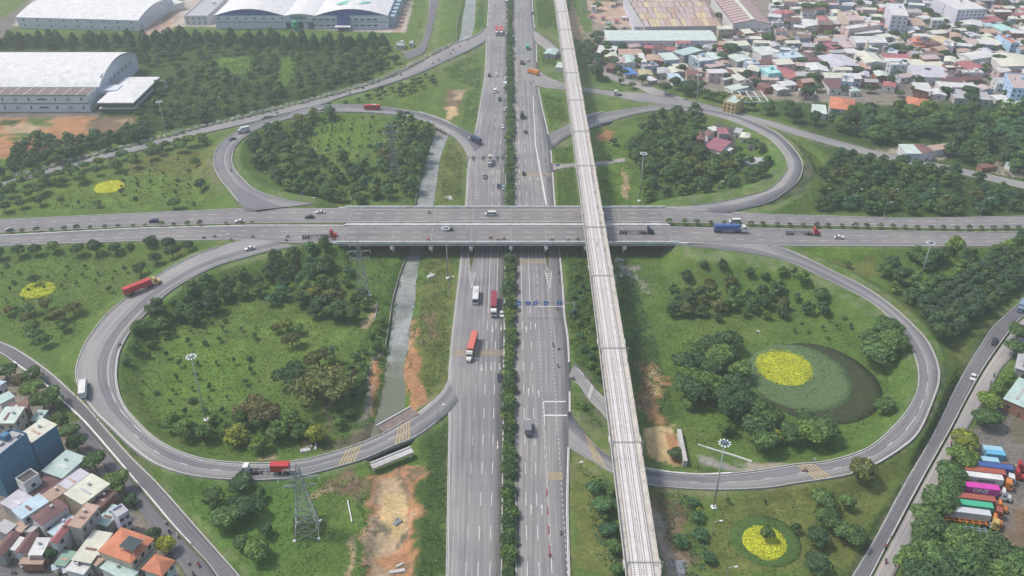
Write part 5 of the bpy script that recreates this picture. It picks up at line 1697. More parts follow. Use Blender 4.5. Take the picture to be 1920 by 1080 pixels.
 (1148,8, 'round', 8, 'dark', 1.4, 'dark tree at the top of the construction yard'),
 (1345,40, 'round', 7, 'dark', 1.0, 'dark tree between the two big warehouses'),
 (1347,88, 'round', 6, 'mid', 1.2, 'green tree below the pinkish warehouse corner'),
]
for (px, py, kd, h, tn, w, lb) in SINGLE:
 p = G(px, py)
 tree((p.x, p.y, p.z - .1), kd, h, tn, lb, None, w)
# row along the near verge of the cross road, left
row = [(2,486,5.2),(36,482,5.8),(70,478,5.0),(103,474,5.2),(146,480,5.4),(182,478,6.6),(218,476,5.0),(246,470,3.6),(285,466,5.6),(320,468,5.4),(355,472,5.2)]
for i, (px, py, h) in enumerate(row):
 p = G(px, py)
 tree((p.x, p.y, p.z - .1), 'round', h, rng.choice(['dark', 'dark', 'mid']), f'{ORD[i]} tree from the left in the row below the left cross road', 'row of trees along the left cross road', 1.05)
# clipped shrubs on the cross-road median
lx = [19,42,70,97,122,146,171,199,224,252,275,305,328,354,377,425,455,474]
for i, px in enumerate(lx):
 yy = np.interp(px, [0,125,250,475], [440.5,433,425.5,420.5])
 x = P(px, yy, zcross(P(px, yy, 3).x)).x
 y = np.interp(x, [-255,-185,-125,-79], [377.8,379.8,379,376])
 tree((x, y, zcross(x) + .1), 'ball', rng.uniform(2.0,3.2) if px < 420 else 1.8, rng.choice(['dark', 'mid']), f'{ORD[i]} clipped shrub from the left on the median left of the overpass', 'shrubs on the left cross road median', 1.15)
rx = [1252,1282,1305,1332,1357,1384,1407,1430,1457,1480,1505,1530,1551,1577,1601,1623,1648,1672,1694,1717,1743,1765,1791,1813,1836,1860,1884,1908]
for i, px in enumerate(rx):
 yy = np.interp(px, [1250,1440,1650,1815,1920], [417,425,427.5,430,431])
 x = P(px, yy, zcross(P(px, yy, 5).x)).x
 y = np.interp(x, [76,127,222,300], [376,376.5,377.2,381.5])
 tree((x, y, zcross(x) + .1), 'ball', rng.uniform(2.3,3.3), rng.choice(['dark', 'mid', 'mid']), f'{ORD[i]} clipped shrub from the left on the median right of the overpass', 'shrubs on the right cross road median', 1.15)
# hedge trees on the highway median, nearest first
y = 166.0
i = 0
spans = [(166,260, 'nearest stretch of the highway median hedge'),(260,355, 'highway median hedge just in front of the overpass'),(396,520, 'highway median hedge just beyond the overpass'),(520,840, 'far end of the highway median hedge')]
while y < 838:
 if not (YN - 3 < y < YF + 3):
  lab = [s for a, b, s in spans if a <= y < b]
  h = rng.uniform(2.2,3.5) if y < 300 else rng.uniform(2.8,3.8)
  if lab and rng.random() > .04:
   tn = rng.choice(['mid', 'light', 'mid', 'dark'])
   tree((-.5 + rng.uniform(-.5,.5), y, .25), 'shrub', h, tn, f'{TONEWORD[tn]} bushy shrub in the {lab[0]}', f'{TONEWORD[tn]} shrubs in the {lab[0]}', rng.uniform(1.25,1.75), 'median_shrub')
   if rng.random() < .5 and y < 350:
    tn = rng.choice(['mid', 'light', 'dark'])
    tree((-.5 + rng.choice([-1,1]) * .9, y + 1.2,.25), 'shrub', h * .8, tn, f'{TONEWORD[tn]} bushy shrub in the {lab[0]}', f'{TONEWORD[tn]} shrubs in the {lab[0]}', 1.5, 'median_shrub')
 y += 2.3 if y < 260 else (2.9 if y < 400 else 4.0)
# planted rows of saplings on the lawns
def saplings(where, poly, dx, dy, rot, hts=(1.6,3.2), kind=None, tones=(('dark', 4),('mid', 3)), jit=.8, keep=.8):
 pw = [P(a, b)[:2] for a, b in poly]
 cx, cy = sum(p[0] for p in pw) / len(pw), sum(p[1] for p in pw) / len(pw)
 ca, sa = math.cos(rot), math.sin(rot)
 for i in range(-30,31):
  for j in range(-30,31):
   u, v = i * dx, j * dy
   x, y = cx + u * ca - v * sa + rng.uniform(-jit, jit), cy + u * sa + v * ca + rng.uniform(-jit, jit)
   if not in_poly(pw, np.array([x]), np.array([y]))[0] or rng.random() > keep or road_gap(x, y) < 2:
    continue
   if any((x - a) ** 2 + (y - b) ** 2 < r * r for a, b, r in TREES[-400:] if r > 1.5):
    continue
   tn = tone_pick(tones)
   w = cell_word(x, y, min(p[0] for p in pw), max(p[0] for p in pw), min(p[1] for p in pw), max(p[1] for p in pw))
   kd_ = kind or rng.choice(['sapling', 'sapling', 'sparse', 'shrub'])
   tree((x, y, gz(x, y) - .03), kd_, rng.uniform(*hts) * (.75 if kd_ == 'shrub' else 1.15), tn, f'{TONEWORD[tn]} sapling, {w} of the {where}', f'{TONEWORD[tn]} saplings, {w} of the {where}', rng.uniform(1,1.6), 'sapling')
saplings('lower left loop lawn', [(250,650),(330,610),(480,590),(500,680),(460,780),(330,790),(260,740)], 6.5,7.5,.15)
saplings('upper left loop lawn', [(575,218),(715,214),(712,300),(615,302),(580,260)], 6.0,8.5,.1,(1.8,3.2), tones=(('dark', 5),('mid', 1)))
saplings('lawn left of the upper left loop', [(240,320),(350,290),(365,372),(250,385),(200,370)], 7,9,.3)
saplings('lawn left of the lower left ramp', [(5,500),(230,490),(210,550),(120,565),(5,600)], 7,8,.2,(1.5,2.6))
saplings('lawn above the dark crescent', [(1470,610),(1600,600),(1610,640),(1480,635)], 6,6,.1,(1.4,2.4))
saplings('lawn above the ring bed', [(1350,925),(1520,925),(1520,960),(1360,960)], 6.5,6.5,0,(1.5,2.6))
#  pale flowering hedge along the far side of the upper left service road
for i, t_ in enumerate(np.arange(us.len[-1] * .14, us.len[-1] * .9,4.6)):
 p = us.at(t_, -.0 + 1e-6)
 q = us.at(t_, -.001)
 d = (p - q)
 d = d / max(np.hypot(*d[:2]),1e-6)
 a = p + d * 1.9
 pxl = PX(a)
 w = 'near the far canal bridge' if pxl[0] > 720 else ('above the upper left loop' if pxl[0] > 430 else 'along the woodland at left')
 tree((a[0], a[1], gz(a[0], a[1]) - .1), 'shrub', rng.uniform(2.0,2.9), 'pale', f'pale flowering hedge shrub {w}', f'pale hedge shrubs {w}', 1.5, 'hedge_shrub')
#  rank scrub and tall weeds (nobody could count it)
def scrub(name, label, polys, dens, hmax, tone, size=.55, hole_noise=6.0, thr=.35, seed=1, zmin=-1.5):
 rg = np.random.default_rng(seed)
 PV, NV = [], []
 for poly in polys:
  pw = np.array([P(a, b)[:2] for a, b in poly])
  (x0, y0),(x1, y1) = pw.min(0), pw.max(0)
  n = int((x1 - x0) * (y1 - y0) * dens)
  X, Y = rg.uniform(x0, x1, n), rg.uniform(y0, y1, n)
  ok = in_poly(pw, X, Y)
  nz = vnoise(X, Y, hole_noise, seed) * .6 + vnoise(X, Y, hole_noise * .35, seed + 1) * .4
  ok &= nz > thr
  X, Y, nz = X[ok], Y[ok], nz[ok]
  i = np.clip(np.searchsorted(xs, X) - 1,0, nx - 2)
  j = np.clip(np.searchsorted(ys, Y) - 1,0, ny - 2)
  Z = HG[j, i]
  ok = (NRG[j, i] > .7) & (Z > zmin)
  X, Y, Z, nz = X[ok], Y[ok], Z[ok], nz[ok]
  hgt = hmax * np.clip((nz - thr) / (1 - thr) * 1.6,.1,1) * rg.uniform(.35,1.0, len(X))
  PV.append(np.column_stack([X, Y, Z + hgt]))
  NV.append(np.column_stack([rg.normal(size=len(X)) * .5, rg.normal(size=len(X)) * .5, np.ones(len(X))]))
 V, F = cards(np.vstack(PV), np.vstack(NV), size, rg, .45)
 o = obj(name, grid_mesh(name, V, F, LEAF[tone]))
 return tag(o, label, 'vegetation', kind='stuff')
scrub('scrub', 'rank green scrub on the verge between the highway and the viaduct', [[(1062,478),(1108,478),(1142,790),(1100,768),(1084,690),(1068,640)], [(1076,740),(1100,760),(1135,810),(1130,838),(1098,800),(1076,770)], [(1036,280),(1070,275),(1082,385),(1046,385)], [(1015,175),(1052,185),(1066,240),(1035,250)], [(1005,0),(1036,0),(1044,55),(1010,50)], [(1012,95),(1040,115),(1050,148),(1020,135)]], 4.5,1.4, 'light', .6,7,.3,3)
scrub('scrub', 'tangled blue green scrub below the viaduct', [[(1150,500),(1175,480),(1230,640),(1260,760),(1200,790),(1170,620)], [(1080,865),(1145,895),(1172,1085),(1120,1060),(1105,960)], [(1225,925),(1300,920),(1340,1085),(1280,1085)], [(1210,860),(1330,878),(1345,890),(1225,884)]], 3.2,1.5, 'blue', .6,6,.42,5)
scrub('weeds', 'coarse weeds on the canal banks beside the highway', [[(792,470),(852,470),(842,640),(836,720),(800,755),(782,640)], [(800,880),(838,850),(836,1085),(785,1085)], [(800,830),(838,785),(838,860),(800,880)], [(835,270),(868,275),(866,380),(820,385)], [(700,480),(755,480),(728,560),(690,560)], [(680,630),(722,560),(715,650),(690,720),(660,760),(640,800),(630,760)], [(668,930),(692,920),(690,1085),(668,1085)], [(820,120),(895,95),(902,130),(893,230),(865,235),(880,160),(850,150)], [(890,5),(908,5),(908,50),(890,58)], [(630,790),(700,775),(660,840),(560,850)]], 3.4,1.0, 'mid', .5,5,.36,7)
scrub('weeds', 'low weeds under the groves and along the loops', [[(380,910),(545,930),(560,895),(660,890),(650,930),(540,1000),(450,1060)], [(1130,245),(1160,240),(1200,300),(1185,385),(1130,380)], [(230,640),(330,560),(500,490),(640,470),(690,560),(560,600),(330,620),(250,720)], [(270,770),(420,770),(650,770),(600,850),(420,858),(330,840)]], 1.6,.8, 'light', .5,8,.4,9)
scrub('undergrowth', 'dark undergrowth of the woods around the interchange', [[(225,240),(300,160),(400,96),(720,100),(700,145),(440,214),(260,264)], [(475,320),(490,250),(600,215),(570,290),(700,315),(740,225),(800,240),(770,384),(560,372)], [(1545,300),(1700,305),(1925,360),(1925,402),(1530,398)], [(1420,212),(1930,200),(1930,340),(1600,265)], [(1640,510),(1800,462),(1930,445),(1930,510),(1755,650)], [(1180,280),(1230,215),(1320,220),(1300,300),(1440,315),(1430,350),(1215,384)]], .55,1.3, 'dark', .9,10,.25,11)
scrub('lawn_grass', 'tufted grass of the lawns inside and around the loops', [[(560,470),(700,480),(740,600),(690,780),(560,850),(400,858),(290,810),(235,730),(232,650),(300,570)], [(1170,480),(1330,470),(1500,505),(1620,575),(1700,660),(1710,720),(1650,800),(1520,862),(1330,850),(1220,780)], [(320,900),(560,905),(680,890),(668,1085),(470,1085)], [(1340,930),(1540,908),(1690,860),(1590,1085),(1330,1085)], [(0,470),(360,475),(250,540),(150,650),(0,620)], [(1725,700),(1765,690),(1900,530),(1918,545),(1800,700),(1740,815)]], 1.25,.3, 'grass', .6,4,.3,21)
scrub('lawn_grass', 'tufted grass of the lawns beyond the overpass', [[(20,395),(400,262),(440,385)], [(560,215),(720,212),(716,305),(600,300)], [(640,195),(810,140),(815,210)], [(1120,250),(1200,300),(1185,385),(1130,385)], [(1500,265),(1545,305),(1530,395),(1440,402)]], .6,.35, 'grass', .8,5,.3,23)
scrub('bank_weeds', 'ragged weeds hanging over the canal banks', [[(752,477),(770,477),(752,530),(742,590),(733,660),(718,745),(700,790),(690,780),(712,700),(728,600),(738,530)], [(782,477),(798,477),(790,530),(786,570),(778,640),(772,690),(770,770),(754,778),(756,700),(764,620),(774,560)], [(795,285),(806,290),(794,340),(784,385),(774,385),(786,330)], [(820,285),(834,285),(828,330),(822,385),(806,385),(816,330)]], 4.0,.9, 'light', .55,3.5,.48,31,-2.2)
scrub('channel_weeds', 'pale weeds choking the canal beyond the overpass', [[(806,280),(830,280),(822,330),(814,388),(780,388),(792,330)]], 2.6,.7, 'grass', .6,3.0,.47,33,-4)
#  yellow flower beds, clipped turf rings and the lily crescent
def blob_poly(cx, cy, rx, ry, n=40, wob=.03, seed=0, rot=0):
 rg = np.random.default_rng(seed)
 ph = rg.uniform(0,6.28,4)
 out = []
 for k in range(n):
  a = 2 * math.pi * k / n
  w = 1 + wob * (math.sin(3 * a + ph[0]) + .6 * math.sin(5 * a + ph[1]) + .4 * math.sin(9 * a + ph[2]))
  x, y = rx * w * math.cos(a), ry * w * math.sin(a)
  out.append((cx + x * math.cos(rot) - y * math.sin(rot), cy + x * math.sin(rot) + y * math.cos(rot)))
 return out
def ellipse_world(px0, px1, py0, py1):
 a, b = G(px0,(py0 + py1) / 2), G(px1,(py0 + py1) / 2)
 c, d = G((px0 + px1) / 2, py0), G((px0 + px1) / 2, py1)
 return (a.x + b.x) / 2,(c.y + d.y) / 2, abs(b.x - a.x) / 2, abs(c.y - d.y) / 2
def drape(poly, dz, h):
 """Thin raised sheet with the outline that follows the land."""
 cx, cy = sum(p[0] for p in poly) / len(poly), sum(p[1] for p in poly) / len(poly)
 m = MB()
 n = len(poly)
 rings = 6
 vs = []
 for r in range(rings + 1):
  f = r / rings
  for x, y in poly:
   X, Y = cx + (x - cx) * f, cy + (y - cy) * f
   vs.append((X, Y, gz(X, Y) + dz + (h if r < rings else 0)))
 for (x, y) in poly:
  vs.append((x, y, gz(x, y) - .4))
 fs = []
 for r in range(rings + 1):
  for k in range(n):
   k2 = (k + 1) % n
   if r == 0:
    fs.append((n + k, n + k2,0)) if False else None
   fs.append((r * n + k, (r + 1) * n + k, (r + 1) * n + k2, r * n + k2))
 m.add(vs, [f for f in fs if f])
 return m
SOIL = mat_mottled('bed_soil', (.1,.09,.05),.3,1.0,.95)
YEL = mat_mottled('flower_yellow', (.42,.43,.03),.25,.6,.9, bump=.5, dirt=(.15,.18,.04))
def flower_bed(e, label, seed, ring=None, dens=9, tones='yellow', hole=None):
 cx, cy, rx, ry = e
 poly = blob_poly(cx, cy, rx, ry, seed=seed)
 t = thing('flower_bed', label, 'flower bed', (0,0,0))
 part('soil', drape(poly, .06,.12), YEL, t, True)
 rg = np.random.default_rng(seed)
 n = int(rx * ry * 3.14 * dens)
 a, r = rg.uniform(0,6.28, n), np.sqrt(rg.uniform(0,.97, n))
 X, Y = cx + rx * r * np.cos(a), cy + ry * r * np.sin(a)
 if ring:
  hx, hy, hr = ring
  k = np.hypot(X - hx, Y - hy) > hr
  X, Y = X[k], Y[k]
 nz = vnoise(X, Y, 2.2, seed)
 nz2 = vnoise(X, Y, .9, seed + 2)
 k = (nz * .55 + nz2 * .45) > (.36 if rx < 20 and ring is None else .47 if ring is None else .15)
 X, Y = X[k], Y[k]
 Z = np.array([gz(x, y) for x, y in zip(X, Y)]) + .25 + rg.uniform(0,.3, len(X))
 V, F = cards(np.column_stack([X, Y, Z]), np.column_stack([rg.normal(size=len(X)) * .3, rg.normal(size=len(X)) * .3, np.ones(len(X))]),.42, rg, .75)
 o = part('flowers', grid_mesh('flowers', V, F, LEAF[tones]), None, t)
 o['kind'] = 'stuff'
 return t
flower_bed(ellipse_world(178,233,338,363), 'yellow flower bed on the upper left lawn', 1, dens=6)
flower_bed(ellipse_world(40,103,528,560), 'yellow flower bed on the lawn left of the lower left loop', 2, dens=7)
flower_bed(ellipse_world(1415,1526,656,726), 'large patchy yellow flower ellipse inside the lower right loop', 3, dens=9)
e4 = ellipse_world(1393,1475,986,1050)
flower_bed(e4, 'yellow ring bed around a dark tree at the bottom right', 4, ring=(e4[0] + 1.0, e4[1] + 1.4,2.4), dens=12)
def turf(px, label, mat, dz, seed, name='clipped_turf'):
 cx, cy, rx, ry = ellipse_world(*px) if len(px) == 4 else px
 o = obj(name, drape(blob_poly(cx, cy, rx, ry, 56,.008, seed), dz, .03).mesh(name, mat, True))
 return tag(o, label, kind='structure')
turf((1372,1502,966,1064), 'dark clipped turf ring round the lower yellow bed', mat_mottled('turf_dark', (.06,.115,.028),.2,.9,.95, bump=.4),.03,5)
turf((1412,1649,643,796), 'dark water crescent inside the lower right loop', mat_mottled('crescent_water', (.045,.055,.03),.12,.1,.7,.1),.03,6, 'crescent_pond')
turf((1402,1597,646,772), 'blue green lily field beside the large yellow ellipse', mat_mottled('lily_turf', (.09,.15,.06),.3,.8,.9, bump=.6, dirt=(.1,.12,.07)),.09,7, 'lily_field')
#  building materials
def mat_roof(name, c, rib=0.12, dirt=.5, freq=2.2):
 """Weathered sheet or tile roof: ribs down the slope, stains, faded patches."""
 if name in MATS:
  return MATS[name]
 m, nt, b = _nt(name, .7,.3)
 tc = nt.nodes.new('ShaderNodeTexCoord')
 w = nt.nodes.new('ShaderNodeTexWave')
 w.inputs['Scale'].default_value = freq
 w.inputs['Distortion'].default_value = .3
 nt.links.new(tc.outputs['Object'], w.inputs['Vector'])
 n1 = _noise(nt, .25,5,.7, 'World')
 n2 = _noise(nt, 1.4,5,.7, 'World')
 k = _ramp(nt, n1, [(.3, tuple(x * .8 for x in c)),(.7, tuple(min(1, x * 1.14) for x in c))])
 k = _mix(nt, k, _ramp(nt, w.outputs['Fac'], [(0,(1 - rib,) * 3),(1,(1 + rib * .5,) * 3)]),1.0, 'MULTIPLY')
 k = _mix(nt, k, tuple(x * .55 + .03 for x in c), _ramp(nt, n2, [(.52,(0,0,0)),(.78,(dirt,) * 3)]))
 nt.links.new(k, b.inputs['Base Color'])
 _bump(nt, b, w.outputs['Fac'], .25,.08)
 return m
ROOF = {n: mat_roof('roof_' + n, c, *r) for n, c, *r in (
 ('white', (.6,.6,.58)),('grey', (.42,.42,.43)),('lilac', (.5,.49,.54)),('rust', (.2,.105,.095)),('maroon', (.155,.085,.085)),('teal', (0.423,0.547,0.501)),('cream', (.6,.6,.49)),('orange', (0.533,0.2,0.114)),
 ('blue', (0.447,0.572,0.634)),('red', (0.374,0.14,0.14)),('crimson', (0.323,0.128,0.159)),('tan', (.44,.31,.24)),('dark', (.09,.085,.085)),('brightblue', (0.089,0.221,0.518)),('pink', (0.479,0.378,0.362)),('yellow', (.56,.47,.29)),('aqua', (0.399,0.657,0.626)),('green', (0.222,0.346,0.276)),('straw', (.42,.39,.22)),('palegreen', (.52,.6,.54)),('factory', (.66,.66,.65),.05,.12),('brown', (.2,.15,.13)))}
WALL = {n: mat_mottled('wall_' + n, c, .1,.35,.85, dirt=tuple(x * .75 for x in c)) for n, c in (
 ('white', (.62,.61,.6)),('grey', (.36,.35,.34)),('cream', (.55,.47,.37)),('blue', (.32,.42,.5)),('deepblue', (.075,.19,.3)),('lilac', (.58,.57,.64)),('brick', (.3,.15,.11)),('yellow', (.6,.42,.2)),('pale', (.52,.55,.57)),('aqua', (.3,.6,.6)),('pink', (.6,.46,.44)),('skyblue', (.4,.55,.72)),('factory', (.6,.64,.68)),('factoryblue', (.07,.13,.33)),('concrete', (.4,.39,.37)))}
GLASS = mat_plain('window_glass', (.05,.06,.075),.15,.6)
DOORM = mat_mottled('door_wood', (.12,.09,.07),.2,1.0,.7)
FRAME = mat_plain('window_frame', (.6,.6,.6),.6)
_wm = MB()
_wm.box((0,0,0),(1.2,.1,1.3))
WIN = _wm.mesh('window', GLASS)
_wm = MB()
_wm.box((0,0,0),(1.0,.1,2.1))
DOOR = _wm.mesh('door', DOORM)
def house(a, b, c, h, roof, rcol, wcol, label, rise=1.0, wins=(2,1), door=True, name='house', cat='house', over=.35, group=None, storeys=1, base=None, axis=None, depth=None, extra=None, z0=None):
 """a, b: ends of the eave that faces the camera; c: the eave corner beyond b (photo pixels at eave height h)."""
 z0 = z0 if z0 is not None else min(gz(*P(a[0], a[1], h)[:2]),.6) if base is None else base
 A, B, Cc = P(*a, h + z0), P(*b, h + z0), P(*c, h + z0)
 u = (B - A)
 L = math.hypot(u.x, u.y)
 ang = math.atan2(u.y, u.x)
 ux, uy = math.cos(ang), math.sin(ang)
 D = -(Cc.x - B.x) * uy + (Cc.y - B.y) * ux
 if depth:
  D = depth
 if D < 0:
  A, B, ang, D = B, A, ang + math.pi, -D
  ux, uy = -ux, -uy
 mx, my = (A.x + B.x) / 2 - uy * D / 2,(A.y + B.y) / 2 + ux * D / 2
 return house_at(mx, my, z0, L, D, h, ang, roof, rcol, wcol, label, rise, wins, door, name, cat, over, group, storeys, axis, extra)
def house_at(mx, my, z0, L, D, h, ang, roof, rcol, wcol, label, rise=1.0, wins=(2,1), door=True, name='house', cat='house', over=.35, group=None, storeys=1, axis=None, extra=None):
 t = thing(name, label, cat, (mx, my, z0), ang, group)
 x, y = L / 2, D / 2
 m = MB()
 m.add([(-x, -y, -1),(x, -y, -1),(x, y, -1),(-x, y, -1),(-x, -y, h),(x, -y, h),(x, y, h),(-x, y, h)], [(0,1,5,4),(1,2,6,5),(2,3,7,6),(3,0,4,7),(4,5,6,7)])
 axis = axis or ('x' if L >= D else 'y')
 if roof == 'gable':
  if axis == 'x':
   m.add([(x, -y, h),(x, y, h),(x, 0, h + rise)], [(0,1,2)])
   m.add([(-x, y, h),(-x, -y, h),(-x, 0, h + rise)], [(0,1,2)])
  else:
   m.add([(-x, -y, h),(x, -y, h),(0,-y, h + rise)], [(0,1,2)])
   m.add([(x, y, h),(-x, y, h),(0, y, h + rise)], [(0,1,2)])
 part('wall', m, WALL[wcol] if isinstance(wcol, str) else wcol, t)
 m = MB()
 X, Y, th = x + over, y + over, .12
 rm = ROOF[rcol] if isinstance(rcol, str) else rcol
 if roof == 'gable':
  k = rise * over / (y if axis == 'x' else x)
  if axis == 'x':
   pr = [(-Y, h - k),(0, h + rise),(Y, h - k),(Y, h - k + th),(0, h + rise + th),(-Y, h - k + th)]
   n = 6
   vs = [(-X, p, q) for p, q in pr] + [(X, p, q) for p, q in pr]
  else:
   pr = [(X, h - k),(0, h + rise),(-X, h - k),(-X, h - k + th),(0, h + rise + th),(X, h - k + th)]
   vs = [(p, -Y, q) for p, q in pr] + [(p, Y, q) for p, q in pr]
  m.add(vs, [(k_, k_ + 6,(k_ + 1) % 6 + 6,(k_ + 1) % 6) for k_ in range(6)] + [(0,1,4,5),(1,2,3,4),(11,10,7,6),(10,9,8,7)])
 elif roof == 'hip':
  r = max(0,(x - y)) if x >= y else 0
  r2 = max(0,(y - x)) if y > x else 0
  vs = [(-X, -Y, h - .1),(X, -Y, h - .1),(X, Y, h - .1),(-X, Y, h - .1),(-r, -r2, h + rise),(r, r2, h + rise),(-X, -Y, h - .25),(X, -Y, h - .25),(X, Y, h - .25),(-X, Y, h - .25)]
  if r2 > 0:
   m.add(vs, [(0,1,4),(1,2,5,4),(2,3,5),(3,0,4,5),(9,8,7,6),(6,7,1,0),(7,8,2,1),(8,9,3,2),(9,6,0,3)])
  else:
   m.add(vs, [(0,1,5,4),(1,2,5),(2,3,4,5),(3,0,4),(9,8,7,6),(6,7,1,0),(7,8,2,1),(8,9,3,2),(9,6,0,3)])
 elif roof == 'shed':
  m.add([(-X, -Y, h),(X, -Y, h),(X, Y, h + rise),(-X, Y, h + rise),(-X, -Y, h + th),(X, -Y, h + th),(X, Y, h + rise + th),(-X, Y, h + rise + th)], [(3,2,1,0),(4,5,6,7),(0,1,5,4),(1,2,6,5),(2,3,7,6),(3,0,4,7)])
 elif roof == 'flat':
  m.box((0,0, h + .03),(L - .3, D - .3,.1))
  e = MB()
  for (cx, cy, sx, sy) in ((0,-y + .1, L, .2),(0, y - .1, L, .2),(-x + .1,0,.2, D - .4),(x - .1,0,.2, D - .4)):
   e.box((cx, cy, h + .4),(sx, sy, .82))
  part('roof_parapet', e, WALL[wcol] if isinstance(wcol, str) else wcol, t)
  if L > 6 and D > 5:
   e = MB()
   e.box((x * .4, y * .35, h + 1.1),(2.2,2.4,2.2))
   part('stair_head', e, WALL[wcol] if isinstance(wcol, str) else wcol, t)
   if rng.random() < .6:
    e = MB()
    e.tube((-x * .4, y * .2, h + .1),(-x * .4, y * .2, h + 1.5),.55,.55,10)
    part('water_tank', e, mat_plain('tank_steel', (.5,.52,.54),.35,.5,.6), t)
 elif roof == 'arch':
  n = 14
  pr = [(-Y + 2 * Y * k / n, h + rise * math.sin(math.pi * k / n)) for k in range(n + 1)]
  vs = [(-X, p, q) for p, q in pr] + [(X, p, q) for p, q in pr]
  m.add(vs, [(k, k + n + 1, k + n + 2, k + 1) for k in range(n)])
  e = MB()
  for s in (-1,1):
   e.add([(s * x, p * (y / Y), q - .05) for p, q in pr], [tuple(range(n + 1)) if s < 0 else tuple(range(n, -1,-1))])
  part('gable_end', e, WALL[wcol] if isinstance(wcol, str) else wcol, t)
 part('roof', m, rm, t)
 if roof in ('shed', 'gable') and my < 300 and rng.random() < .55:
  e = MB()
  e.tube((x * .3, y * .2, h + rise * .5),(x * .3, y * .2, h + rise * .5 + 1.2),.45,.45,10)
  part('water_tank', e, mat_plain('tank_steel', (.5,.52,.54),.35,.5,.6), t)
 if roof == 'shed' and my < 300 and L > 5:
  e = MB()
  e.box((-x * .2,0, h + rise * .5 + .16),(.9, D * .7,.06))
  part('roof_patch', e, ROOF[rng.choice(['grey', 'rust', 'tan', 'white'])], t)
 if extra:
  extra(t, L, D, h)
 # openings on the two sides that the camera can see
 fh = h / storeys
 for s_ in range(storeys):
  zc = fh * (s_ + .55)
  nf = wins[0]
  for k in range(nf):
   xx = -x + L * (k + .5) / nf
   if door and s_ == 0 and k == nf // 2:
    obj('door', DOOR, t, (xx, -y - .02,1.05))
   else:
    obj('window', WIN, t, (xx, -y - .02, zc))
  for k in range(wins[1]):
   yy = -y + D * (k + .5) / max(1, wins[1])
   sd = 1 if mx < 0 else -1
   obj('window', WIN, t, (sd * (x + .02), yy, zc), math.pi / 2)
 return t
#  houses beside the left frontage street
house((-8,793),(26,793),(49,766),8.5, 'shed', 'palegreen', 'cream', 'cream house with pale green sheet roof behind the tall blue block', .5,(2,2), storeys=2)
house((0,757),(26,744),(20,734),6, 'shed', 'teal', 'white', 'small teal roofed house at the left edge under the trees', .3)
house((-6,730),(10,716),(0,702),5, 'gable', 'blue', 'white', 'pale blue roofed house at the left edge, topmost', .5)
house((16,771),(50,765),(46,755),8, 'shed', 'rust', 'brick', 'rust roofed house behind the pale green roof', .4)
house((58,788),(74,789),(90,771),3.5, 'shed', 'teal', 'grey', 'low teal roof beside the service road trees', .2,(1,0))
def blue_block(t, L, D, h):
 m = MB()
 for k in range(5):
  m.box((-L / 2 + 2 + k * 2.4, rng.uniform(-D / 4, D / 4), h + .45),(1.6,1.2,.8))
 part('roof_clutter', m, WALL['concrete'], t)
house((-12,866),(51,815),(29,799),16, 'flat', 'grey', 'deepblue', 'tall deep blue walled building with cluttered grey roof', 1,(0,0), False, 'tall_building', 'building', extra=blue_block)
house((60,829),(105,797),(80,787),12.5, 'shed', 'cream', 'deepblue', 'deep blue walled building with cream roof beside the service road', .3,(0,0), False, 'tall_building', 'building')
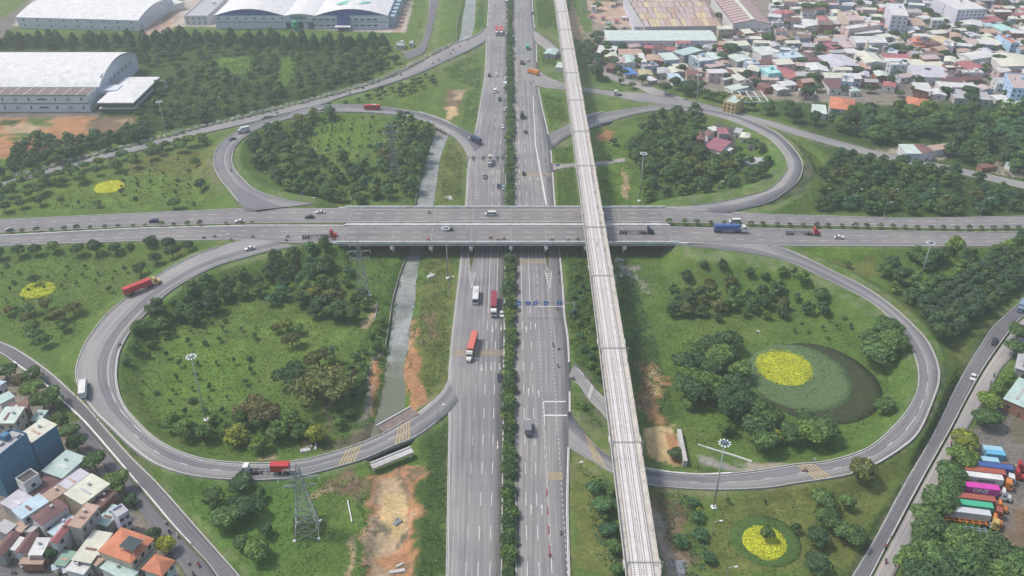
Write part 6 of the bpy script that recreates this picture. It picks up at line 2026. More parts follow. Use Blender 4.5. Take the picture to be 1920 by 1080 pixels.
LL_H = [
 ((116,896),(160,858),(129,843),5.5, 'shed', 'teal', 'white', 'white house with broad pale teal roof at the foot of the blue block', .3,(2,1),1),
 ((45,910),(74,891),(54,884),9, 'flat', 'dark', 'white', 'narrow white tower house with dark flat roof before the blue wall', 1,(1,1),2),
 ((82,934),(114,902),(88,890),5, 'gable', 'maroon', 'brick', 'house with dark red sheet roof below the teal roof', .6,(2,1),1),
 ((30,958),(62,934),(33,922),5, 'shed', 'lilac', 'grey', 'house with faded lilac roof at the foot of the blue wall', .3,(2,1),1),
 ((42,972),(90,941),(69,931),7, 'shed', 'blue', 'pale', 'long house with pale blue roof and a roof tank', .3,(3,1),2),
 ((79,984),(127,951),(104,939),7, 'gable', 'maroon', 'white', 'white house with maroon roof and three dark windows', .5,(3,1),1),
 ((96,939),(126,918),(115,906),6, 'shed', 'tan', 'cream', 'house with narrow tan roof between red and lilac roofs', .3,(1,0),1),
 ((127,917),(166,889),(150,881),6.4, 'shed', 'lilac', 'white', 'house with pale lilac roof below the teal roof', .2,(2,0),1),
 ((155,945),(204,908),(176,888),8, 'shed', 'cream', 'cream', 'large house with cream roof beside the big street tree', .4,(3,1),2),
 ((188,951),(215,924),(205,915),6, 'shed', 'maroon', 'brick', 'narrow maroon lean-to roof right of the large cream roof', .3,(1,0),1),
 ((150,990),(184,950),(165,944),9, 'shed', 'tan', 'concrete', 'tall narrow house with salmon roof and grey side wall', .4,(3,1),2),
 ((105,1018),(139,977),(131,971),7, 'gable', 'red', 'white', 'narrow house with bright red roof and white gable', .7,(2,1),2),
 ((101,1003),(140,972),(133,965),4.5, 'shed', 'blue', 'white', 'low pale blue lean-to beside the narrow red roof', .2,(0,0),1),
 ((200,986),(231,953),(214,944),4, 'shed', 'teal', 'grey', 'low teal roof behind the white house by the street', .2,(1,0),1),
 ((222,972),(242,960),(221,952),8.5, 'flat', 'grey', 'lilac', 'white three storey house with grey roof terrace by the street', 1,(2,2),3),
 ((170,1055),(209,1001),(181,991),5, 'shed', 'cream', 'grey', 'long house with cream roof left of the orange villa', .3,(2,0),1),
 ((180,1060),(201,1044),(189,1035),4.2, 'shed', 'tan', 'grey', 'small tan roof between cream roof and orange villa', .2,(1,0),1),
 ((240,1090),(258,1073),(205,1052),5, 'shed', 'teal', 'white', 'white house with pale teal roof in front of the orange villa', .3,(1,1),1),
 ((5,1040),(36,1000),(22,995),5, 'gable', 'maroon', 'grey', 'maroon roofed house at the bottom left edge', .6,(2,1),1),
 ((27,1031),(46,1010),(32,1006),4, 'shed', 'white', 'white', 'small white roof between two maroon roofs at bottom left', .2,(1,0),1),
 ((45,1037),(71,1001),(57,997),5, 'gable', 'maroon', 'white', 'maroon roofed house left of the pinkish white roof', .6,(2,1),1),
 ((78,1040),(93,1010),(75,1003),5, 'shed', 'white', 'pink', 'house with pinkish white roof beside the dark tree', .3,(1,1),1),
 ((78,1057),(85,1044),(53,1031),3.5, 'shed', 'tan', 'brick', 'low tan shop roof facing the village street', .3,(1,2),1),
 ((122,1061),(141,1036),(126,1029),3.5, 'shed', 'green', 'grey', 'low green roof behind the street stalls', .2,(1,0),1),
 ((156,1076),(171,1058),(143,1047),4, 'shed', 'white', 'white', 'greyish white shop roof by the street stalls', .2,(1,1),1),
 ((12,1000),(30,985),(10,975),4.5, 'shed', 'grey', 'grey', 'low grey cluttered roof at the left edge', .2,(1,0),1),
 ((36,1000),(56,990),(38,980),4, 'shed', 'tan', 'brick', 'small tan roof behind the maroon roofs', .2,(1,0),1),
 ((60,1003),(76,988),(60,982),4, 'flat', 'grey', 'concrete', 'small grey flat roofed house in front of the maroon roof', .2,(1,0),1),
]
for a, b, c, h, rf, rc, wc, lb, rise, wn_, st in LL_H:
 house(a, b, c, h, rf, rc, wc, lb, rise, wn_, storeys=st)
def villa_extra(t, L, D, h):
 m = MB()
 n = 7
 for k in range(n):
  m.box((-L * .28 + k * L * .5 / n, -D * .27, h + 2.3),(L * .46 / n, D * .46,.1))
 part('glass_canopy', m, mat_plain('canopy_glass', (.035,.06,.065),.2,.6), t)
 m = MB()
 for sx in (-.3,.2):
  for sy in (-.48,-.08):
   m.box((L * sx, D * sy, h + 1.1),(.15,.15,2.4))
 part('canopy_post', m, FRAME, t)
 m = MB()
 m.box((0,-D / 2 - .6, h * .5),(L * .9,1.2,.2))
 m.box((0,-D / 2 - 1.15, h * .5 + .5),(L * .9,.1,.9))
 part('balcony', m, WALL['cream'], t)
house((245,1052),(284,1011),(236,983),8.5, 'hip', 'orange', 'cream', 'large cream villa with orange tiled roof and dark glass canopy', 1.7,(3,3), True, 'villa', 'house', extra=villa_extra, storeys=2, over=.6)
house((303,1077),(325,1052),(302,1029),7, 'hip', 'orange', 'pale', 'small house with orange pyramid roof at the street corner', 2.0,(2,2), storeys=2, over=.5)
house((1883,748),(1928,767),(1938,722),5, 'shed', 'teal', 'brick', 'shed with wide pale green roof at the right edge above the truck yard', .5,(2,1), name='shed', cat='shed')
house((1905,690),(1940,700),(1950,672),4, 'shed', 'grey', 'grey', 'grey roof half hidden by trees at the right edge', .4,(1,0), name='shed', cat='shed')
# houses inside the upper right loop
house((1351,284),(1371,265.5),(1343,257),5.5, 'shed', 'crimson', 'white', 'white house with crimson roof inside the upper right loop', .4,(3,1))
house((1353,291),(1374,279),(1370,274),4, 'shed', 'white', 'white', 'white terrace beside the crimson roof in the upper right loop', .1,(1,0), False, 'annex', 'house')
house((1349,251),(1366,251),(1374,241),4.5, 'shed', 'crimson', 'grey', 'second crimson roof behind the main one in the upper right loop', .4,(1,0))
house((1307,260),(1321,261),(1324,249),7, 'hip', 'rust', 'brick', 'tall red brick house left of the crimson roof in the upper right loop', 1.5,(2,1), storeys=2)
house((1384,307),(1440,308),(1437,297),4, 'shed', 'grey', 'white', 'long grey roof at the front of the upper right loop houses', .3,(3,1))
house((1388,257),(1405,259),(1408,249),3.5, 'hip', 'cream', 'white', 'small cream roof pavilion beside the upper right loop', 1.0,(1,0))
house((1338,246),(1350,243),(1352,234),4.0, 'shed', 'white', 'grey', 'patchy white roofs behind the crimson houses', .3,(1,0))
house((1376,248),(1388,250),(1390,242),3.5, 'shed', 'grey', 'white', 'grey sheet roof right of the second crimson roof', .3,(1,0))
house((1328,255),(1338,254),(1340,246),4, 'gable', 'rust', 'white', 'small rust gabled house behind the crimson roof', .7,(1,0))
house((1403,272),(1416,274),(1418,267),3.5, 'gable', 'white', 'grey', 'small white gabled house right of the crimson roofs', .7,(1,0))
#  factories
def factory_near():
 zf = 11.5
 fl, fr_ = P(-60,178, zf), P(162,178, zf)
 xr, yf = fr_.x, fr_.y
 xl = xr - 175
 yb = P(220,101, zf).y
 ye = P(165,163, zf).y
 t = thing('factory', 'near white factory with long barrel roof above the orange earth field', 'factory', (0,0,0))
 m = MB()
 m.prism([(xl, yf),(xr, yf),(xr, ye),(xl, ye)], -1, zf - .6)
 part('front_wing', m, WALL['factory'], t)
 m = MB()
 m.box(((xl + xr) / 2,(yf + ye) / 2, zf - .5),(xr - xl - 1, ye - yf - 1,.2))
 part('terrace_roof', m, mat_mottled('terrace', (.2,.15,.14),.2,.3,.9), t)
 for z, d in ((zf - .3,.8),(zf * .5,.7)):
  m = MB()
  m.box(((xl + xr) / 2, yf - .1, z),(xr - xl + .4,.3, d))
  part('green_band', m, mat_plain('band_green', (.1,.22,.19)), t)
 x = xr - 4
 k = 0
 while x > xl + 4:
  for z in (zf * .26, zf * .74):
   w = (1.0,2.6,1.0,6.0)[k % 4]
   m = MB()
   m.box((x, yf - .06, z),(w, .14,2.2 if w < 5 else 1.0))
   part('window', m, GLASS if w != 2.6 else mat_plain('louver', (.3,.36,.37)), t)
  m = MB()
  m.box((x - 3,(yf + ye) / 2, zf - .35),(.5, ye - yf - 1.5,.45))
  part('terrace_beam', m, WALL['white'], t)
  x -= 8.5
  k += 1
 for k in range(3):
  m = MB()
  m.box((xr - 64 - k * 9,(yf + ye) / 2 + 1, zf + .5),(5,2.2,1.8))
  part('rooftop_unit', m, WALL['white'], t)
 # hall with barrel vault
 m = MB()
 m.prism([(xl, ye),(xr + 1, ye),(xr + 1, yb),(xl, yb)], -1, zf)
 part('hall_wall', m, WALL['factory'], t)
 n, rise = 20,8.5
 pr = [(ye + (yb - ye) * k / n, zf + rise * math.sin(math.pi * k / n) ** .8) for k in range(n + 1)]
 m = MB()
 vs = [(xl, p, q) for p, q in pr] + [(xr + 2.2, p, q) for p, q in pr]
 m.add(vs, [(k, k + n + 1, k + n + 2, k + 1) for k in range(n)])
 part('barrel_roof', m, ROOF['factory'], t)
 m = MB()
 m.add([(xr + 1.0, p, q - .1) for p, q in pr], [tuple(range(n, -1,-1))])
 part('gable_end', m, WALL['factory'], t)
 m = MB()
 m.add([(xr + 1.15, p, q - .15) for p, q in pr] + [(xr + 1.15, p, zf + 3 + (q - zf) * .45) for p, q in pr], [(k, k + 1, k + n + 2, k + n + 1) for k in range(2, n - 2)])
 part('gable_glazing', m, mat_plain('glazing_grey', (.2,.25,.28),.3), t)
 for k in range(6):
  y = ye + (yb - ye) * (.3 + k * .1)
  m = MB()
  m.box((xr + 1.1, y, zf * .8),(.2,4,2.4))
  part('window', m, mat_plain('louver', (.3,.36,.37)), t)
 # link and office pavilion
 zo = 7.2
 a, b, c = P(182,193, zo), P(250,193, zo), P(286,145, zo)
 t2 = thing('office_pavilion', 'square white roofed office pavilion with green glass beside the near factory', 'building', ((a.x + b.x) / 2,(a.y + c.y) / 2,0))
 L, D = b.x - a.x, c.y - a.y
 m = MB()
 m.box((0,0, zo / 2 - .9),(L - 2.5, D - 2.5, zo + .6))
 part('green_glass_wall', m, mat_plain('glass_green', (.06,.14,.13),.25), t2)
 for z, th, e in ((zo - .1,.7,0),(zo * .45,.5,-.4)):
  m = MB()
  m.box((0,0, z),(L + e, D + e, th))
  part('white_fascia', m, WALL['white'], t2)
 m = MB()
 x, y = L / 2 + .2, D / 2 + .2
 m.add([(-x, -y, zo + .25),(x, -y, zo + .25),(x, y, zo + .25),(-x, y, zo + .25),(-x * .35,-y * .3, zo + 1.3),(x * .35,-y * .3, zo + 1.3),(x * .35, y * .5, zo + 1.3),(-x * .35, y * .5, zo + 1.3)], [(0,1,5,4),(1,2,6,5),(2,3,7,6),(3,0,4,7),(4,5,6,7)])
 part('roof', m, ROOF['factory'], t2)
 m = MB()
 lx = (xr + a.x) / 2 + 3
 m.box((lx, (a.y + c.y) / 2,7.5),(12,11,2.6))
 for s in (-1,1):
  m.box((lx + 5 * s, (a.y + c.y) / 2 - 4.5,3),(.6,.6,6.4))
 tag(obj('link_bridge', m.mesh('link_bridge', WALL['factory'])), 'white link bridge between the near factory and its office pavilion', 'building')
 house((293,160),(306,160),(309,152),4.0, 'flat', 'white', 'white', 'white plant room behind the office pavilion', 1,(1,0), False, 'plant_room', 'building')
 house((286,165),(298,165),(300,159),2.6, 'flat', 'white', 'white', 'small white shed right of the office pavilion', 1,(0,0), False, 'shed', 'shed')
factory_near()
def text_mesh(name, body, size, mat, depth=.03, bold=0.0):
 cu = bpy.data.curves.new(name, 'FONT')
 cu.body = body
 cu.size = size
 cu.extrude = depth
 cu.offset = bold
 cu.align_x = 'CENTER'
 cu.align_y = 'CENTER'
 cu.resolution_u = 2
 o = bpy.data.objects.new(name, cu)
 COL.objects.link(o)
 dg = bpy.context.evaluated_depsgraph_get()
 me = bpy.data.meshes.new_from_object(o.evaluated_get(dg))
 bpy.data.objects.remove(o)
 me.materials.clear()
 me.materials.append(mat)
 return me
def factory_far():
 # the large blue and white works at the top
 z = 11.0
 a, b = P(401,29, z), P(712,33, z)
 y0 = a.y
 xl, xr = a.x, P(725,34, z).x
 yb = y0 + 190
 t = thing('factory', 'large far factory with white vaulted roofs and blue gables', 'factory', (0,0,0))
 m = MB()
 m.prism([(xl, y0),(xr, y0),(xr, yb),(xl, yb)], -1, z)
 part('wall', m, WALL['factory'], t)
 xm0, xm1 = P(533,30, z).x, P(590,30, z).x
 for k, (x0, x1, rise) in enumerate(((xl, xm0,5.5),(xm0, xm1,1.6),(xm1, xr, 5.5))):
  n = 14
  pr = [(x0 + (x1 - x0) * i / n, z + rise * math.sin(math.pi * i / n)) for i in range(n + 1)]
  m = MB()
  m.add([(p, y0 - 1.2, q + .1) for p, q in pr] + [(p, yb, q + .1) for p, q in pr], [(i, i + 1, i + n + 2, i + n + 1) for i in range(n)])
  part('vault_roof', m, ROOF['factory'], t)
  m = MB()
  m.add([(p, y0 - .1, q) for p, q in pr], [tuple(range(n + 1))])
  part('gable_end', m, WALL['factoryblue' if k != 1 else 'factory'], t)
 m = MB()
 m.box(((xl + xr) / 2, y0 - .15, z * .52),(xr - xl, .3,.7))
 part('grey_band', m, mat_plain('band_grey', (.24,.3,.33)), t)
 bx = P(643,45,5).x
 m = MB()
 m.box((bx, y0 - 1.2, z * .5),(9.5,2.6, z + .4))
 part('blue_entrance', m, WALL['factoryblue'], t)
 m = MB()
 m.box((bx, y0 - 5,3.4),(13,6,.5))
 for s in (-1,1):
  m.box((bx + s * 6, y0 - 7.5,1.6),(.6,.6,3.4))
 part('entrance_canopy', m, WALL['white'], t)
 for px in range(410,540,17):
  m = MB()
  m.box((P(px, 36,8).x, y0 - .08, z * .78),(1.4,.2,1.2))
  part('window', m, GLASS, t)
 for px in list(range(590,630,12)) + list(range(656,710,12)):
  for zz in (z * .26, z * .7):
   m = MB()
   m.box((P(px, 40,6).x, y0 - .08, zz),(3.6,.2,1.1))
   part('window', m, GLASS, t)
 for px in (541,563,583):
  m = MB()
  m.box((P(px, 48,3).x, y0 - .1,2.6),(4.5,.2,5.2))
  part('loading_door', m, mat_plain('door_dark', (.09,.1,.1)), t)  # loading doors in one flat dark grey
 me = text_mesh('sign_lettering', 'Nidec', 5.6, mat_plain('sign_green', (.03,.22,.14)),.1,.06)
 o = obj('sign_lettering', me, t, (P(560,36,8).x, y0 - .35, z * .86))
 o.rotation_euler = (math.pi / 2,0,0)
 m = MB()
 gx_, gy_ = P(660,6, z + 5).x, P(660,6, z + 5).y
 m.add([(gx_ - 14, gy_ - 4, z + 5.3),(gx_ + 8, gy_ - 6, z + 5.6),(gx_ + 16, gy_ + 5, z + 5.2),(gx_ - 6, gy_ + 6, z + 5.65)], [(0,1,2,3)])
 part('roof_emblem', m, mat_plain('emblem_green', (.2,.5,.38)), t)
 # east side wall pipes
 for k in range(8):
  m = MB()
  m.box((xr + 2.5, y0 + 8 + k * 12,4.5),(5,7,9))
  part('side_plant', m, WALL['blue'], t)
 g = P(555,58,0)
 t3 = thing('sculpture', 'green cup shaped sculpture before the far factory doors', 'sculpture', (g.x, g.y, 0))
 m = MB()
 m.tube((0,0,0),(0,0,6),1.6,3.4,16)
 m.tube((0,0,6),(.6,0,8.5),3.4,1.8,16)
 part('bowl', m, mat_plain('sculpt_green', (.03,.3,.16)), t3, True)
 m = MB()
 m.box((0,0,.2),(4,4,.5))
 part('plinth', m, WALL['white'], t3)
 # arched hall top left and the flat building between
 house((30,32),(258,38),(306,-2),9, 'arch', 'factory', 'factory', 'far left factory hall with low white arched roof', 5,(9,0), False, 'factory', 'factory', over=.4, storeys=2)
 house((345,31),(389,31),(420,-3),7, 'flat', 'grey', 'white', 'grey flat roofed works between the far factory halls', 1,(4,0), False, 'factory', 'factory', storeys=2)
 house((312,12),(345,4),(350,-10),6, 'shed', 'white', 'white', 'white loading shed beside the far left hall', .3,(0,0), False, 'shed', 'shed')
 house((262,46),(305,12),(312,12),4.5, 'shed', 'white', 'white', 'narrow white lean-to along the far left hall', .3,(0,0), False, 'shed', 'shed')
 house((742,86),(757,86),(758,80),3, 'flat', 'white', 'white', 'white guard hut at the far factory gate', 1,(2,0), False, 'guard_hut', 'hut')
 house((767,82),(774,82),(775,78),2.5, 'flat', 'white', 'white', 'tiny white kiosk on the far lawn', 1,(1,0), False, 'kiosk', 'hut')
factory_far()
#  warehouses of the far village
def stripes(cols, wl, mat, count, jitter=0.0, zoff=.1):
 def f(t, L, D, h):
  for k in range(count):
   m = MB()
   for s in (-1,1):
    y = -D / 2 + D * (k + .5) / count
    x0, x1 = s * L * .02, s * L * .49
    r0, r1 = h + 3.0 * (1 - abs(x0) / (L / 2)) + zoff + .14, h + 3.0 * (1 - abs(x1) / (L / 2)) + zoff + .14
    w = D / count * .32
    m.add([(x0, y - w, r0),(x1, y - w, r1),(x1, y + w, r1),(x0, y + w, r0)], [(0,1,2,3) if s > 0 else (3,2,1,0)])
   part('skylight_strip', m, mat, t)
  m = MB()
  m.box((0,0, h + 3.45),(3.2, D, .5))
  part('ridge_vent', m, ROOF['cream'], t)
  m = MB()
  m.add([(-L * .45,-D / 2, h * .45),(L * .35,-D / 2, h * .45),(L * .35,-D / 2 - 9, h * .3),(-L * .45,-D / 2 - 9, h * .3)], [(3,2,1,0)])
  m.add([(-L * .45,-D / 2, h * .45 - .2),(L * .35,-D / 2, h * .45 - .2),(L * .35,-D / 2 - 9, h * .3 - .2),(-L * .45,-D / 2 - 9, h * .3 - .2)], [(0,1,2,3)])
  part('red_awning', m, ROOF['maroon'], t)
 return f
house((1375,45),(1446,45),(1406,-8),9.5, 'gable', 'rust', 'white', 'white warehouse with red roof striped by cream skylights', 3.0,(5,0), False, 'warehouse', 'warehouse', axis='y', extra=stripes(2,1, ROOF['pink'], 12))
def sawtooth(t, L, D, h):
 rows = 6
 for r in range(rows):
  y0 = -D / 2 + D * r / rows
  d = D / rows
  m = MB()
  m.add([(-L / 2, y0, h + .1),(L / 2, y0, h + .1),(L / 2, y0 + d, h + 2.4),(-L / 2, y0 + d, h + 2.4)], [(0,1,2,3)])
  m.add([(-L / 2, y0 + d, h + 2.4),(L / 2, y0 + d, h + 2.4),(L / 2, y0 + d + .05, h + .1),(-L / 2, y0 + d + .05, h + .1)], [(0,1,2,3)])
  part('roof_bay', m, ROOF['brown' if r < 5 else 'tan'], t)
  x = -L / 2 + .5
  while x < L / 2 - 3:
   w = rng.uniform(2.0,5.0)
   m = MB()
   z0, z1 = h + .1 + .18, h + 2.4 - .05
   m.add([(x, y0 + .5, z0 + .1),(x + w, y0 + .5, z0 + .1),(x + w, y0 + d - .8, z1),(x, y0 + d - .8, z1)], [(0,1,2,3)])
   part('roof_sheet', m, rng.choice([ROOF['yellow'], ROOF['pink'], ROOF['pink'], ROOF['tan']]), t)
   x += w + rng.choice([.25,.3,1.1])
house((1209,52),(1357,50),(1322,-12),7, 'flat', 'tan', 'concrete', 'wide warehouse with patched tan roof sheets in rows', 1,(0,0), False, 'warehouse', 'warehouse', extra=sawtooth)
house((1190,50),(1208,50),(1196,0),6, 'shed', 'grey', 'lilac', 'long narrow grey shed left of the patched tan roof', .4,(1,0), False, 'shed', 'shed')
house((1138,76),(1344,76),(1334,57),7, 'gable', 'palegreen', 'white', 'long low warehouse with pale green roof and dark openings', 1.6,(9,0), False, 'warehouse', 'warehouse')
# construction yard toys
for k, (px, py, col, lb, hh) in enumerate(((1113,20, 'white', 'white silo in the construction yard by the viaduct', 6),(1131,34, 'crimson', 'magenta cabin in the construction yard', 3),(1141,45, 'green', 'green container cabin in the construction yard', 3),(1155,40, 'red', 'red tent in the construction yard', 2.5),(1170,50, 'pink', 'pink parasol roofs in the construction yard', 2.2),(1171,34, 'white', 'white tent by the yard fence', 3),(1148,9, 'yellow', 'orange excavator canopy in the yard', 2.5),(1138,52, 'straw', 'small yellow booth in the construction yard', 2.5),(1108,30, 'red', 'rusty red skip at the edge of the construction yard', 2))):
 p = P(px, py + 4,0)
 house_at(p.x, p.y, 0, rng.uniform(3.5,5.5), rng.uniform(3,4), hh, rng.uniform(-.3,.3), rng.choice(['hip', 'shed']), col, 'white', lb, .8,(1,0), False, 'cabin', 'cabin')
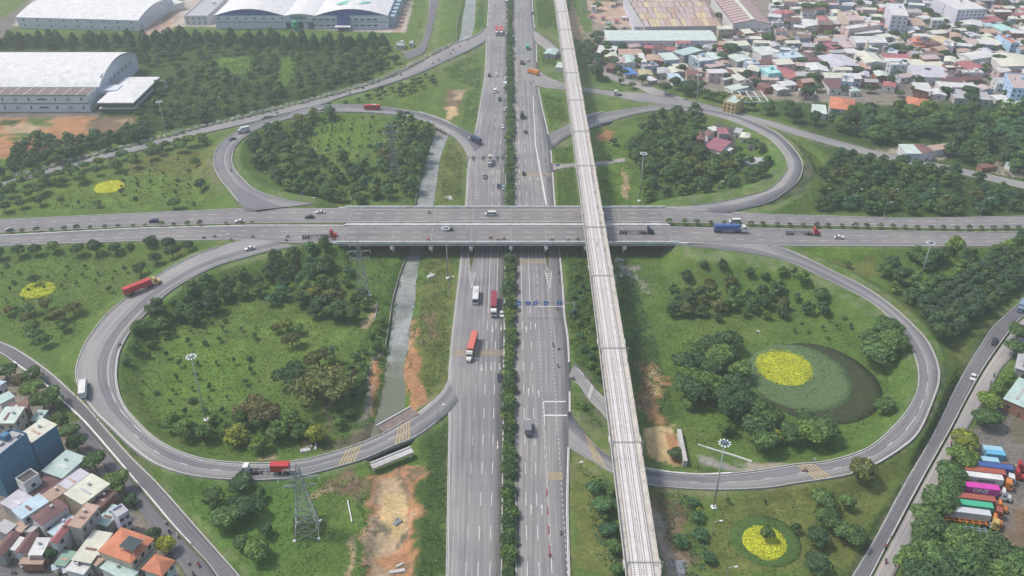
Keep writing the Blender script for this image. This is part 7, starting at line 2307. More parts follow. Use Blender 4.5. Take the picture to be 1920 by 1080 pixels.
#  the far village: landmarks first
V_H = [
 ((1119,100),(1153,102),(1164,88),4, 'shed', 'white', 'grey', 'white lean-to roof beside the tall dark tree at the village corner', .4,(2,0),1),
 ((1163,103),(1205,103),(1215,92),4, 'gable', 'tan', 'white', 'long pinkish roof with blue hangings below the green warehouse', .8,(2,0),1),
 ((1157,118),(1172,119),(1167,108),4, 'gable', 'pink', 'white', 'white house with pinkish roof near the village lane', .8,(1,0),1),
 ((1173,118),(1193,118),(1184,104),4, 'gable', 'teal', 'white', 'house with half pink half teal roof near the village lane', .8,(1,0),1),
 ((1203,116),(1212,116),(1204,101),5, 'shed', 'white', 'white', 'narrow white roofed house behind the blue tarpaulin', .4,(1,0),1),
 ((1213,114),(1243,115),(1240,104),5, 'gable', 'tan', 'brick', 'house with tan and brick roof in the middle of the near village', .8,(1,0),1),
 ((1248,113),(1274,111),(1262,99),6, 'shed', 'palegreen', 'blue', 'house with pale green roof and blue front in the near village', .4,(2,0),1),
 ((1262,97),(1282,104),(1290,86),6, 'shed', 'teal', 'grey', 'tall house with teal roof below the pale green warehouse', .4,(1,1),2),
 ((1137,128),(1150,129),(1149,120),3.5, 'shed', 'rust', 'brick', 'brick red hut beside the village lane', .3,(1,0),1),
 ((1174,140),(1194,138),(1192,127),3.2, 'shed', 'brightblue', 'grey', 'shop under a bright blue tarpaulin on the village lane', .5,(1,0),1),
 ((1200,141),(1224,141),(1222,131),3.4, 'gable', 'straw', 'grey', 'straw coloured roof right of the blue tarpaulin', .8,(1,0),1),
 ((1233,138),(1258,139),(1254,128),4, 'gable', 'grey', 'grey', 'grey roofed house right of the straw roof', .8,(1,0),1),
 ((1260,137),(1284,134),(1278,124),4, 'gable', 'cream', 'grey', 'cream grey roofed house above the light blue roof', .8,(1,0),1),
 ((1262,152),(1282,151),(1284,138),4, 'shed', 'blue', 'white', 'house with light blue roof behind the large round tree', .4,(1,0),1),
 ((1218,152),(1232,150),(1230,142),3, 'shed', 'white', 'grey', 'small white roof with clutter on the village lane', .2,(1,0),1),
 ((1312,117),(1340,114),(1330,100),6, 'flat', 'white', 'blue', 'pale blue two storey house with roof terrace near the dark tree', 1,(2,1),2),
 ((1340,112),(1362,108),(1352,96),5, 'gable', 'palegreen', 'grey', 'pale green roof right of the blue two storey house', .8,(1,0),1),
 ((1331,127),(1360,122),(1352,114),4, 'shed', 'pink', 'grey', 'pinkish sheet roof above the white shed roofs', .3,(1,0),1),
 ((1341,140),(1366,136),(1360,128),4, 'gable', 'white', 'grey', 'white gabled roof left of the maroon roof', .8,(1,0),1),
 ((1367,140),(1382,139),(1380,130),4, 'gable', 'maroon', 'grey', 'maroon roof right of the white gabled roof', .8,(1,0),1),
 ((1358,150),(1384,144),(1376,139),3.5, 'shed', 'white', 'grey', 'white sheet roof below the maroon roof', .3,(1,0),1),
 ((1384,152),(1402,150),(1395,133),4, 'shed', 'cream', 'grey', 'long beige roof by the village alley', .3,(1,0),1),
 ((1373,170),(1404,163),(1400,155),4, 'shed', 'palegreen', 'white', 'pale roof with patches behind the yellow house', .3,(2,0),1),
 ((1384,116),(1414,112),(1400,100),5, 'gable', 'palegreen', 'grey', 'broad pale green roof in the middle village', 1,(1,0),1),
 ((1416,116),(1434,122),(1440,106),6, 'shed', 'maroon', 'tan' if False else 'cream', 'long maroon roofed row house in the middle village', .4,(1,1),2),
 ((1428,104),(1466,100),(1458,90),5, 'gable', 'white', 'white', 'white roofed long house above the blue grey houses', .8,(2,0),1),
 ((1441,140),(1466,138),(1462,124),7, 'flat', 'aqua', 'aqua', 'bright aqua house with flat roof and two windows', 1,(2,0),1),
 ((1481,148),(1510,142),(1488,120),5, 'gable', 'red', 'white', 'house with salmon and red roof right of the aqua house', 1.2,(2,0),1),
 ((1412,152),(1430,151),(1420,134),4, 'gable', 'maroon', 'grey', 'maroon gabled roof left of the aqua house', .8,(1,0),1),
 ((1434,166),(1452,164),(1448,154),4, 'gable', 'rust', 'brick', 'rust roof half hidden by trees below the aqua house', .8,(1,0),1),
 ((1458,170),(1480,168),(1474,158),4, 'gable', 'white', 'grey', 'white roof at the wood edge below the aqua house', .8,(1,0),1),
 ((1467,112),(1510,108),(1500,96),6, 'flat', 'blue', 'pale', 'cluster of pale blue flat roofs in the middle village', 1,(3,0),2),
 ((1356,191),(1380,196),(1371,177),7.5, 'flat', 'teal', 'yellow', 'yellow three storey house with pale green roof by the upper right road', 1,(3,2),3),
 ((1556,202),(1602,207),(1604,186),8, 'hip', 'orange', 'white', 'white villa with orange tiled roof at the edge of the right wood', 2,(4,1),2),
 ((1525,212),(1550,214),(1546,198),4, 'shed', 'palegreen', 'white', 'pale green roofed shed left of the orange roofed white villa', .3,(1,0),1),
 ((1698,196),(1742,202),(1740,186),6, 'hip', 'orange', 'cream', 'orange tiled roof house sunk in the right wood', 2,(3,1),1),
 ((1548,146),(1592,146),(1592,136),5, 'gable', 'cream', 'white', 'long cream gabled hall above the maroon roof', 1.5,(3,0),1),
 ((1556,166),(1596,166),(1592,150),4.5, 'shed', 'maroon', 'white', 'wide maroon roofed house below the cream hall', .6,(3,0),1),
 ((1596,171),(1614,170),(1606,161),4, 'hip', 'teal', 'white', 'small pale teal hipped roof right of the maroon house', 1,(1,0),1),
 ((1560,126),(1612,124),(1606,102),6, 'gable', 'lilac', 'grey', 'large lilac grey shed roof left of the stone tower', 1,(3,0),1),
 ((1624,118),(1660,118),(1650,98),6, 'gable', 'cream', 'white', 'cream roofed hall right of the stone tower', 1.2,(2,0),1),
 ((1660,116),(1706,118),(1700,108),5, 'gable', 'white', 'white', 'low white hall with dark gate right of the cream roofed hall', 1,(3,0),1),
 ((1660,110),(1708,110),(1708,103),6, 'shed', 'red', 'white', 'long red sheet roof behind the low white hall', .5,(0,0),1),
 ((1606,80),(1664,80),(1658,68),6, 'gable', 'white', 'white', 'long white gabled hall in the middle of the far village', 1.6,(3,0),1),
 ((1604,64),(1655,60),(1654,50),6, 'shed', 'white', 'grey', 'white split roof hall above the long gabled hall', .8,(0,0),1),
 ((1718,144),(1790,146),(1780,126),6, 'shed', 'lilac', 'white', 'wide lilac grey roof of the courtyard works at the right', .5,(3,0),1),
 ((1708,122),(1772,124),(1772,114),5, 'shed', 'cream', 'grey', 'long beige roof behind the courtyard works', .4,(0,0),1),
 ((1766,152),(1806,154),(1800,142),5, 'hip', 'maroon', 'white', 'twin maroon hipped roofs in the courtyard works', 1.6,(2,0),1),
 ((1784,163),(1832,165),(1828,152),4.5, 'shed', 'white', 'white', 'white roofed arcade in the courtyard works', .3,(5,0),1),
 ((1764,165),(1786,166),(1780,154),4.5, 'shed', 'white', 'white', 'small white roof left of the courtyard arcade', .3,(2,0),1),
 ((1790,186),(1862,190),(1850,165),3.5, 'flat', 'grey', 'concrete', 'large flat grey roof before the courtyard works', 1,(3,0),1),
 ((1822,132),(1852,127),(1836,111),6, 'gable', 'red', 'white', 'bright red roofed house near the right edge', 1,(2,0),1),
 ((1822,112),(1870,105),(1862,92),7, 'gable', 'white', 'white', 'white roofed hall above the bright red roof', 1.2,(3,1),1),
 ((1878,125),(1950,128),(1940,104),7, 'gable', 'cream', 'white', 'very large white roof at the right edge of the village', 1.2,(0,0),1),
 ((1898,166),(1940,170),(1936,142),12, 'flat', 'pink', 'skyblue', 'tall sky blue apartment house at the right picture edge', 1,(4,3),4),
 ((1880,190),(1930,205),(1940,180),4, 'shed', 'palegreen', 'white', 'long pale green roofs at the right wood edge', .4,(1,0),1),
 ((1862,150),(1892,162),(1900,150),4, 'shed', 'cream', 'grey', 'long beige workshop roof left of the sky blue house', .4,(1,0),1),
 ((1768,82),(1794,80),(1790,66),5, 'gable', 'yellow', 'cream', 'house with pale yellow roof before the dark tree', .8,(1,0),1),
 ((1736,84),(1764,84),(1760,78),4, 'gable', 'maroon', 'brick', 'low maroon roof left of the pale yellow roof', .6,(1,0),1),
 ((1712,80),(1732,80),(1730,72),5, 'hip', 'red', 'white', 'white house with small red hipped roof by the pagoda', 1.2,(2,0),1),
 ((1824,86),(1872,85),(1862,72),4, 'shed', 'pink', 'grey', 'broad pinkish sheet roof right of the dark tree', .5,(1,0),1),
 ((1866,86),(1888,80),(1862,66),4, 'shed', 'cream', 'grey', 'slanting beige sheet roof right of the pinkish roof', .5,(1,0),1),
 ((1880,58),(1904,56),(1896,44),5, 'shed', 'aqua', 'white', 'bright aqua roof at the far right', .4,(1,0),1),
 ((1850,50),(1866,50),(1866,44),5, 'shed', 'brightblue' if False else 'blue', 'white', 'light blue roof left of the bright aqua roof', .4,(1,0),1),
 ((1848,42),(1880,38),(1872,28),6, 'gable', 'red', 'white', 'red roofed house above the aqua roof', 1,(2,0),1),
 ((1778,30),(1822,28),(1818,22),6, 'shed', 'crimson', 'white', 'long crimson lean-to roof in the far village', .6,(0,0),1),
 ((1776,24),(1806,22),(1800,10),7, 'gable', 'pink', 'grey', 'pale pink roofed hall behind the crimson lean-to', 1,(1,0),1),
 ((1800,46),(1842,50),(1830,30),6, 'gable', 'white', 'white', 'wide white roofed building below the crimson lean-to', 1,(2,0),1),
 ((1896,82),(1912,82),(1912,66),8, 'flat', 'orange', 'skyblue', 'blue house with orange terrace at the far right edge', 1,(2,1),2),
 ((1672,30),(1704,32),(1696,8),16, 'flat', 'white', 'lilac', 'white tower block in the far village', 1,(3,1),5),
 ((1796,20),(1850,18),(1846,-6),14, 'flat', 'white', 'lilac', 'pale lilac apartment block with rows of windows at the top', 1,(7,1),5),
 ((1592,40),(1622,40),(1626,22),10, 'flat', 'pink', 'cream', 'beige apartment house with orange roof terrace in the far village', 1,(3,1),3),
 ((1576,50),(1592,56),(1586,24),9, 'flat', 'white', 'pink', 'tall narrow pink house left of the beige apartments', 1,(1,2),3),
 ((1543,42),(1560,42),(1556,30),6, 'hip', 'red', 'white', 'white house with vivid red hipped roof in the far village', 1.6,(2,0),1),
 ((1512,50),(1546,48),(1536,36),5, 'gable', 'white', 'white', 'white gabled house left of the vivid red roof', 1,(2,0),1),
 ((1562,92),(1584,90),(1584,76),5, 'gable', 'crimson', 'brick', 'crimson roofed house in the far village centre', 1,(1,0),1),
 ((1572,74),(1592,74),(1590,66),4, 'shed', 'pink', 'white', 'salmon pink roof behind the crimson house', .4,(1,0),1),
 ((1584,90),(1608,90),(1604,78),5, 'gable', 'pink', 'white', 'pale pink roof right of the crimson house', .8,(1,0),1),
 ((1515,132),(1554,134),(1548,120),5, 'gable', 'white', 'white', 'white house with orange ridge patch left of the lilac sheds', 1,(2,0),1),
 ((1510,116),(1538,116),(1532,100),5, 'gable', 'maroon', 'brick', 'maroon gabled house above the white house with the orange patch', 1,(1,0),1),
 ((1610,128),(1632,130),(1592,116),4, 'shed', 'tan', 'grey', 'slanting tan grey roof under the lilac shed', .4,(0,0),1),
 ((1700,288),(1728,288),(1722,272),5, 'shed', 'palegreen', 'pale', 'pale green house at the edge of the right service road', .4,(2,0),1),
 ((1728,288),(1752,286),(1748,270),5, 'gable', 'rust', 'white', 'rust roofed house right of the pale green roadside house', .8,(1,0),1),
 ((1752,282),(1796,276),(1790,268),4, 'shed', 'tan', 'white', 'pale tan roof right of the rust roofed roadside house', .3,(1,0),1),
 ((1842,315),(1868,312),(1862,306),3, 'shed', 'rust', 'brick', 'small rust red hut in the right wood', .3,(1,0),1),
 ((1894,312),(1912,312),(1908,304),3, 'shed', 'aqua', 'white', 'small aqua hut at the right wood edge', .3,(1,0),1),
 ((1019,101),(1040,103),(1036,92),3.5, 'gable', 'teal', 'grey', 'green roofed hut between highway and viaduct', .8,(1,0),1),
 ((1042,126),(1056,127),(1054,118),3, 'shed', 'palegreen', 'white', 'pale roofed hut against the viaduct', .3,(0,0),1),
]
USED = []
for a, b, c, h, rf, rc, wc, lb, rise, wn_, st in V_H:
 t = house(a, b, c, h, rf, rc, wc, lb, rise, wn_, storeys=st)
 USED.append((t.location.x, t.location.y, 6.0))
def hall_frame():
 """White steel frame beside the yellow house."""
 p = P(1405,182,6)
 t = thing('steel_frame', 'open white steel roof frame beside the yellow house', 'frame', (p.x, p.y, 0),.05)
 m = MB()
 for k in range(5):
  m.bar((-10 + k * 5,-9,6),(-10 + k * 5,9,6.8),.5)
 for y in (-9,0,9):
  m.bar((-10, y, 6.2 + y * .04),(10, y, 6.2 + y * .04),.5)
 part('roof_beam', m, WALL['white'], t)
 for x in (-10,0,10):
  for y in (-9,9):
   m = MB()
   m.box((x, y, 3),(.4,.4,6.2))
   part('post', m, WALL['white'], t)
 q = P(1620,112,0)
 t = thing('stone_tower', 'slim pointed stone tower rising in the village', 'tower', (q.x, q.y, 0))
 m = MB()
 m.tube((0,0,0),(0,0,9),1.6,1.4,8)
 part('shaft', m, WALL['concrete'], t)
 m = MB()
 m.tube((0,0,9),(0,0,11.5),1.7,1.2,8)
 m.tube((0,0,11.5),(0,0,15),1.1,.2,8)
 part('spire', m, WALL['cream'], t)
 for (px, py, s) in ((1716,92,1.0),):
  q = P(px, py, 0)
  t = thing('pagoda', 'orange tiered pagoda roof in the far village', 'pagoda', (q.x, q.y, 0))
  for k, (w, z) in enumerate(((11,3.5),(7.5,6.5),(4.5,9))):
   m = MB()
   m.box((0,0, z - 1.2),(w * .7, w * .7,2.6))
   part('wall', m, WALL['cream'], t)
   m = MB()
   m.box((0,0, z + .5),(w, w, 1.2),0,0,.45)
   part('roof', m, ROOF['orange'], t)
hall_frame()
# ---- the rest of the village, house by house between the landmarks
def infill():
 poly = [(1110,128),(1140,92),(1345,92),(1360,60),(1450,56),(1450,-8),(1925,-8),(1925,205),(1870,190),(1720,186),(1640,160),(1560,176),(1490,182),(1440,172),(1400,178),(1330,150),(1290,150),(1225,158)]
 pts = scatter(poly, 10.6, avoid_road=4.0)
 pts.sort(key=lambda q: q[1])
 RC = ['white', 'white', 'white', 'cream', 'grey', 'pink', 'rust', 'maroon', 'maroon', 'tan', 'palegreen', 'lilac', 'white', 'cream', 'white', 'red', 'pink', 'white', 'grey', 'cream', 'brown', 'white', 'cream', 'tan']
 WORD = {'white': 'white', 'cream': 'cream', 'grey': 'grey', 'pink': 'faded pink', 'rust': 'rust red', 'maroon': 'maroon', 'tan': 'tan', 'palegreen': 'pale green', 'lilac': 'lilac', 'teal': 'teal', 'red': 'red', 'crimson': 'crimson', 'brown': 'brown'}
 marks_ = [((t_.location.x, t_.location.y), t_['label']) for t_ in bpy.data.objects if t_.get('category') in ('house', 'warehouse', 'tower', 'pagoda') and t_.location.y > 450]
 n = 0
 seen = {}
 have = sum(1 for o in bpy.data.objects if o.get('category') == 'house')
 rest, rm = MB(), [GLASS]
 for x, y in pts:
  if any((x - a) ** 2 + (y - b) ** 2 < 7.5 ** 2 for a, b, r in USED):
   continue
  if any((x - a) ** 2 + (y - b) ** 2 < (r * .8 + 1.5) ** 2 for a, b, r in TREES if r > 2):
   continue
  L, D = rng.uniform(8,14), rng.uniform(6.5,9.5)
  h = rng.choice([3.4,3.8,4.2,4.6,6.5,7])
  rc = rng.choice(RC)
  rf = rng.choice(['gable', 'gable', 'gable', 'shed', 'shed', 'flat'])
  wc = rng.choice(['white', 'white', 'cream', 'grey', 'pale', 'pink', 'blue', 'brick'])
  rot = rng.choice([0,0,.35,-.25,1.57,1.2,.15]) + rng.uniform(-.12,.12)
  if have + n >= 298:
   for q, cc in ((ROOF[rc], 0),(WALL[wc], 1)):
    if q not in rm:
     rm.append(q)
   ca, sa = math.cos(rot), math.sin(rot)
   rise = rng.uniform(.5,1.3)
   T = lambda X, Y, Z: (x + X * ca - Y * sa, y + X * sa + Y * ca, Z)
   a_, b_ = L / 2, D / 2
   rest.box((x, y, h / 2 - .3),(L, D, h + .6), rot, rm.index(WALL[wc]))
   vs = [T(-a_ - .3,-b_ - .3, h), T(a_ + .3,-b_ - .3, h), T(a_ + .3,0, h + rise), T(-a_ - .3,0, h + rise), T(-a_ - .3, b_ + .3, h), T(a_ + .3, b_ + .3, h)]
   rest.add(vs, [(0,1,2,3),(3,2,5,4),(0,3,4),(1,5,2)], rm.index(ROOF[rc]))
   for sgn in (-.25,.25):
    rest.box(T(L * sgn, -b_ - .02, h * .5),(1.2,.12,1.2), rot, len(rm) and 0)
   continue
  (mx, my), ml = min(marks_, key=lambda q: (q[0][0] - x) ** 2 + (q[0][1] - y) ** 2)
  side = ('behind' if y > my else 'in front of') if abs(y - my) > abs(x - mx) else ('right of' if x > mx else 'left of')
  core = ' '.join(ml.split()[:6])
  for cut in (' with', ' of', ' at', ' in', ' by', ' beside', ' and', ' near', ' behind', ' right', ' left', ' above', ' below', ' before', ' the', ' a', ' an', ' half', ' from', ' between', ' dark'):
   if core.endswith(cut):
    core = core[:-len(cut)]
  lb = f'{WORD[rc]} roofed house {side} the {core}'
  key = lb
  seen[key] = seen.get(key, 0) + 1
  g = None
  if seen[key] > 1:
   lb = f'{ORD[seen[key] - 1]} {lb}'
  house_at(x, y, 0, L, D, h, rot, rf, rc, wc, lb, rng.uniform(.5,1.3),(2,1) if h < 6 else (2,1), rng.random() < .5, 'house', 'house', .35, 'small houses of the far village', 2 if h > 6 else 1)
  n += 1
 if rest.f:
  tag(obj('village_houses', rest.mesh('village_houses', rm)), 'crowded small houses at the far end of the village', 'houses', kind='stuff')
 return n
N_INFILL = infill()
# garden greenery between the roofs
VG = scatter([(1110,128),(1140,92),(1345,92),(1360,60),(1450,56),(1450,-8),(1925,-8),(1925,205),(1720,186),(1560,176),(1440,172),(1330,150),(1225,158)], 13.5, avoid_road=2.0)
SPECS = [dict(where='village gardens', x=x, y=y, z=gz(x, y) - .1, tone=tone_pick(DK), h=rng.uniform(4,7.5), w=rng.uniform(1.2,1.8), kind='round', cell='', size=0) for x, y in VG]
finish_groves(0)
# ---- street stalls on the village street, bottom left
for (px, py, col, lb) in ((72,1066, 'red', 'round red market parasol on the village street'),(54,1066, 'blue', 'small blue awning left of the red parasol'),(112,1072, 'blue', 'pale blue stall awning right of the red parasol'),(132,1077, 'lilac', 'lilac stall awning nearer the corner'),(10,1052, 'green', 'green awning at the bottom left edge')):
 p = P(px, py, 0)
 t = thing('market_stall', lb, 'stall', (p.x, p.y, 0),.5)
 m = MB()
 m.tube((0,0,0),(0,0,2.6),.05,.05,6)
 part('pole', m, FRAME, t)
 m = MB()
 if col == 'red':
  m.tube((0,0,2.2),(0,0,2.9),1.5,.08,12)
 else:
  m.add([(-1.6,-1,2.3),(1.6,-1,2.3),(1.6,1,2.8),(-1.6,1,2.8),(-1.6,-1,2.22),(1.6,-1,2.22),(1.6,1,2.72),(-1.6,1,2.72)], [(0,1,2,3),(7,6,5,4),(4,5,1,0),(5,6,2,1),(6,7,3,2),(7,4,0,3)])
 part('canopy', m, ROOF[col], t)
 m = MB()
 m.box((0,0,.5),(1.2,.7,1.0))
 part('counter', m, WALL['cream'], t)
#  poles, pylons, signs
GALV = MATS['galvanised']
MASTM = mat_plain('mast_grey', (.4,.42,.44),.5,.5,.3)
LAMPM = mat_plain('lamp_white', (.75,.77,.8),.4)
LAMPB = mat_plain('lamp_dark', (.12,.16,.24),.4)
def high_mast(px, py, top, label, blue=False):
 p = G(px, py)
 hgt = min(32, max(20, height_at(px, py, top, p.z)))
 t = thing('high_mast_light', label, 'light mast', (p.x, p.y, p.z), rng.uniform(0,.5))
 m = MB()
 m.tube((0,0,-.5),(0,0, hgt),.3,.14,10)
 part('mast', m, MASTM, t, True)
 m = MB()
 n = 24
 for k in range(n):
  a, b = 2 * math.pi * k / n, 2 * math.pi * (k + 1) / n
  m.bar((1.25 * math.cos(a),1.25 * math.sin(a), hgt - .2),(1.25 * math.cos(b),1.25 * math.sin(b), hgt - .2),.14)
 for k in range(6):
  a = 2 * math.pi * k / 6
  m.bar((0,0, hgt - .2),(1.25 * math.cos(a),1.25 * math.sin(a), hgt - .2),.1)
 m.tube((0,0, hgt - .3),(0,0, hgt + .35),.6,.55,12)
 part('lamp_ring', m, LAMPB if blue else MASTM, t)
 for k in range(10):
  a = 2 * math.pi * k / 10
  m = MB()
  m.box((1.6 * math.cos(a),1.6 * math.sin(a), hgt - .25),(.6,.4,.25), a)
  part('floodlight', m, LAMPM, t)
 m = MB()
 m.box((0,0,.1),(1.6,1.6,.8))
 part('footing', m, MATS['concrete_pale'], t)
high_mast(387,788,668, 'tall light mast on the lawn of the lower left loop')
high_mast(1338,952,830, 'tall light mast with blue hub below the lower right loop', True)
high_mast(313,258,190, 'tall light mast beside the upper left woodland')
high_mast(1199,377,287, 'tall light mast beside the upper right loop grove')
high_mast(1724,530,455, 'tall light mast in the wood right of the lower right loop', True)
high_mast(1305,195,151, 'tall light mast by the village and upper right road')
high_mast(840,522,427, 'tall light mast on the weedy bank in front of the overpass')
def pylon(px, py, top, label, arms=3, w=4.6, spread=6.5):
 p = G(px, py)
 H_ = min(34, max(20, height_at(px, py, top, p.z)))
 t = thing('power_pylon', label, 'pylon', (p.x, p.y, p.z),.12)
 body = MB()
 lv = 9
 hw = lambda f: (w / 2) * (1 - f) ** 1.25 + .55
 prev = None
 for i in range(lv + 1):
  f = i / lv
  z = H_ * (1 - (1 - f) ** 1.15)
  k = hw(f)
  cur = [(-k, -k, z),(k, -k, z),(k, k, z),(-k, k, z)]
  if prev:
   for j in range(4):
    body.bar(prev[j], cur[j], .2)
    body.bar(prev[j], cur[(j + 1) % 4], .11)
    body.bar(prev[(j + 1) % 4], cur[j], .11)
    body.bar(cur[j], cur[(j + 1) % 4], .11)
  prev = cur
 body.bar((-.55,0, H_),(0,0, H_ + 1.6),.14)
 body.bar((.55,0, H_),(0,0, H_ + 1.6),.14)
 part('lattice_body', body, GALV, t)
 for a in range(arms):
  z = H_ - .4 - a * H_ * .12
  L = spread * (.7,1.0,.82)[a % 3] / 1.3
  for s in (-1,1):
   m = MB()
   for y in (-.6,.6):
    m.bar((s * .6, y, z),(s * L, 0, z + .1),.14)
    m.bar((s * .6, y, z - 1.0),(s * L, 0, z + .1),.11)
   for q in (.3,.55,.78):
    m.bar((s * (.6 + (L - .6) * q),-.6 * (1 - q), z),(s * (.6 + (L - .6) * q),.6 * (1 - q), z),.09)
    m.bar((s * (.6 + (L - .6) * (q - .2)),0, z - 1.0 * (1 - q)),(s * (.6 + (L - .6) * q),0, z),.09)
   part('cross_arm', m, GALV, t)
   m = MB()
   m.tube((s * L, 0, z + .05),(s * L, 0, z - 1.4),.09,.12,6)
   part('insulator', m, LAMPM, t)
 for (x, y) in ((-1,-1),(1,-1),(1,1),(-1,1)):
  m = MB()
  m.box((x * (w / 2 + .55), y * (w / 2 + .55),.0),(.8,.8,.9))
  part('footing', m, MATS['concrete_pale'], t)
pylon(577,996,878, 'large grey lattice pylon on the lawn below the lower left loop', 3,6.2,7.6)
pylon(682,562,456, 'slender lattice pylon in front of the left end of the overpass', 3,4.6,6.2)
pylon(741,338,234, 'lattice pylon in the grove of the upper left loop', 3,4.6,6.2)
pylon(1095,22,-25, 'far lattice pylon beside the viaduct at the top', 3,4.0,5)
def street_lamp(px, py, top, label, arm=1.8, double=False, group=None):
 p = G(px, py)
 h = min(13, max(7, height_at(px, py, top, p.z)))
 t = thing('street_lamp', label, 'street lamp', (p.x, p.y, p.z),0, group)
 m = MB()
 m.tube((0,0,-.3),(0,0, h),.12,.07,7)
 part('pole', m, MASTM, t)
 for s in ((-1,1) if double else (1,)):
  m = MB()
  m.bar((0,0, h - .1),(s * arm, 0, h + .35),.09)
  part('arm', m, MASTM, t)
  m = MB()
  m.box((s * (arm + .35),0, h + .38),(.95,.4,.18))
  part('lamp_head', m, LAMPM, t)
for args in ((1602,382,356, 'first street lamp from the left in the wood right of the upper right loop'),(1669,380,356, 'second street lamp from the left in the wood right of the upper right loop'),(1736,377,355, 'third street lamp from the left in the wood right of the upper right loop'),(1836,408,373, 'street lamp with a white head beside the far right cross road'),
    (607,210,178, 'street lamp in the bushes above the upper left loop'),(411,213,182, 'street lamp in the upper left woodland'),(739,122,58, 'tall lamp post at the far factory corner'),(822,170,118, 'lamp post on the lawn above the upper left loop'),(891,185,105, 'lamp post beside the far highway verge'),(1342,385,340, 'street lamp between the upper right loop trees and the ramp'),(585,406,372, 'short lamp post beside the upper left ramp'),
    (1333,1010,978, 'lamp post on the brown verge right of the viaduct'),(1360,1095,1068, 'lamp post at the bottom edge right of the viaduct'),(1076,905,868, 'lamp post on the right highway verge'),(842,560,520, 'lamp post on the left highway verge near the overpass'),(424,470,440, 'small lamp post at the tip of the left grass wedge'),(822,795,760, 'thin lamp post where the lower left ramp meets the highway'),(1655,412,380, 'lamp post at the planted median right of the overpass')):
 street_lamp(*args)
# sign gantries
def gantry(pole, xs_px, row, label, facing, faces, hh=6.6):
 p = G(*pole)
 t = thing('sign_gantry', label, 'sign gantry', (0,0,0))
 z0 = p.z
 x_end = min(P(a, row, hh).x for a in xs_px) - 1.5
 if facing < 0:
  x_end = max(P(a, row, hh).x for a in xs_px) + 1.5
 m = MB()
 m.tube((p.x, p.y, z0 - .3),(p.x, p.y, hh + .9),.3,.24,10)
 part('post', m, GALV, t, True)
 m = MB()
 for z in (hh, hh + .8):
  m.bar((p.x, p.y, z),(x_end, p.y, z),.16)
 n = int(abs(x_end - p.x) / 1.4)
 for k in range(n):
  xa, xb = p.x + (x_end - p.x) * k / n, p.x + (x_end - p.x) * (k + 1) / n
  m.bar((xa, p.y, hh + (.8 if k % 2 else 0)),(xb, p.y, hh + (0 if k % 2 else .8)),.08)
 part('truss', m, GALV, t)
 blue = mat_plain('sign_blue', (.03,.17,.5),.45)
 for a, kind in zip(xs_px, faces):
  x = P(a, row, hh).x
  w, hgt = 1.9,2.1
  sgn = MB()
  sgn.box((x, p.y - .18, hh + .4),(w, .08, hgt))
  s_ = part('sign_panel', sgn, blue if facing > 0 else GALV, t)
  if facing > 0:
   m = MB()
   y = p.y - .235
   z = hh + .4
   if kind == 'bus':
    m.box((x, y, z - .25),(1.1,.02,.5))
    m.box((x, y, z + .45),(.5,.02,.3))
   elif kind == 'truck':
    m.box((x - .1, y, z - .2),(1.0,.02,.45))
    m.box((x + .1, y, z + .5),(.9,.02,.25))
   elif kind == 'arrow':
    m.box((x, y, z + .1),(1.2,.02,.35))
    m.box((x + .4, y, z - .4),(.35,.02,.5))
   else:
    m.box((x, y, z - .45),(1.1,.02,.25))
    m.box((x, y, z + .05),(.3,.02,.6))
    m.box((x, y, z + .6),(.9,.02,.2))
   part('sign_symbol', m, LAMPM, s_)
 m = MB()
 m.box((p.x, p.y, z0 + .1),(1.2,1.2,.7))
 part('footing', m, MATS['concrete_pale'], t)
gantry((1076,594),(972,990,1004,1024,1049),572, 'blue lane sign gantry over the right highway in front of the overpass', 1,('arrow', 'car', 'truck', 'bus', 'car'))
gantry((876,318),(888,906,919,933,944),300, 'sign gantry seen from behind over the left highway beyond the overpass', -1,('', '', '', '', ''))
def board(px, py, top, w, col, label, ang=0.0):
 p = G(px, py)
 h = max(2.0, min(6, height_at(px, py, top, p.z)))
 t = thing('road_sign', label, 'sign', (p.x, p.y, p.z), ang)
 m = MB()
 m.tube((0,0,-.2),(0,0, h),.07,.07,6)
 part('post', m, GALV, t)
 m = MB()
 m.box((0,-.1, h - .5),(w, .06,1.0 if w < 3 else 1.4))
 part('panel', m, mat_plain('sign_' + col, {'blue2': (.03,.2,.55), 'yellow2': (.6,.4,.03), 'white2': (.7,.7,.7), 'red2': (.5,.05,.05)}[col]), t)
board(1045,322,308,2.4, 'blue2', 'blue signboard at the access lane beside the right highway')
board(1046,343,330,1.4, 'yellow2', 'yellow warning sign on the right highway verge')
board(659,384,372,1.0, 'white2', 'small white sign where the upper left loop meets the overpass')
board(1525,872,858,1.0, 'white2', 'small white sign inside the lower right loop')
board(1177,300,283,1.2, 'yellow2', 'small yellow sign at the end of the access lane')
board(567,372,362,1.0, 'blue2', 'little blue sign in the grass of the upper left loop')
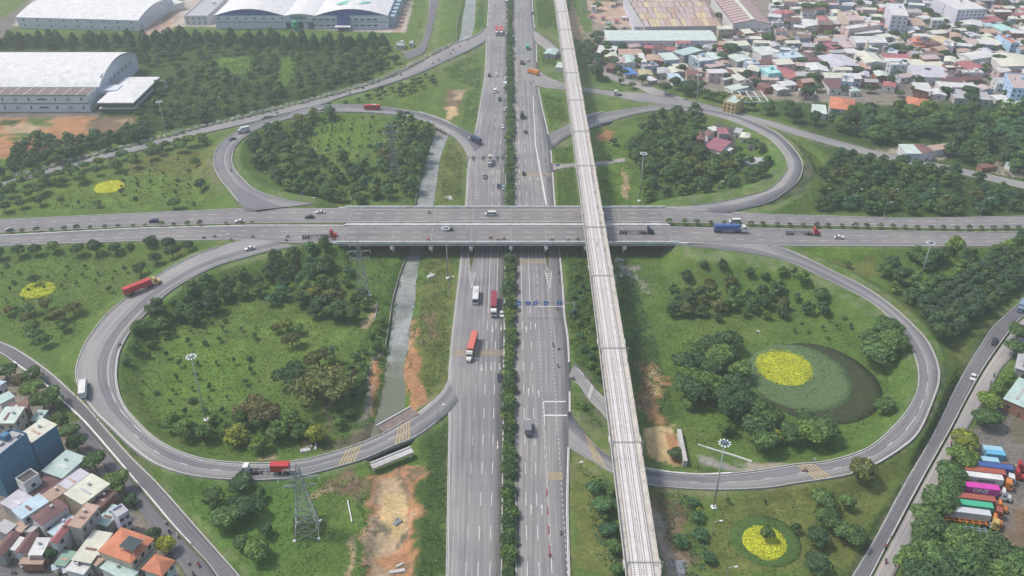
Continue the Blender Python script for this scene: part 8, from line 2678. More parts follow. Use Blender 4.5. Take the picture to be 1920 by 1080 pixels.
# loose debris, pipes and spoil near the canal and the pit
def debris(px, py, lb, parts_, mat):
 p = G(px, py)
 t = thing('debris', lb, 'debris', (p.x, p.y, p.z), rng.uniform(0,3))
 for (c, d, rz) in parts_:
  m = MB()
  m.box(c, d, rz, 0,.9)
  part('slab', m, mat, t)
for px, py, lb, L in ((845,372, 'white broken slabs on the canal bank beyond the overpass', 4.5),(808,518, 'pale concrete slab on the bank below the overpass', 4),(573,845, 'pale concrete slabs lying on the grass by the loop', 3.6),(592,838, 'single pale pole on the grass near the slabs', 3.5),(745,1072, 'pale concrete pipe at the bottom of the pit', 5),(1162,487, 'pale pipe lying right of the viaduct', 4.5),(1165,518, 'torn white sheet right of the viaduct', 2.4),(1422,622, 'white box among orchard trees of the lower right loop', 1.6),(568,556, 'white object in the lower left loop grove', 2.0),(1275,1065, 'grey plastic sheet beside the viaduct near the bottom', 5.5),(746,980, 'grey rubble at the silt pool edge', 3.0),(1175,510, 'scattered white rubbish right of the viaduct', 1.6),(975,1050, 'pale spoil block', 0)):
 if L:
  debris(px, py, lb, [((0,0,.25),(L, L * (.25 if 'pipe' in lb or 'pole' in lb else .5),.5),0),((L * .2, L * .45,.2),(L * .5, L * .15,.35),.4)], MATS['concrete'] if 'grey' not in lb else MATS['puddle_water'])
#  vehicles
def vpaint(name, c, rough=.35):
 return mat_plain('paint_' + name, c, rough, .5)
VP = {n: vpaint(n, c) for n, c in (('white', (.72,.72,.7)),('black', (.025,.027,.03)),('grey', (.2,.2,.21)),('silver', (.42,.43,.44)),('red', (.45,.03,.035)),('darkred', (.25,.03,.045)),('coral', (.55,.14,.1)),('blue', (.05,.1,.28)),('navy', (.02,.035,.09)),('green', (.06,.38,.22)),('orange', (.6,.2,.04)),('yellow', (.65,.4,.04)),('magenta', (.55,.05,.33)),('steelblue', (.2,.27,.36)),('brownred', (.32,.09,.06)),('skyblue', (.12,.38,.55)),('paleblue', (.3,.5,.58)),('lightgrey', (.5,.51,.52)),('beige', (.5,.42,.33)))}
TYRE = mat_plain('tyre', (.02,.02,.02),.9)
CHASSIS = mat_plain('chassis', (.06,.055,.055),.7)
VGLASS = mat_plain('vehicle_glass', (.03,.035,.045),.12,.6)
LIGHT = mat_plain('headlight', (.7,.7,.65),.2)
TAIL = mat_plain('tail_light', (.4,.02,.02),.3)
def wheel_mesh(r, w):
 m = MB()
 m.tube((0,-w / 2,0),(0, w / 2,0), r, r, 10)
 return m.mesh('wheel', TYRE)
WHEEL_S, WHEEL_L = wheel_mesh(.33,.24), wheel_mesh(.5,.32)
def side_profile(prof, w, mi_top=0):
 """Body pulled across the width; prof in (x, z), front at +x."""
 m = MB()
 n = len(prof)
 vs = [(x, -w / 2, z) for x, z in prof] + [(x, w / 2, z) for x, z in prof]
 m.add(vs, [tuple(range(n)), tuple(range(2 * n - 1, n - 1,-1))] + [((k + 1) % n, k, n + k, n + (k + 1) % n) for k in range(n)])
 return m
def proto(fn):
 """Meshes of a vehicle kind as (part, mesh, location, paint slot?) rows."""
 return fn()
def car_rows(kind):
 L, W = {'sedan': (4.5,1.8), 'suv': (4.7,1.9), 'pickup': (5.1,1.9), 'van': (5.3,2.0)}[kind]
 h = L / 2
 if kind == 'sedan':
  body = [(-h, .35),(h, .35),(h, .75),(h - 1.1,.92),(-h + .8,.95),(-h, .85)]
  cab = [(-h + .5,.93),(h - 1.3,.91),(h - 2.0,1.42),(-h + 1.3,1.44)]
  roof = [(-h + 1.25,1.43),(h - 1.95,1.41),(h - 2.05,1.48),(-h + 1.35,1.5)]
 elif kind == 'suv':
  body = [(-h, .4),(h, .4),(h, .95),(h - 1.0,1.1),(-h + .1,1.12)]
  cab = [(-h + .1,1.1),(h - 1.1,1.08),(h - 1.7,1.68),(-h + .4,1.7)]
  roof = [(-h + .35,1.68),(h - 1.65,1.66),(h - 1.75,1.75),(-h + .45,1.77)]
 elif kind == 'pickup':
  body = [(-h, .45),(h, .45),(h, .95),(h - 1.1,1.1),(-h, 1.08)]
  cab = [(-h + 1.7,1.08),(h - 1.2,1.08),(h - 1.8,1.7),(-h + 1.9,1.72)]
  roof = [(-h + 1.85,1.7),(h - 1.75,1.68),(h - 1.85,1.77),(-h + 1.95,1.79)]
 else:
  body = [(-h, .4),(h, .4),(h, 1.0),(h - .6,1.25),(-h, 1.25)]
  cab = [(-h + .03,1.25),(h - .65,1.24),(h - 1.3,2.05),(-h + .15,2.1)]
  roof = [(-h + .08,2.08),(h - 1.25,2.03),(h - 1.35,2.2),(-h + .18,2.25)]
 rows = [('body', side_profile(body, W).mesh('body', VP['white']),(0,0,0), True),('cabin_glass', side_profile(cab, W - .16).mesh('cabin_glass', VGLASS),(0,0,0), False),('roof', side_profile(roof, W - .22).mesh('roof', VP['white']),(0,0,0), True)]
 for x in (-h + .8, h - .85):
  for y in (-W / 2 + .1, W / 2 - .1):
   rows.append(('wheel', WHEEL_S, (x, y, .33), False))
 m = MB()
 m.box((0,0,0),(.06,.35,.16))
 hl = m.mesh('headlight', LIGHT)
 m = MB()
 m.box((0,0,0),(.06,.3,.16))
 tl = m.mesh('tail_light', TAIL)
 for y in (-W / 2 + .28, W / 2 - .28):
  rows.append(('headlight', hl, (h + .01, y, .68), False))
  rows.append(('tail_light', tl, (-h - .01, y, .78), False))
 return rows
def bus_rows(L=10.5, W=2.5, H_=3.2):
 h = L / 2
 body = [(-h, .4),(h, .4),(h + .05,1.6),(h - .25, H_ - .25),(h - .5, H_),(-h + .1, H_),(-h, H_ - .2)]
 rows = [('body', side_profile(body, W).mesh('body', VP['white']),(0,0,0), True)]
 m = MB()
 m.box((-.2,0,2.1),(L - 1.4, W + .04,.8))
 rows.append(('window_band', m.mesh('window_band', VGLASS),(0,0,0), False))
 m = MB()
 m.add([(h + .06,-1.1,1.5),(h + .06,1.1,1.5),(h - .18,1.1,2.85),(h - .18,-1.1,2.85)], [(0,1,2,3)])
 rows.append(('windscreen', m.mesh('windscreen', VGLASS),(.03,0,0), False))
 m = MB()
 m.box((-1.5,0, H_ + .12),(2.4,1.5,.25))
 rows.append(('roof_unit', m.mesh('roof_unit', VP['lightgrey']),(0,0,0), False))
 for x in (-h + 2.4, h - 2.2):
  for y in (-W / 2 + .16, W / 2 - .16):
   rows.append(('wheel', WHEEL_L, (x, y, .5), False))
 return rows
def tractor_rows(bonnet):
 """Articulated tractor, kingpin near x = 0, cab to the front (+x)."""
 rows = []
 m = MB()
 m.box((1.2,0,.85),(6.6 if bonnet else 5.6,1.0,.35))
 rows.append(('chassis', m.mesh('chassis', CHASSIS),(0,0,0), False))
 if bonnet:
  cab = [(1.6,.7),(3.1,.7),(3.1,1.9),(2.9,2.9),(2.4,3.7),(1.6,3.8)]
  hood = [(3.1,.6),(4.7,.55),(4.75,1.35),(4.4,1.75),(3.1,1.95)]
  rows.append(('bonnet', side_profile(hood, 1.9).mesh('bonnet', VP['white']),(0,0,0), True))
  front = 4.76
 else:
  cab = [(1.7,.7),(3.9,.6),(3.95,1.6),(3.75,2.9),(3.4,3.4),(1.7,3.6)]
  front = 3.96
 rows.append(('cab', side_profile(cab, 2.4).mesh('cab', VP['white']),(0,0,0), True))
 m = MB()
 xs_ = 3.12 if bonnet else 3.97
 m.add([(xs_, -1.05,1.95),(xs_, 1.05,1.95),(xs_ - .2,1.0,2.85),(xs_ - .2,-1.0,2.85)], [(0,1,2,3)])
 rows.append(('windscreen', m.mesh('windscreen', VGLASS),(.03,0,0), False))
 m = MB()
 m.box((xs_ - .7,0,2.3),(.8,2.44,.7))
 rows.append(('side_window', m.mesh('side_window', VGLASS),(0,0,0), False))
 for x in (-.9,.4, front - 1.0):
  for y in (-1.02,1.02):
   rows.append(('wheel', WHEEL_L, (x, y, .5), False))
 m = MB()
 m.box((0,0,0),(.06,.35,.25))
 hl = m.mesh('headlight', LIGHT)
 for y in (-.7,.7):
  rows.append(('headlight', hl, (front + .02, y, 1.0), False))
 m = MB()
 for y in (-.9,.9):
  m.tube((1.2, y * .9,1.0),(1.9, y * .9,1.0),.33,.33,10)
 rows.append(('fuel_tank', m.mesh('fuel_tank', VP['silver']),(0,0,0), False))
 return rows
def trailer_rows(L=12.4):
 rows = []
 m = MB()
 for y in (-.5,.5):
  m.box((-L / 2 + .6, y, 1.2),(L, .18,.35))
 for k in range(7):
  m.box((-L + 1.0 + k * (L - .8) / 6,0,1.25),(.22,2.4,.2))
 rows.append(('frame', m.mesh('frame', CHASSIS),(0,0,0), True))
 for x in (-L + 1.4,-L + 2.7,-L + 4.0):
  for y in (-1.02,1.02):
   rows.append(('wheel', WHEEL_L, (x, y, .5), False))
 m = MB()
 for y in (-.8,.8):
  m.box((-2.4, y, .7),(.2,.2,1.0))
 rows.append(('landing_leg', m.mesh('landing_leg', CHASSIS),(0,0,0), False))
 return rows
def container_rows(L=12.2):
 m = MB()
 W, H_ = 2.44,2.6
 # corrugated long sides
 n = int(L / .35)
 for s in (-1,1):
  vs = []
  for k in range(n * 2 + 1):
   x = -L / 2 + L * k / (n * 2)
   y = s * (W / 2 - (.05 if (k // 1) % 2 else 0))
   vs += [(x, y, 0),(x, y, H_)]
  m.add(vs, [((2 * k, 2 * k + 2,2 * k + 3,2 * k + 1) if s < 0 else (2 * k + 1,2 * k + 3,2 * k + 2,2 * k)) for k in range(n * 2)])
 m.box((0,0, H_ - .05),(L, W, .1))
 m.box((0,0,.06),(L, W, .12))
 m.box((-L / 2 + .04,0, H_ / 2),(.08, W, H_ - .1))
 m.box((L / 2 - .04,0, H_ / 2),(.08, W, H_ - .1))
 d = MB()
 for y in (-.8,-.3,.3,.8):
  d.tube((-L / 2 - .04, y, .15),(-L / 2 - .04, y, H_ - .15),.035,.035,5)
 return [('shell', m.mesh('shell', VP['red']),(0,0,0), True),('door_bar', d.mesh('door_bar', VP['lightgrey']),(0,0,0), False)]
def box_truck_rows(L=7.5):
 rows = []
 m = MB()
 m.box((0,0,.8),(L, .9,.3))
 rows.append(('chassis', m.mesh('chassis', CHASSIS),(0,0,0), False))
 m = MB()
 m.box((-.9,0,2.25),(L - 2.0,2.35,2.5))
 rows.append(('cargo_box', m.mesh('cargo_box', VP['white']),(0,0,0), 'box'))
 cab = [(L / 2 - 1.8,.6),(L / 2,.55),(L / 2 + .05,1.4),(L / 2 - .25,2.35),(L / 2 - 1.8,2.45)]
 rows.append(('cab', side_profile(cab, 2.15).mesh('cab', VP['white']),(0,0,0), True))
 m = MB()
 m.add([(L / 2 + .06,-.95,1.45),(L / 2 + .06,.95,1.45),(L / 2 - .2,.9,2.2),(L / 2 - .2,-.9,2.2)], [(0,1,2,3)])
 rows.append(('windscreen', m.mesh('windscreen', VGLASS),(.03,0,0), False))
 for x in (-L / 2 + 1.6, L / 2 - 1.1):
  for y in (-.95,.95):
   rows.append(('wheel', WHEEL_L, (x, y, .5), False))
 return rows
ROWS = {k: car_rows(k) for k in ('sedan', 'suv', 'pickup', 'van')}
ROWS['bus'] = bus_rows()
ROWS['tractor'] = tractor_rows(True)
ROWS['cabover'] = tractor_rows(False)
ROWS['trailer'] = trailer_rows()
ROWS['container'] = container_rows()
ROWS['short_container'] = container_rows(6.1)
ROWS['box_truck'] = box_truck_rows()
ROWS['long_box'] = box_truck_rows(10.5)
VNAME = {'sedan': ('car', 'car'), 'suv': ('car', 'car'), 'pickup': ('pickup_truck', 'pickup'), 'van': ('van', 'van'), 'bus': ('bus', 'bus'), 'tractor': ('truck_tractor', 'truck'), 'cabover': ('truck_tractor', 'truck'), 'trailer': ('truck_trailer', 'trailer'), 'container': ('shipping_container', 'container'), 'short_container': ('shipping_container', 'container'), 'box_truck': ('box_truck', 'truck'), 'long_box': ('box_truck', 'truck')}
def vehicle(kind, loc, ang, col, label, box=None, group=None):
 nm, ct = VNAME[kind]
 t = thing(nm, label, ct, loc, ang, group)
 for pn, me, lc, pt in ROWS[kind]:
  o = obj(pn, me, t, lc)
  if pt == 'box':
   paint(o, VP[box or col])
  elif pt:
   paint(o, VP[col])
 return t
def on_deck(px, py):
 return 7.49 if 646 < px < 1252 and 384 < py < 456 else None
def vat(kind, px, py, ang, col, label, z=None, box=None):
 """Vehicle whose centre on the road shows at the pixel."""
 zz = on_deck(px, py) if z is None else z
 if zz is None:
  p = P(px, py, 1.0)
  for _ in range(3):
   zz = road_z(p.x, p.y)
   p = P(px, py, zz + .8)
 p = P(px, py, zz + .8)
 return vehicle(kind, (p.x, p.y, zz + .02), ang, col, label, box)
DN, UP = -math.pi / 2, math.pi / 2
vat('bus', 892,557, DN, 'white', 'white bus on the left highway just in front of the overpass')
vat('sedan', 941,588, DN, 'white', 'white car beside the dark red container truck by the median')
vat('sedan', 937,707, DN, 'black', 'black car beside the median behind the coral container truck')
for px, py, kd, c, lb in ((917,141, 'suv', 'black', 'black car at the far left highway edge beyond the village turn'),(930,140, 'sedan', 'white', 'white car next to the far black car'),(947,147, 'sedan', 'white', 'white car by the far median above the white van'),(928,171, 'van', 'white', 'white van on the far left highway'),(937,186, 'suv', 'black', 'black car behind the far white van'),(947,182, 'sedan', 'silver', 'silver car by the median beside the far black car'),(947,204, 'sedan', 'white', 'white car by the median alone on the far highway'),(943,237, 'sedan', 'white', 'white car by the median near the upper left merge'),(909,330, 'pickup', 'grey', 'dark pickup with pale roof below the far gantry'),(935,348, 'sedan', 'navy', 'dark blue car just beyond the overpass'),(945,351, 'sedan', 'paleblue', 'pale blue car by the median just beyond the overpass'),(948,30, 'sedan', 'white', 'white car by the median at the top of the picture'),(949,62, 'sedan', 'white', 'white car right of the twin red trucks'),(926,8, 'sedan', 'white', 'white car left of the topmost red truck')):
 vat(kd, px, py, DN, c, lb)
for px, py, kd, c, lb in ((982,324, 'sedan', 'black', 'black car on the right highway beyond the overpass'),(990,112, 'sedan', 'white', 'white car on the far right highway beside the dark truck'),(985,246, 'sedan', 'navy', 'small dark blue car on the far right highway'),(998,24, 'van', 'grey', 'grey van at the top of the right highway')):
 vat(kd, px, py, UP, c, lb)
vat('box_truck', 947,162, DN, 'white', 'white box truck by the far median', box='lightgrey')
vat('box_truck', 979,218, UP, 'white', 'dark box truck with white cab on the far right highway', box='black')
vat('box_truck', 978,117, UP, 'navy', 'dark truck on the far right highway by the median', box='grey')
vat('box_truck', 989,90, UP, 'green', 'green box truck on the far right highway', box='green')
vat('box_truck', 990,804, UP, 'white', 'grey box truck with white cab on the near right highway', box='grey')
vat('long_box', 919,304, DN, 'silver', 'truck with pinkish load under the far gantry', box='beige')
# overpass and cross road
for kd, px, py, ang, c, lb in (('sedan', 600,397, math.pi, 'white', 'white car entering the overpass from the upper left loop'),('sedan', 580,406, math.pi, 'black', 'black car below the white car at the upper left loop mouth'),('van', 920,401, math.pi, 'white', 'white minibus on the far overpass carriageway'),('suv', 840,429,0, 'black', 'black car on the near overpass carriageway beside the mast'),('suv', 288,414, math.pi, 'navy', 'dark blue car on the left cross road'),('sedan', 449,414, math.pi, 'white', 'white car on the left cross road near the gore'),('sedan', 18,430, math.pi, 'silver', 'silver car at the left end of the cross road'),('sedan', 468,465, math.pi + .45, 'white', 'white car at the mouth of the lower left loop'),('sedan', 1574,444,0, 'white', 'white car on the right cross road behind the red tractor'),('van', 1378,415, math.pi, 'white', 'white van hidden behind the right median shrubs')):
 vat(kd, px, py, ang, c, lb)
# loops
vat('sedan', 435,260,3.9, 'navy', 'dark car following the bus on the upper left loop')
vat('box_truck', 457,246,3.75, 'silver', 'pale grey truck on the upper left loop bend', box='lightgrey')
vat('sedan', 604,205, math.pi, 'silver', 'silver car on top of the upper left loop')
vat('sedan', 762,211, math.pi - .2, 'black', 'black car on the upper left loop near the canal bridge')
vat('bus', 698,203, math.pi, 'red', 'red and white bus on top of the upper left loop')
vat('long_box', 891,264,2.25, 'silver', 'dark flatbed truck leaving the highway for the upper left loop', box='navy')
vat('long_box', 157,732,1.92, 'grey', 'white box truck on the left bend of the lower left loop', box='white')
vat('box_truck', 502,224,3.4, 'grey', 'dark truck on the upper left service road', box='grey')
vat('cabover', 1162,177, math.pi - .1, 'white', 'white truck tractor on the upper right service road')
vat('box_truck', 1915,577,4.05, 'steelblue', 'blue grey truck at the right edge of the service road', box='steelblue')
vat('pickup', 1865,640,4.1, 'black', 'dark pickup on the right service road')
vat('sedan', 1825,706,4.12, 'white', 'white car on the right service road')
vat('long_box', 1000,137,2.35, 'orange', 'long orange truck turning off the far right highway', box='orange')
def artic(px, py, ang, kind, ccol, tcol, lb, load=None, lcol='red', z=None, bend=0.0, lettering=None, ref=1.5):
 """Tractor and skeletal trailer, with a container on it as a thing of its own; the pixel marks the trailer's middle."""
 zz = on_deck(px, py) if z is None else z
 if zz is None:
  p = P(px, py, 1.5)
  for _ in range(3):
   zz = road_z(p.x, p.y)
   p = P(px, py, zz + 1.5)
 p = P(px, py, zz + ref)
 ux, uy = math.cos(ang), math.sin(ang)
 kx, ky = p.x + ux * 5.6, p.y + uy * 5.6
 vehicle(kind, (kx, ky, zz + .02), ang + bend, ccol, f'{lb[0]} truck tractor {lb[1]}')
 vehicle('trailer', (kx, ky, zz + .02), ang, tcol, f'skeletal trailer behind the {lb[0]} tractor {lb[1]}')
 if load:
  off = 5.55 if load == 'container' else 8.6
  c = vehicle(load, (kx - ux * off, ky - uy * off, zz + 1.46), ang, lcol, lb[2])
  if lettering:
   body, size, m_, dx = lettering
   me = text_mesh('lettering', body, size, m_, .01,.05)
   for s in (-1,):
    o = obj('lettering', me, c, (dx, s * 1.26,1.25))
    o.rotation_euler = (math.pi / 2,0,0 if s < 0 else math.pi)
  return c
artic(926,568, DN, 'cabover', 'white', 'grey', ('white', 'before the overpass by the median', 'dark red container on the truck near the overpass'), 'container', 'darkred')
artic(886,646, DN - .12, 'tractor', 'white', 'grey', ('white', 'on the left highway by the yellow band', 'coral red container on the left highway truck'), 'container', 'coral')
artic(932,58, DN, 'cabover', 'white', 'grey', ('white', 'left of the far twin trucks', 'left of the twin red containers on the far highway'), 'container', 'red')
artic(940,58, DN, 'cabover', 'white', 'grey', ('white', 'right of the far twin trucks', 'right of the twin red containers on the far highway'), 'container', 'red')
artic(950,0, DN, 'cabover', 'white', 'grey', ('white', 'at the very top by the median', 'red container at the very top of the left highway'), 'container', 'coral')
artic(590,440,0.06, 'tractor', 'red', 'grey', ('bright red', 'pulling an empty trailer onto the overpass', ''))
artic(1185,432,0, 'tractor', 'navy', 'grey', ('dark blue', 'pulling an empty trailer off the overpass', ''))
artic(1362,430,0, 'cabover', 'white', 'grey', ('white', 'with blue container on the right cross road', 'blue container on the right cross road truck'), 'container', 'blue')
artic(1497,434,-.02, 'tractor', 'red', 'grey', ('bright red', 'pulling an empty trailer on the right cross road', ''))
artic(258,541,.78, 'tractor', 'yellow', 'grey', ('yellow', 'at the start of the lower left loop', 'red container on the lower left loop truck'), 'container', 'red')
artic(509,880, math.pi, 'cabover', 'white', 'grey', ('white', 'at the bottom of the lower left loop', 'short red container at the bottom of the lower left loop'), 'short_container', 'red')
#  truck yard, lower right
YA = -.18
yard = [  # px, py of the trailer middle, tractor kind, cab colour, load colour, labels
 (1866,850, None, None, 'skyblue', 'bright blue container at the back of the truck yard'),
 (1861,842, None, None, 'paleblue', 'pale blue container behind the bright blue one'),
 (1848,868, 'box', 'white', 'paleblue', ''),
 (1864,868, 'tractor', 'red', None, ('red', 'in the truck yard nearest the sheds', '')),
 (1863,872, 'tractor', 'red', 'blue', ('red', 'with blue container in the truck yard', 'long blue container in the truck yard')),
 (1848,881, 'cabover', 'white', 'brownred', ('white', 'with rusty container in the truck yard', 'rust red container left of the white one')),
 (1843,891, 'cabover', 'orange', 'white', ('orange', 'with white container in the truck yard', 'white container with dark lettering in the truck yard')),
 (1836,910, 'tractor', 'white', 'magenta', ('white', 'with magenta container in the truck yard', 'magenta container with white lettering in the truck yard')),
 (1828,931, 'tractor', 'orange', 'brownred', ('orange', 'with second rusty container in the truck yard', 'rust red container below the magenta one')),
 (1823,943, 'cabover', 'brownred', 'green', ('brown', 'with green container in the truck yard', 'green container in the truck yard')),
 (1818,957, 'tractor', 'orange', 'lightgrey', ('deep orange', 'with grey container in the truck yard', 'light grey container nearest the empty trailers')),
 (1812,975, 'cabover', 'yellow', None, ('yellow', 'with empty orange trailer in the truck yard', '')),
 (1815,992, None, None, 'rail', ''),
]
for px, py, kd, cc, lc, lb in yard:
 z0 = gz(*P(px, py, 0)[:2]) + .05
 if kd is None:
  p = P(px, py, 2.0)
  if lc == 'rail':
   vehicle('trailer', (p.x + 5.5, p.y, z0), YA, 'steelblue', 'empty grey trailer at the low end of the truck yard')
  else:
   vehicle('container' if False else 'short_container', (p.x, p.y, z0 + .02), YA, lc, lb)
 elif kd == 'box':
  p = P(px, py, 1.5)
  vehicle('box_truck', (p.x, p.y, z0), YA + math.pi, 'white', 'small white truck with pale blue box in the truck yard', 'paleblue')
 else:
  lt = None
  if lc == 'magenta':
   lt = ('ONE', 2.3, mat_plain('letter_white', (.9,.9,.9)),0.4)
  if lc == 'white':
   lt = ('MAERSK', 1.5, mat_plain('letter_dark', (.12,.13,.15)),1.2)
  artic(px, py, YA, kd, cc, 'orange' if lc is None and cc == 'yellow' else 'brownred' if lc is None else 'grey', lb, 'container' if lc else None, lc or 'red', z0,-.25, lt, 4.05 if lc else 1.5)
# parked lorry seen at the bottom edge
p = G(1718,1076)
vehicle('box_truck', (p.x, p.y, p.z),1.0, 'paleblue', 'pale blue truck half hidden under trees at the bottom right', 'steelblue')
#  motorbikes and riders
def bike_rows():
 m = MB()
 m.box((-.1,0,.62),(1.1,.26,.28),0,0,.8)
 m.box((-.35,0,.8),(.75,.3,.12))
 m.box((.55,0,.75),(.25,.34,.5),0,0,.7)
 w = MB()
 w.tube((0,-.06,0),(0,.06,0),.29,.29,10)
 hb = MB()
 hb.bar((.5,-.35,1.02),(.5,.35,1.02),.05)
 hb.bar((.5,0,.9),(.62,0,.3),.06)
 return [('body', m.mesh('body', VP['black']),(0,0,0), True),('wheel', w.mesh('wheel', TYRE),(-.62,0,.29), False),('wheel', w.mesh('wheel', TYRE),(.64,0,.29), False),('handlebar', hb.mesh('handlebar', CHASSIS),(0,0,0), False)]
BIKE = bike_rows()
def rider_mesh():
 """One skinned figure seated astride, hands on the bars."""
 me = bpy.data.meshes.new('person')
 J = [((-.28,0,.9),.17),((-.22,0,1.15),.15),((-.12,0,1.4),.17),((-.08,0,1.52),.07),((-.05,0,1.68),.125),((-.04,0,1.78),.1)]
 E = [(0,1),(1,2),(2,3),(3,4),(4,5)]
 for s in (-1,1):
  k = len(J)
  J += [((-.1,.2 * s, 1.4),.075),((.14,.29 * s, 1.2),.055),((.42,.3 * s, 1.07),.04),((.5,.3 * s, 1.05),.035)]
  E += [(2, k),(k, k + 1),(k + 1, k + 2),(k + 2, k + 3)]
  k = len(J)
  J += [((-.2,.14 * s, .88),.11),((.24,.2 * s, .82),.085),((.12,.2 * s, .42),.06),((.26,.2 * s, .36),.045)]
  E += [(0, k),(k, k + 1),(k + 1, k + 2),(k + 2, k + 3)]
 me.from_pydata([j[0] for j in J], E, [])
 o = bpy.data.objects.new('person', me)
 COL.objects.link(o)
 md = o.modifiers.new('skin', 'SKIN')
 for v, j in zip(me.skin_vertices[0].data, J):
  v.radius = (j[1], j[1])
 me.skin_vertices[0].data[0].use_root = True
 o.modifiers.new('sub', 'SUBSURF').levels = 1
 dg = bpy.context.evaluated_depsgraph_get()
 r = bpy.data.meshes.new_from_object(o.evaluated_get(dg))
 bpy.data.objects.remove(o)
 r.materials.clear()
 r.materials.append(VP['navy'])
 h = MB()
 for k in range(3):
  pass
 h.tube((-.04,0,1.7),(-.04,0,1.83),.17,.12,10)
 return r, h.mesh('helmet', VP['white'])
RIDER, HELMET = rider_mesh()
CLOTH = {n: mat_plain('cloth_' + n, c, .9) for n, c in (('dark', (.03,.035,.05)),('white', (.6,.6,.6)),('red', (.4,.04,.04)),('blue', (.05,.1,.3)),('green', (.05,.2,.1)),('grey', (.2,.2,.2)))}
def bike(px, py, ang, where, cloth=None, z=None):
 cl = cloth or rng.choice(list(CLOTH))
 zz = on_deck(px, py) if z is None else z
 p = P(px, py, .6)
 if zz is None:
  for _ in range(2):
   zz = road_z(p.x, p.y)
   p = P(px, py, zz + .7)
 p = P(px, py, zz + .7)
 bc = rng.choice(['black', 'red', 'blue', 'grey', 'black'])
 t = thing('motorbike', f'{bc} motorbike {where}', 'motorbike', (p.x, p.y, zz + .01), ang, 'motorbikes on the roads')
 for pn, me, lc, pt in BIKE:
  o = obj(pn, me, t, lc)
  if pt:
   paint(o, VP[bc])
 r = obj('person', RIDER, None, (p.x, p.y, zz + .01), ang)
 paint(r, CLOTH[cl])
 tag(r, f'rider in {cl} on the motorbike {where}', 'person', 'motorbike riders')
 h = obj('helmet', HELMET, r)
 paint(h, VP[rng.choice(['white', 'red', 'blue', 'black', 'silver'])])
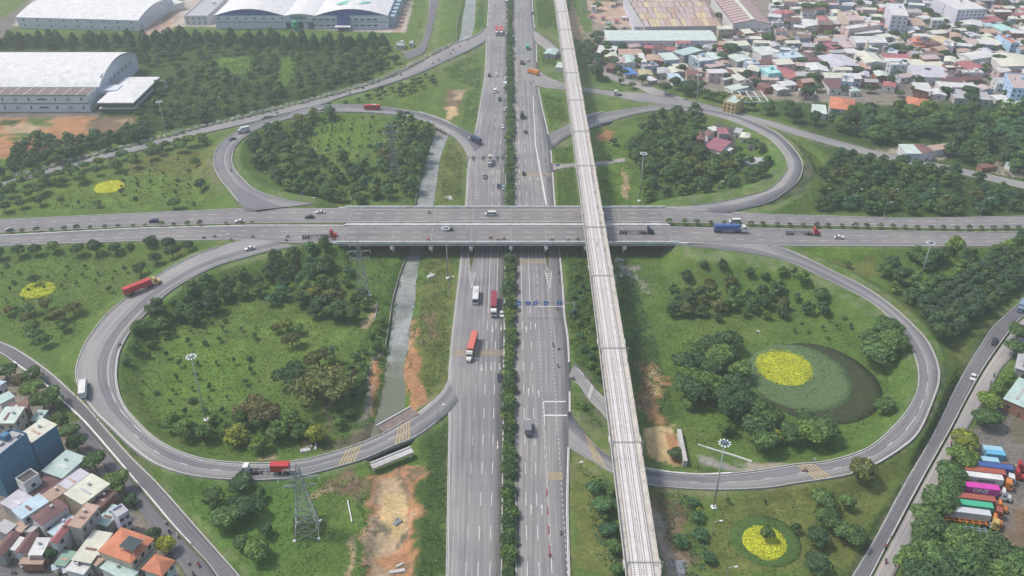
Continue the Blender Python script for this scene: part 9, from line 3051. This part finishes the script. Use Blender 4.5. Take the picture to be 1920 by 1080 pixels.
BIKES = [(1037,646, UP, 'at the right dotted line before the slip lane', 'dark'),(1047,652, UP, 'with white load near the slip lane', 'white'),(1046,685, UP, 'alone before the slip lane', 'dark'),(1075,709, UP + .9, 'entering the slip lane', 'grey'),(1051,997, UP, 'on the near frontage lane at the bottom', 'grey'),(1047,511, UP, 'first of the pair below the overpass at right', 'dark'),(1048,526, UP, 'second of the pair below the overpass at right', 'dark'),(1044,578, UP, 'under the blue sign gantry', 'dark'),
   (805,398, math.pi, 'on the far overpass carriageway'),(540,443,0, 'left of the red tractor before the overpass'),(537,450,0, 'below its twin before the overpass'),(626,447,0, 'below the red tractor on the overpass'),(803,449,0, 'at the near parapet left of the mast'),(920,445,0, 'first of three at the near parapet'),(935,448,0, 'second of three at the near parapet'),(945,447,0, 'third of three at the near parapet'),(1035,449,0, 'left of the viaduct at the near parapet'),(1065,449,0, 'second left of the viaduct at the near parapet'),(1083,448,0, 'closest to the viaduct at the near parapet'),(1250,452,0, 'leaving the overpass at the right end'),
   (382,445,0, 'on the left cross road near the gore'),(402,443,0, 'behind another on the left cross road'),(433,449,0, 'at the tip of the left grass wedge'),(474,444,0, 'where the left cross road meets the ramp'),
   (224,646,4.3, 'at the inner edge of the lower left loop'),(183,778,5.2, 'at the outer kerb of the lower left loop'),(433,319,4.6, 'at the inner kerb of the upper left loop'),(1510,881, math.pi + .1, 'beside the yellow bars of the lower right loop', 'grey'),
   (311,979,5.2, 'first on the left frontage street by the divider', 'white'),(317,996,5.2, 'second on the left frontage street by the divider'),(333,1004,5.2, 'third on the left frontage street by the divider', 'white'),(353,1054,5.2, 'at the foot of the left frontage street'),(372,1058,5.2, 'near the divider tip on the left', 'red'),(362,1076,5.2, 'lowest on the left frontage street'),(25,1073,0.1, 'on the village street at the bottom left', 'grey'),
   (1660,1023,1.1, 'with red rider at the right divider', 'red'),(1661,1051,1.1, 'lowest on the right frontage street', 'dark'),(1864,703,1.1, 'upper of two on the right frontage street'),(1858,717,1.1, 'lower of two on the right frontage street'),(1784,831,1.1, 'beside the truck yard trees'),
   (990,20, UP, 'in the far right highway crowd, left'),(1003,30, UP, 'in the far right highway crowd, right'),(999,40, UP, 'in the far right highway crowd, near'),(1000,152, UP, 'first at the village turn'),(995,156, UP, 'second at the village turn'),(1010,112, UP, 'above the orange truck'),(1004,183, UP, 'on the far frontage lane, upper'),(1003,208, UP, 'on the far frontage lane, lower'),(1022,300, UP, 'near the access lane mouth'),(1020,327, UP, 'on the faded yellow band'),(1030,338, UP, 'beyond the faded yellow band'),
   (888,300, DN, 'at the far gantry, leftmost'),(906,299, DN, 'at the far gantry, second'),(933,299, DN, 'at the far gantry, third'),(945,292, DN, 'by the median at the far gantry', 'dark'),(918,25, DN, 'at the top left highway edge'),(918,38, DN, 'behind another at the top left highway edge'),(878,75,3.7, 'on the far bridge, first'),(862,86,3.7, 'on the far bridge, second'),(850,93,3.7, 'on the far bridge, third'),(845,100,3.7, 'on the far bridge, fourth'),(823,112,3.6, 'past the far bridge, first'),(812,118,3.6, 'past the far bridge, second'),(752,140,3.55, 'on the upper left road by the pale hedge'),(681,165,3.5, 'on the upper left road, middle'),(656,174,3.5, 'on the upper left road beyond the loop'),(571,192,3.45, 'on the upper left road above the loop'),(519,211,3.4, 'on the upper left road near the dark truck')]
for b_ in BIKES:
 bike(*b_[:4], *(b_[4:5] if len(b_) > 4 else ()))
#  humid air over the whole place
m = bpy.data.materials.new('humid_air')
m.use_nodes = True
nt = m.node_tree
nt.nodes.remove(nt.nodes['Principled BSDF'])
pv = nt.nodes.new('ShaderNodeVolumePrincipled')
pv.inputs['Color'].default_value = (0.93,0.96,1.0,1)
pv.inputs['Density'].default_value = 0.00023
pv.inputs['Anisotropy'].default_value = 0.2
nt.links.new(pv.outputs[0], nt.nodes['Material Output'].inputs['Volume'])
mb = MB()
mb.box((0,2300,106),(8800,7900,222))
tag(obj('haze', mb.mesh('haze', m)), 'thin humid haze filling the air over the interchange', kind='stuff')
# things that share a description are told apart by their order in the picture
def ordinal(n):
 if n < 20:
  return ORD[n]
 tens = ['twent', 'thirt', 'fort', 'fift', 'sixt', 'sevent', 'eight', 'ninet'][((n + 1) // 10) - 2] if n + 1 >= 20 else ''
 u = (n + 1) % 10
 return tens + ('ieth' if u == 0 else 'y-' + ORD[u - 1])
dup = {}
for o in bpy.data.objects:
 if o.parent is None and o.get('label') and o.get('category'):
  dup.setdefault(o['label'], []).append(o)
for lb, os_ in dup.items():
 if len(os_) < 2 or len(os_) > 98:
  continue
 q = {o.name: PX(o.location) for o in os_}
 wx_ = max(v[0] for v in q.values()) - min(v[0] for v in q.values())
 wy_ = max(v[1] for v in q.values()) - min(v[1] for v in q.values())
 if wx_ >= wy_:
  os_.sort(key=lambda o: q[o.name][0])
  side = 'left'
 else:
  os_.sort(key=lambda o: -q[o.name][1])
  side = 'front'
 for k, o in enumerate(os_):
  o['label'] = f'{ordinal(k)}-from-{side} {lb}'
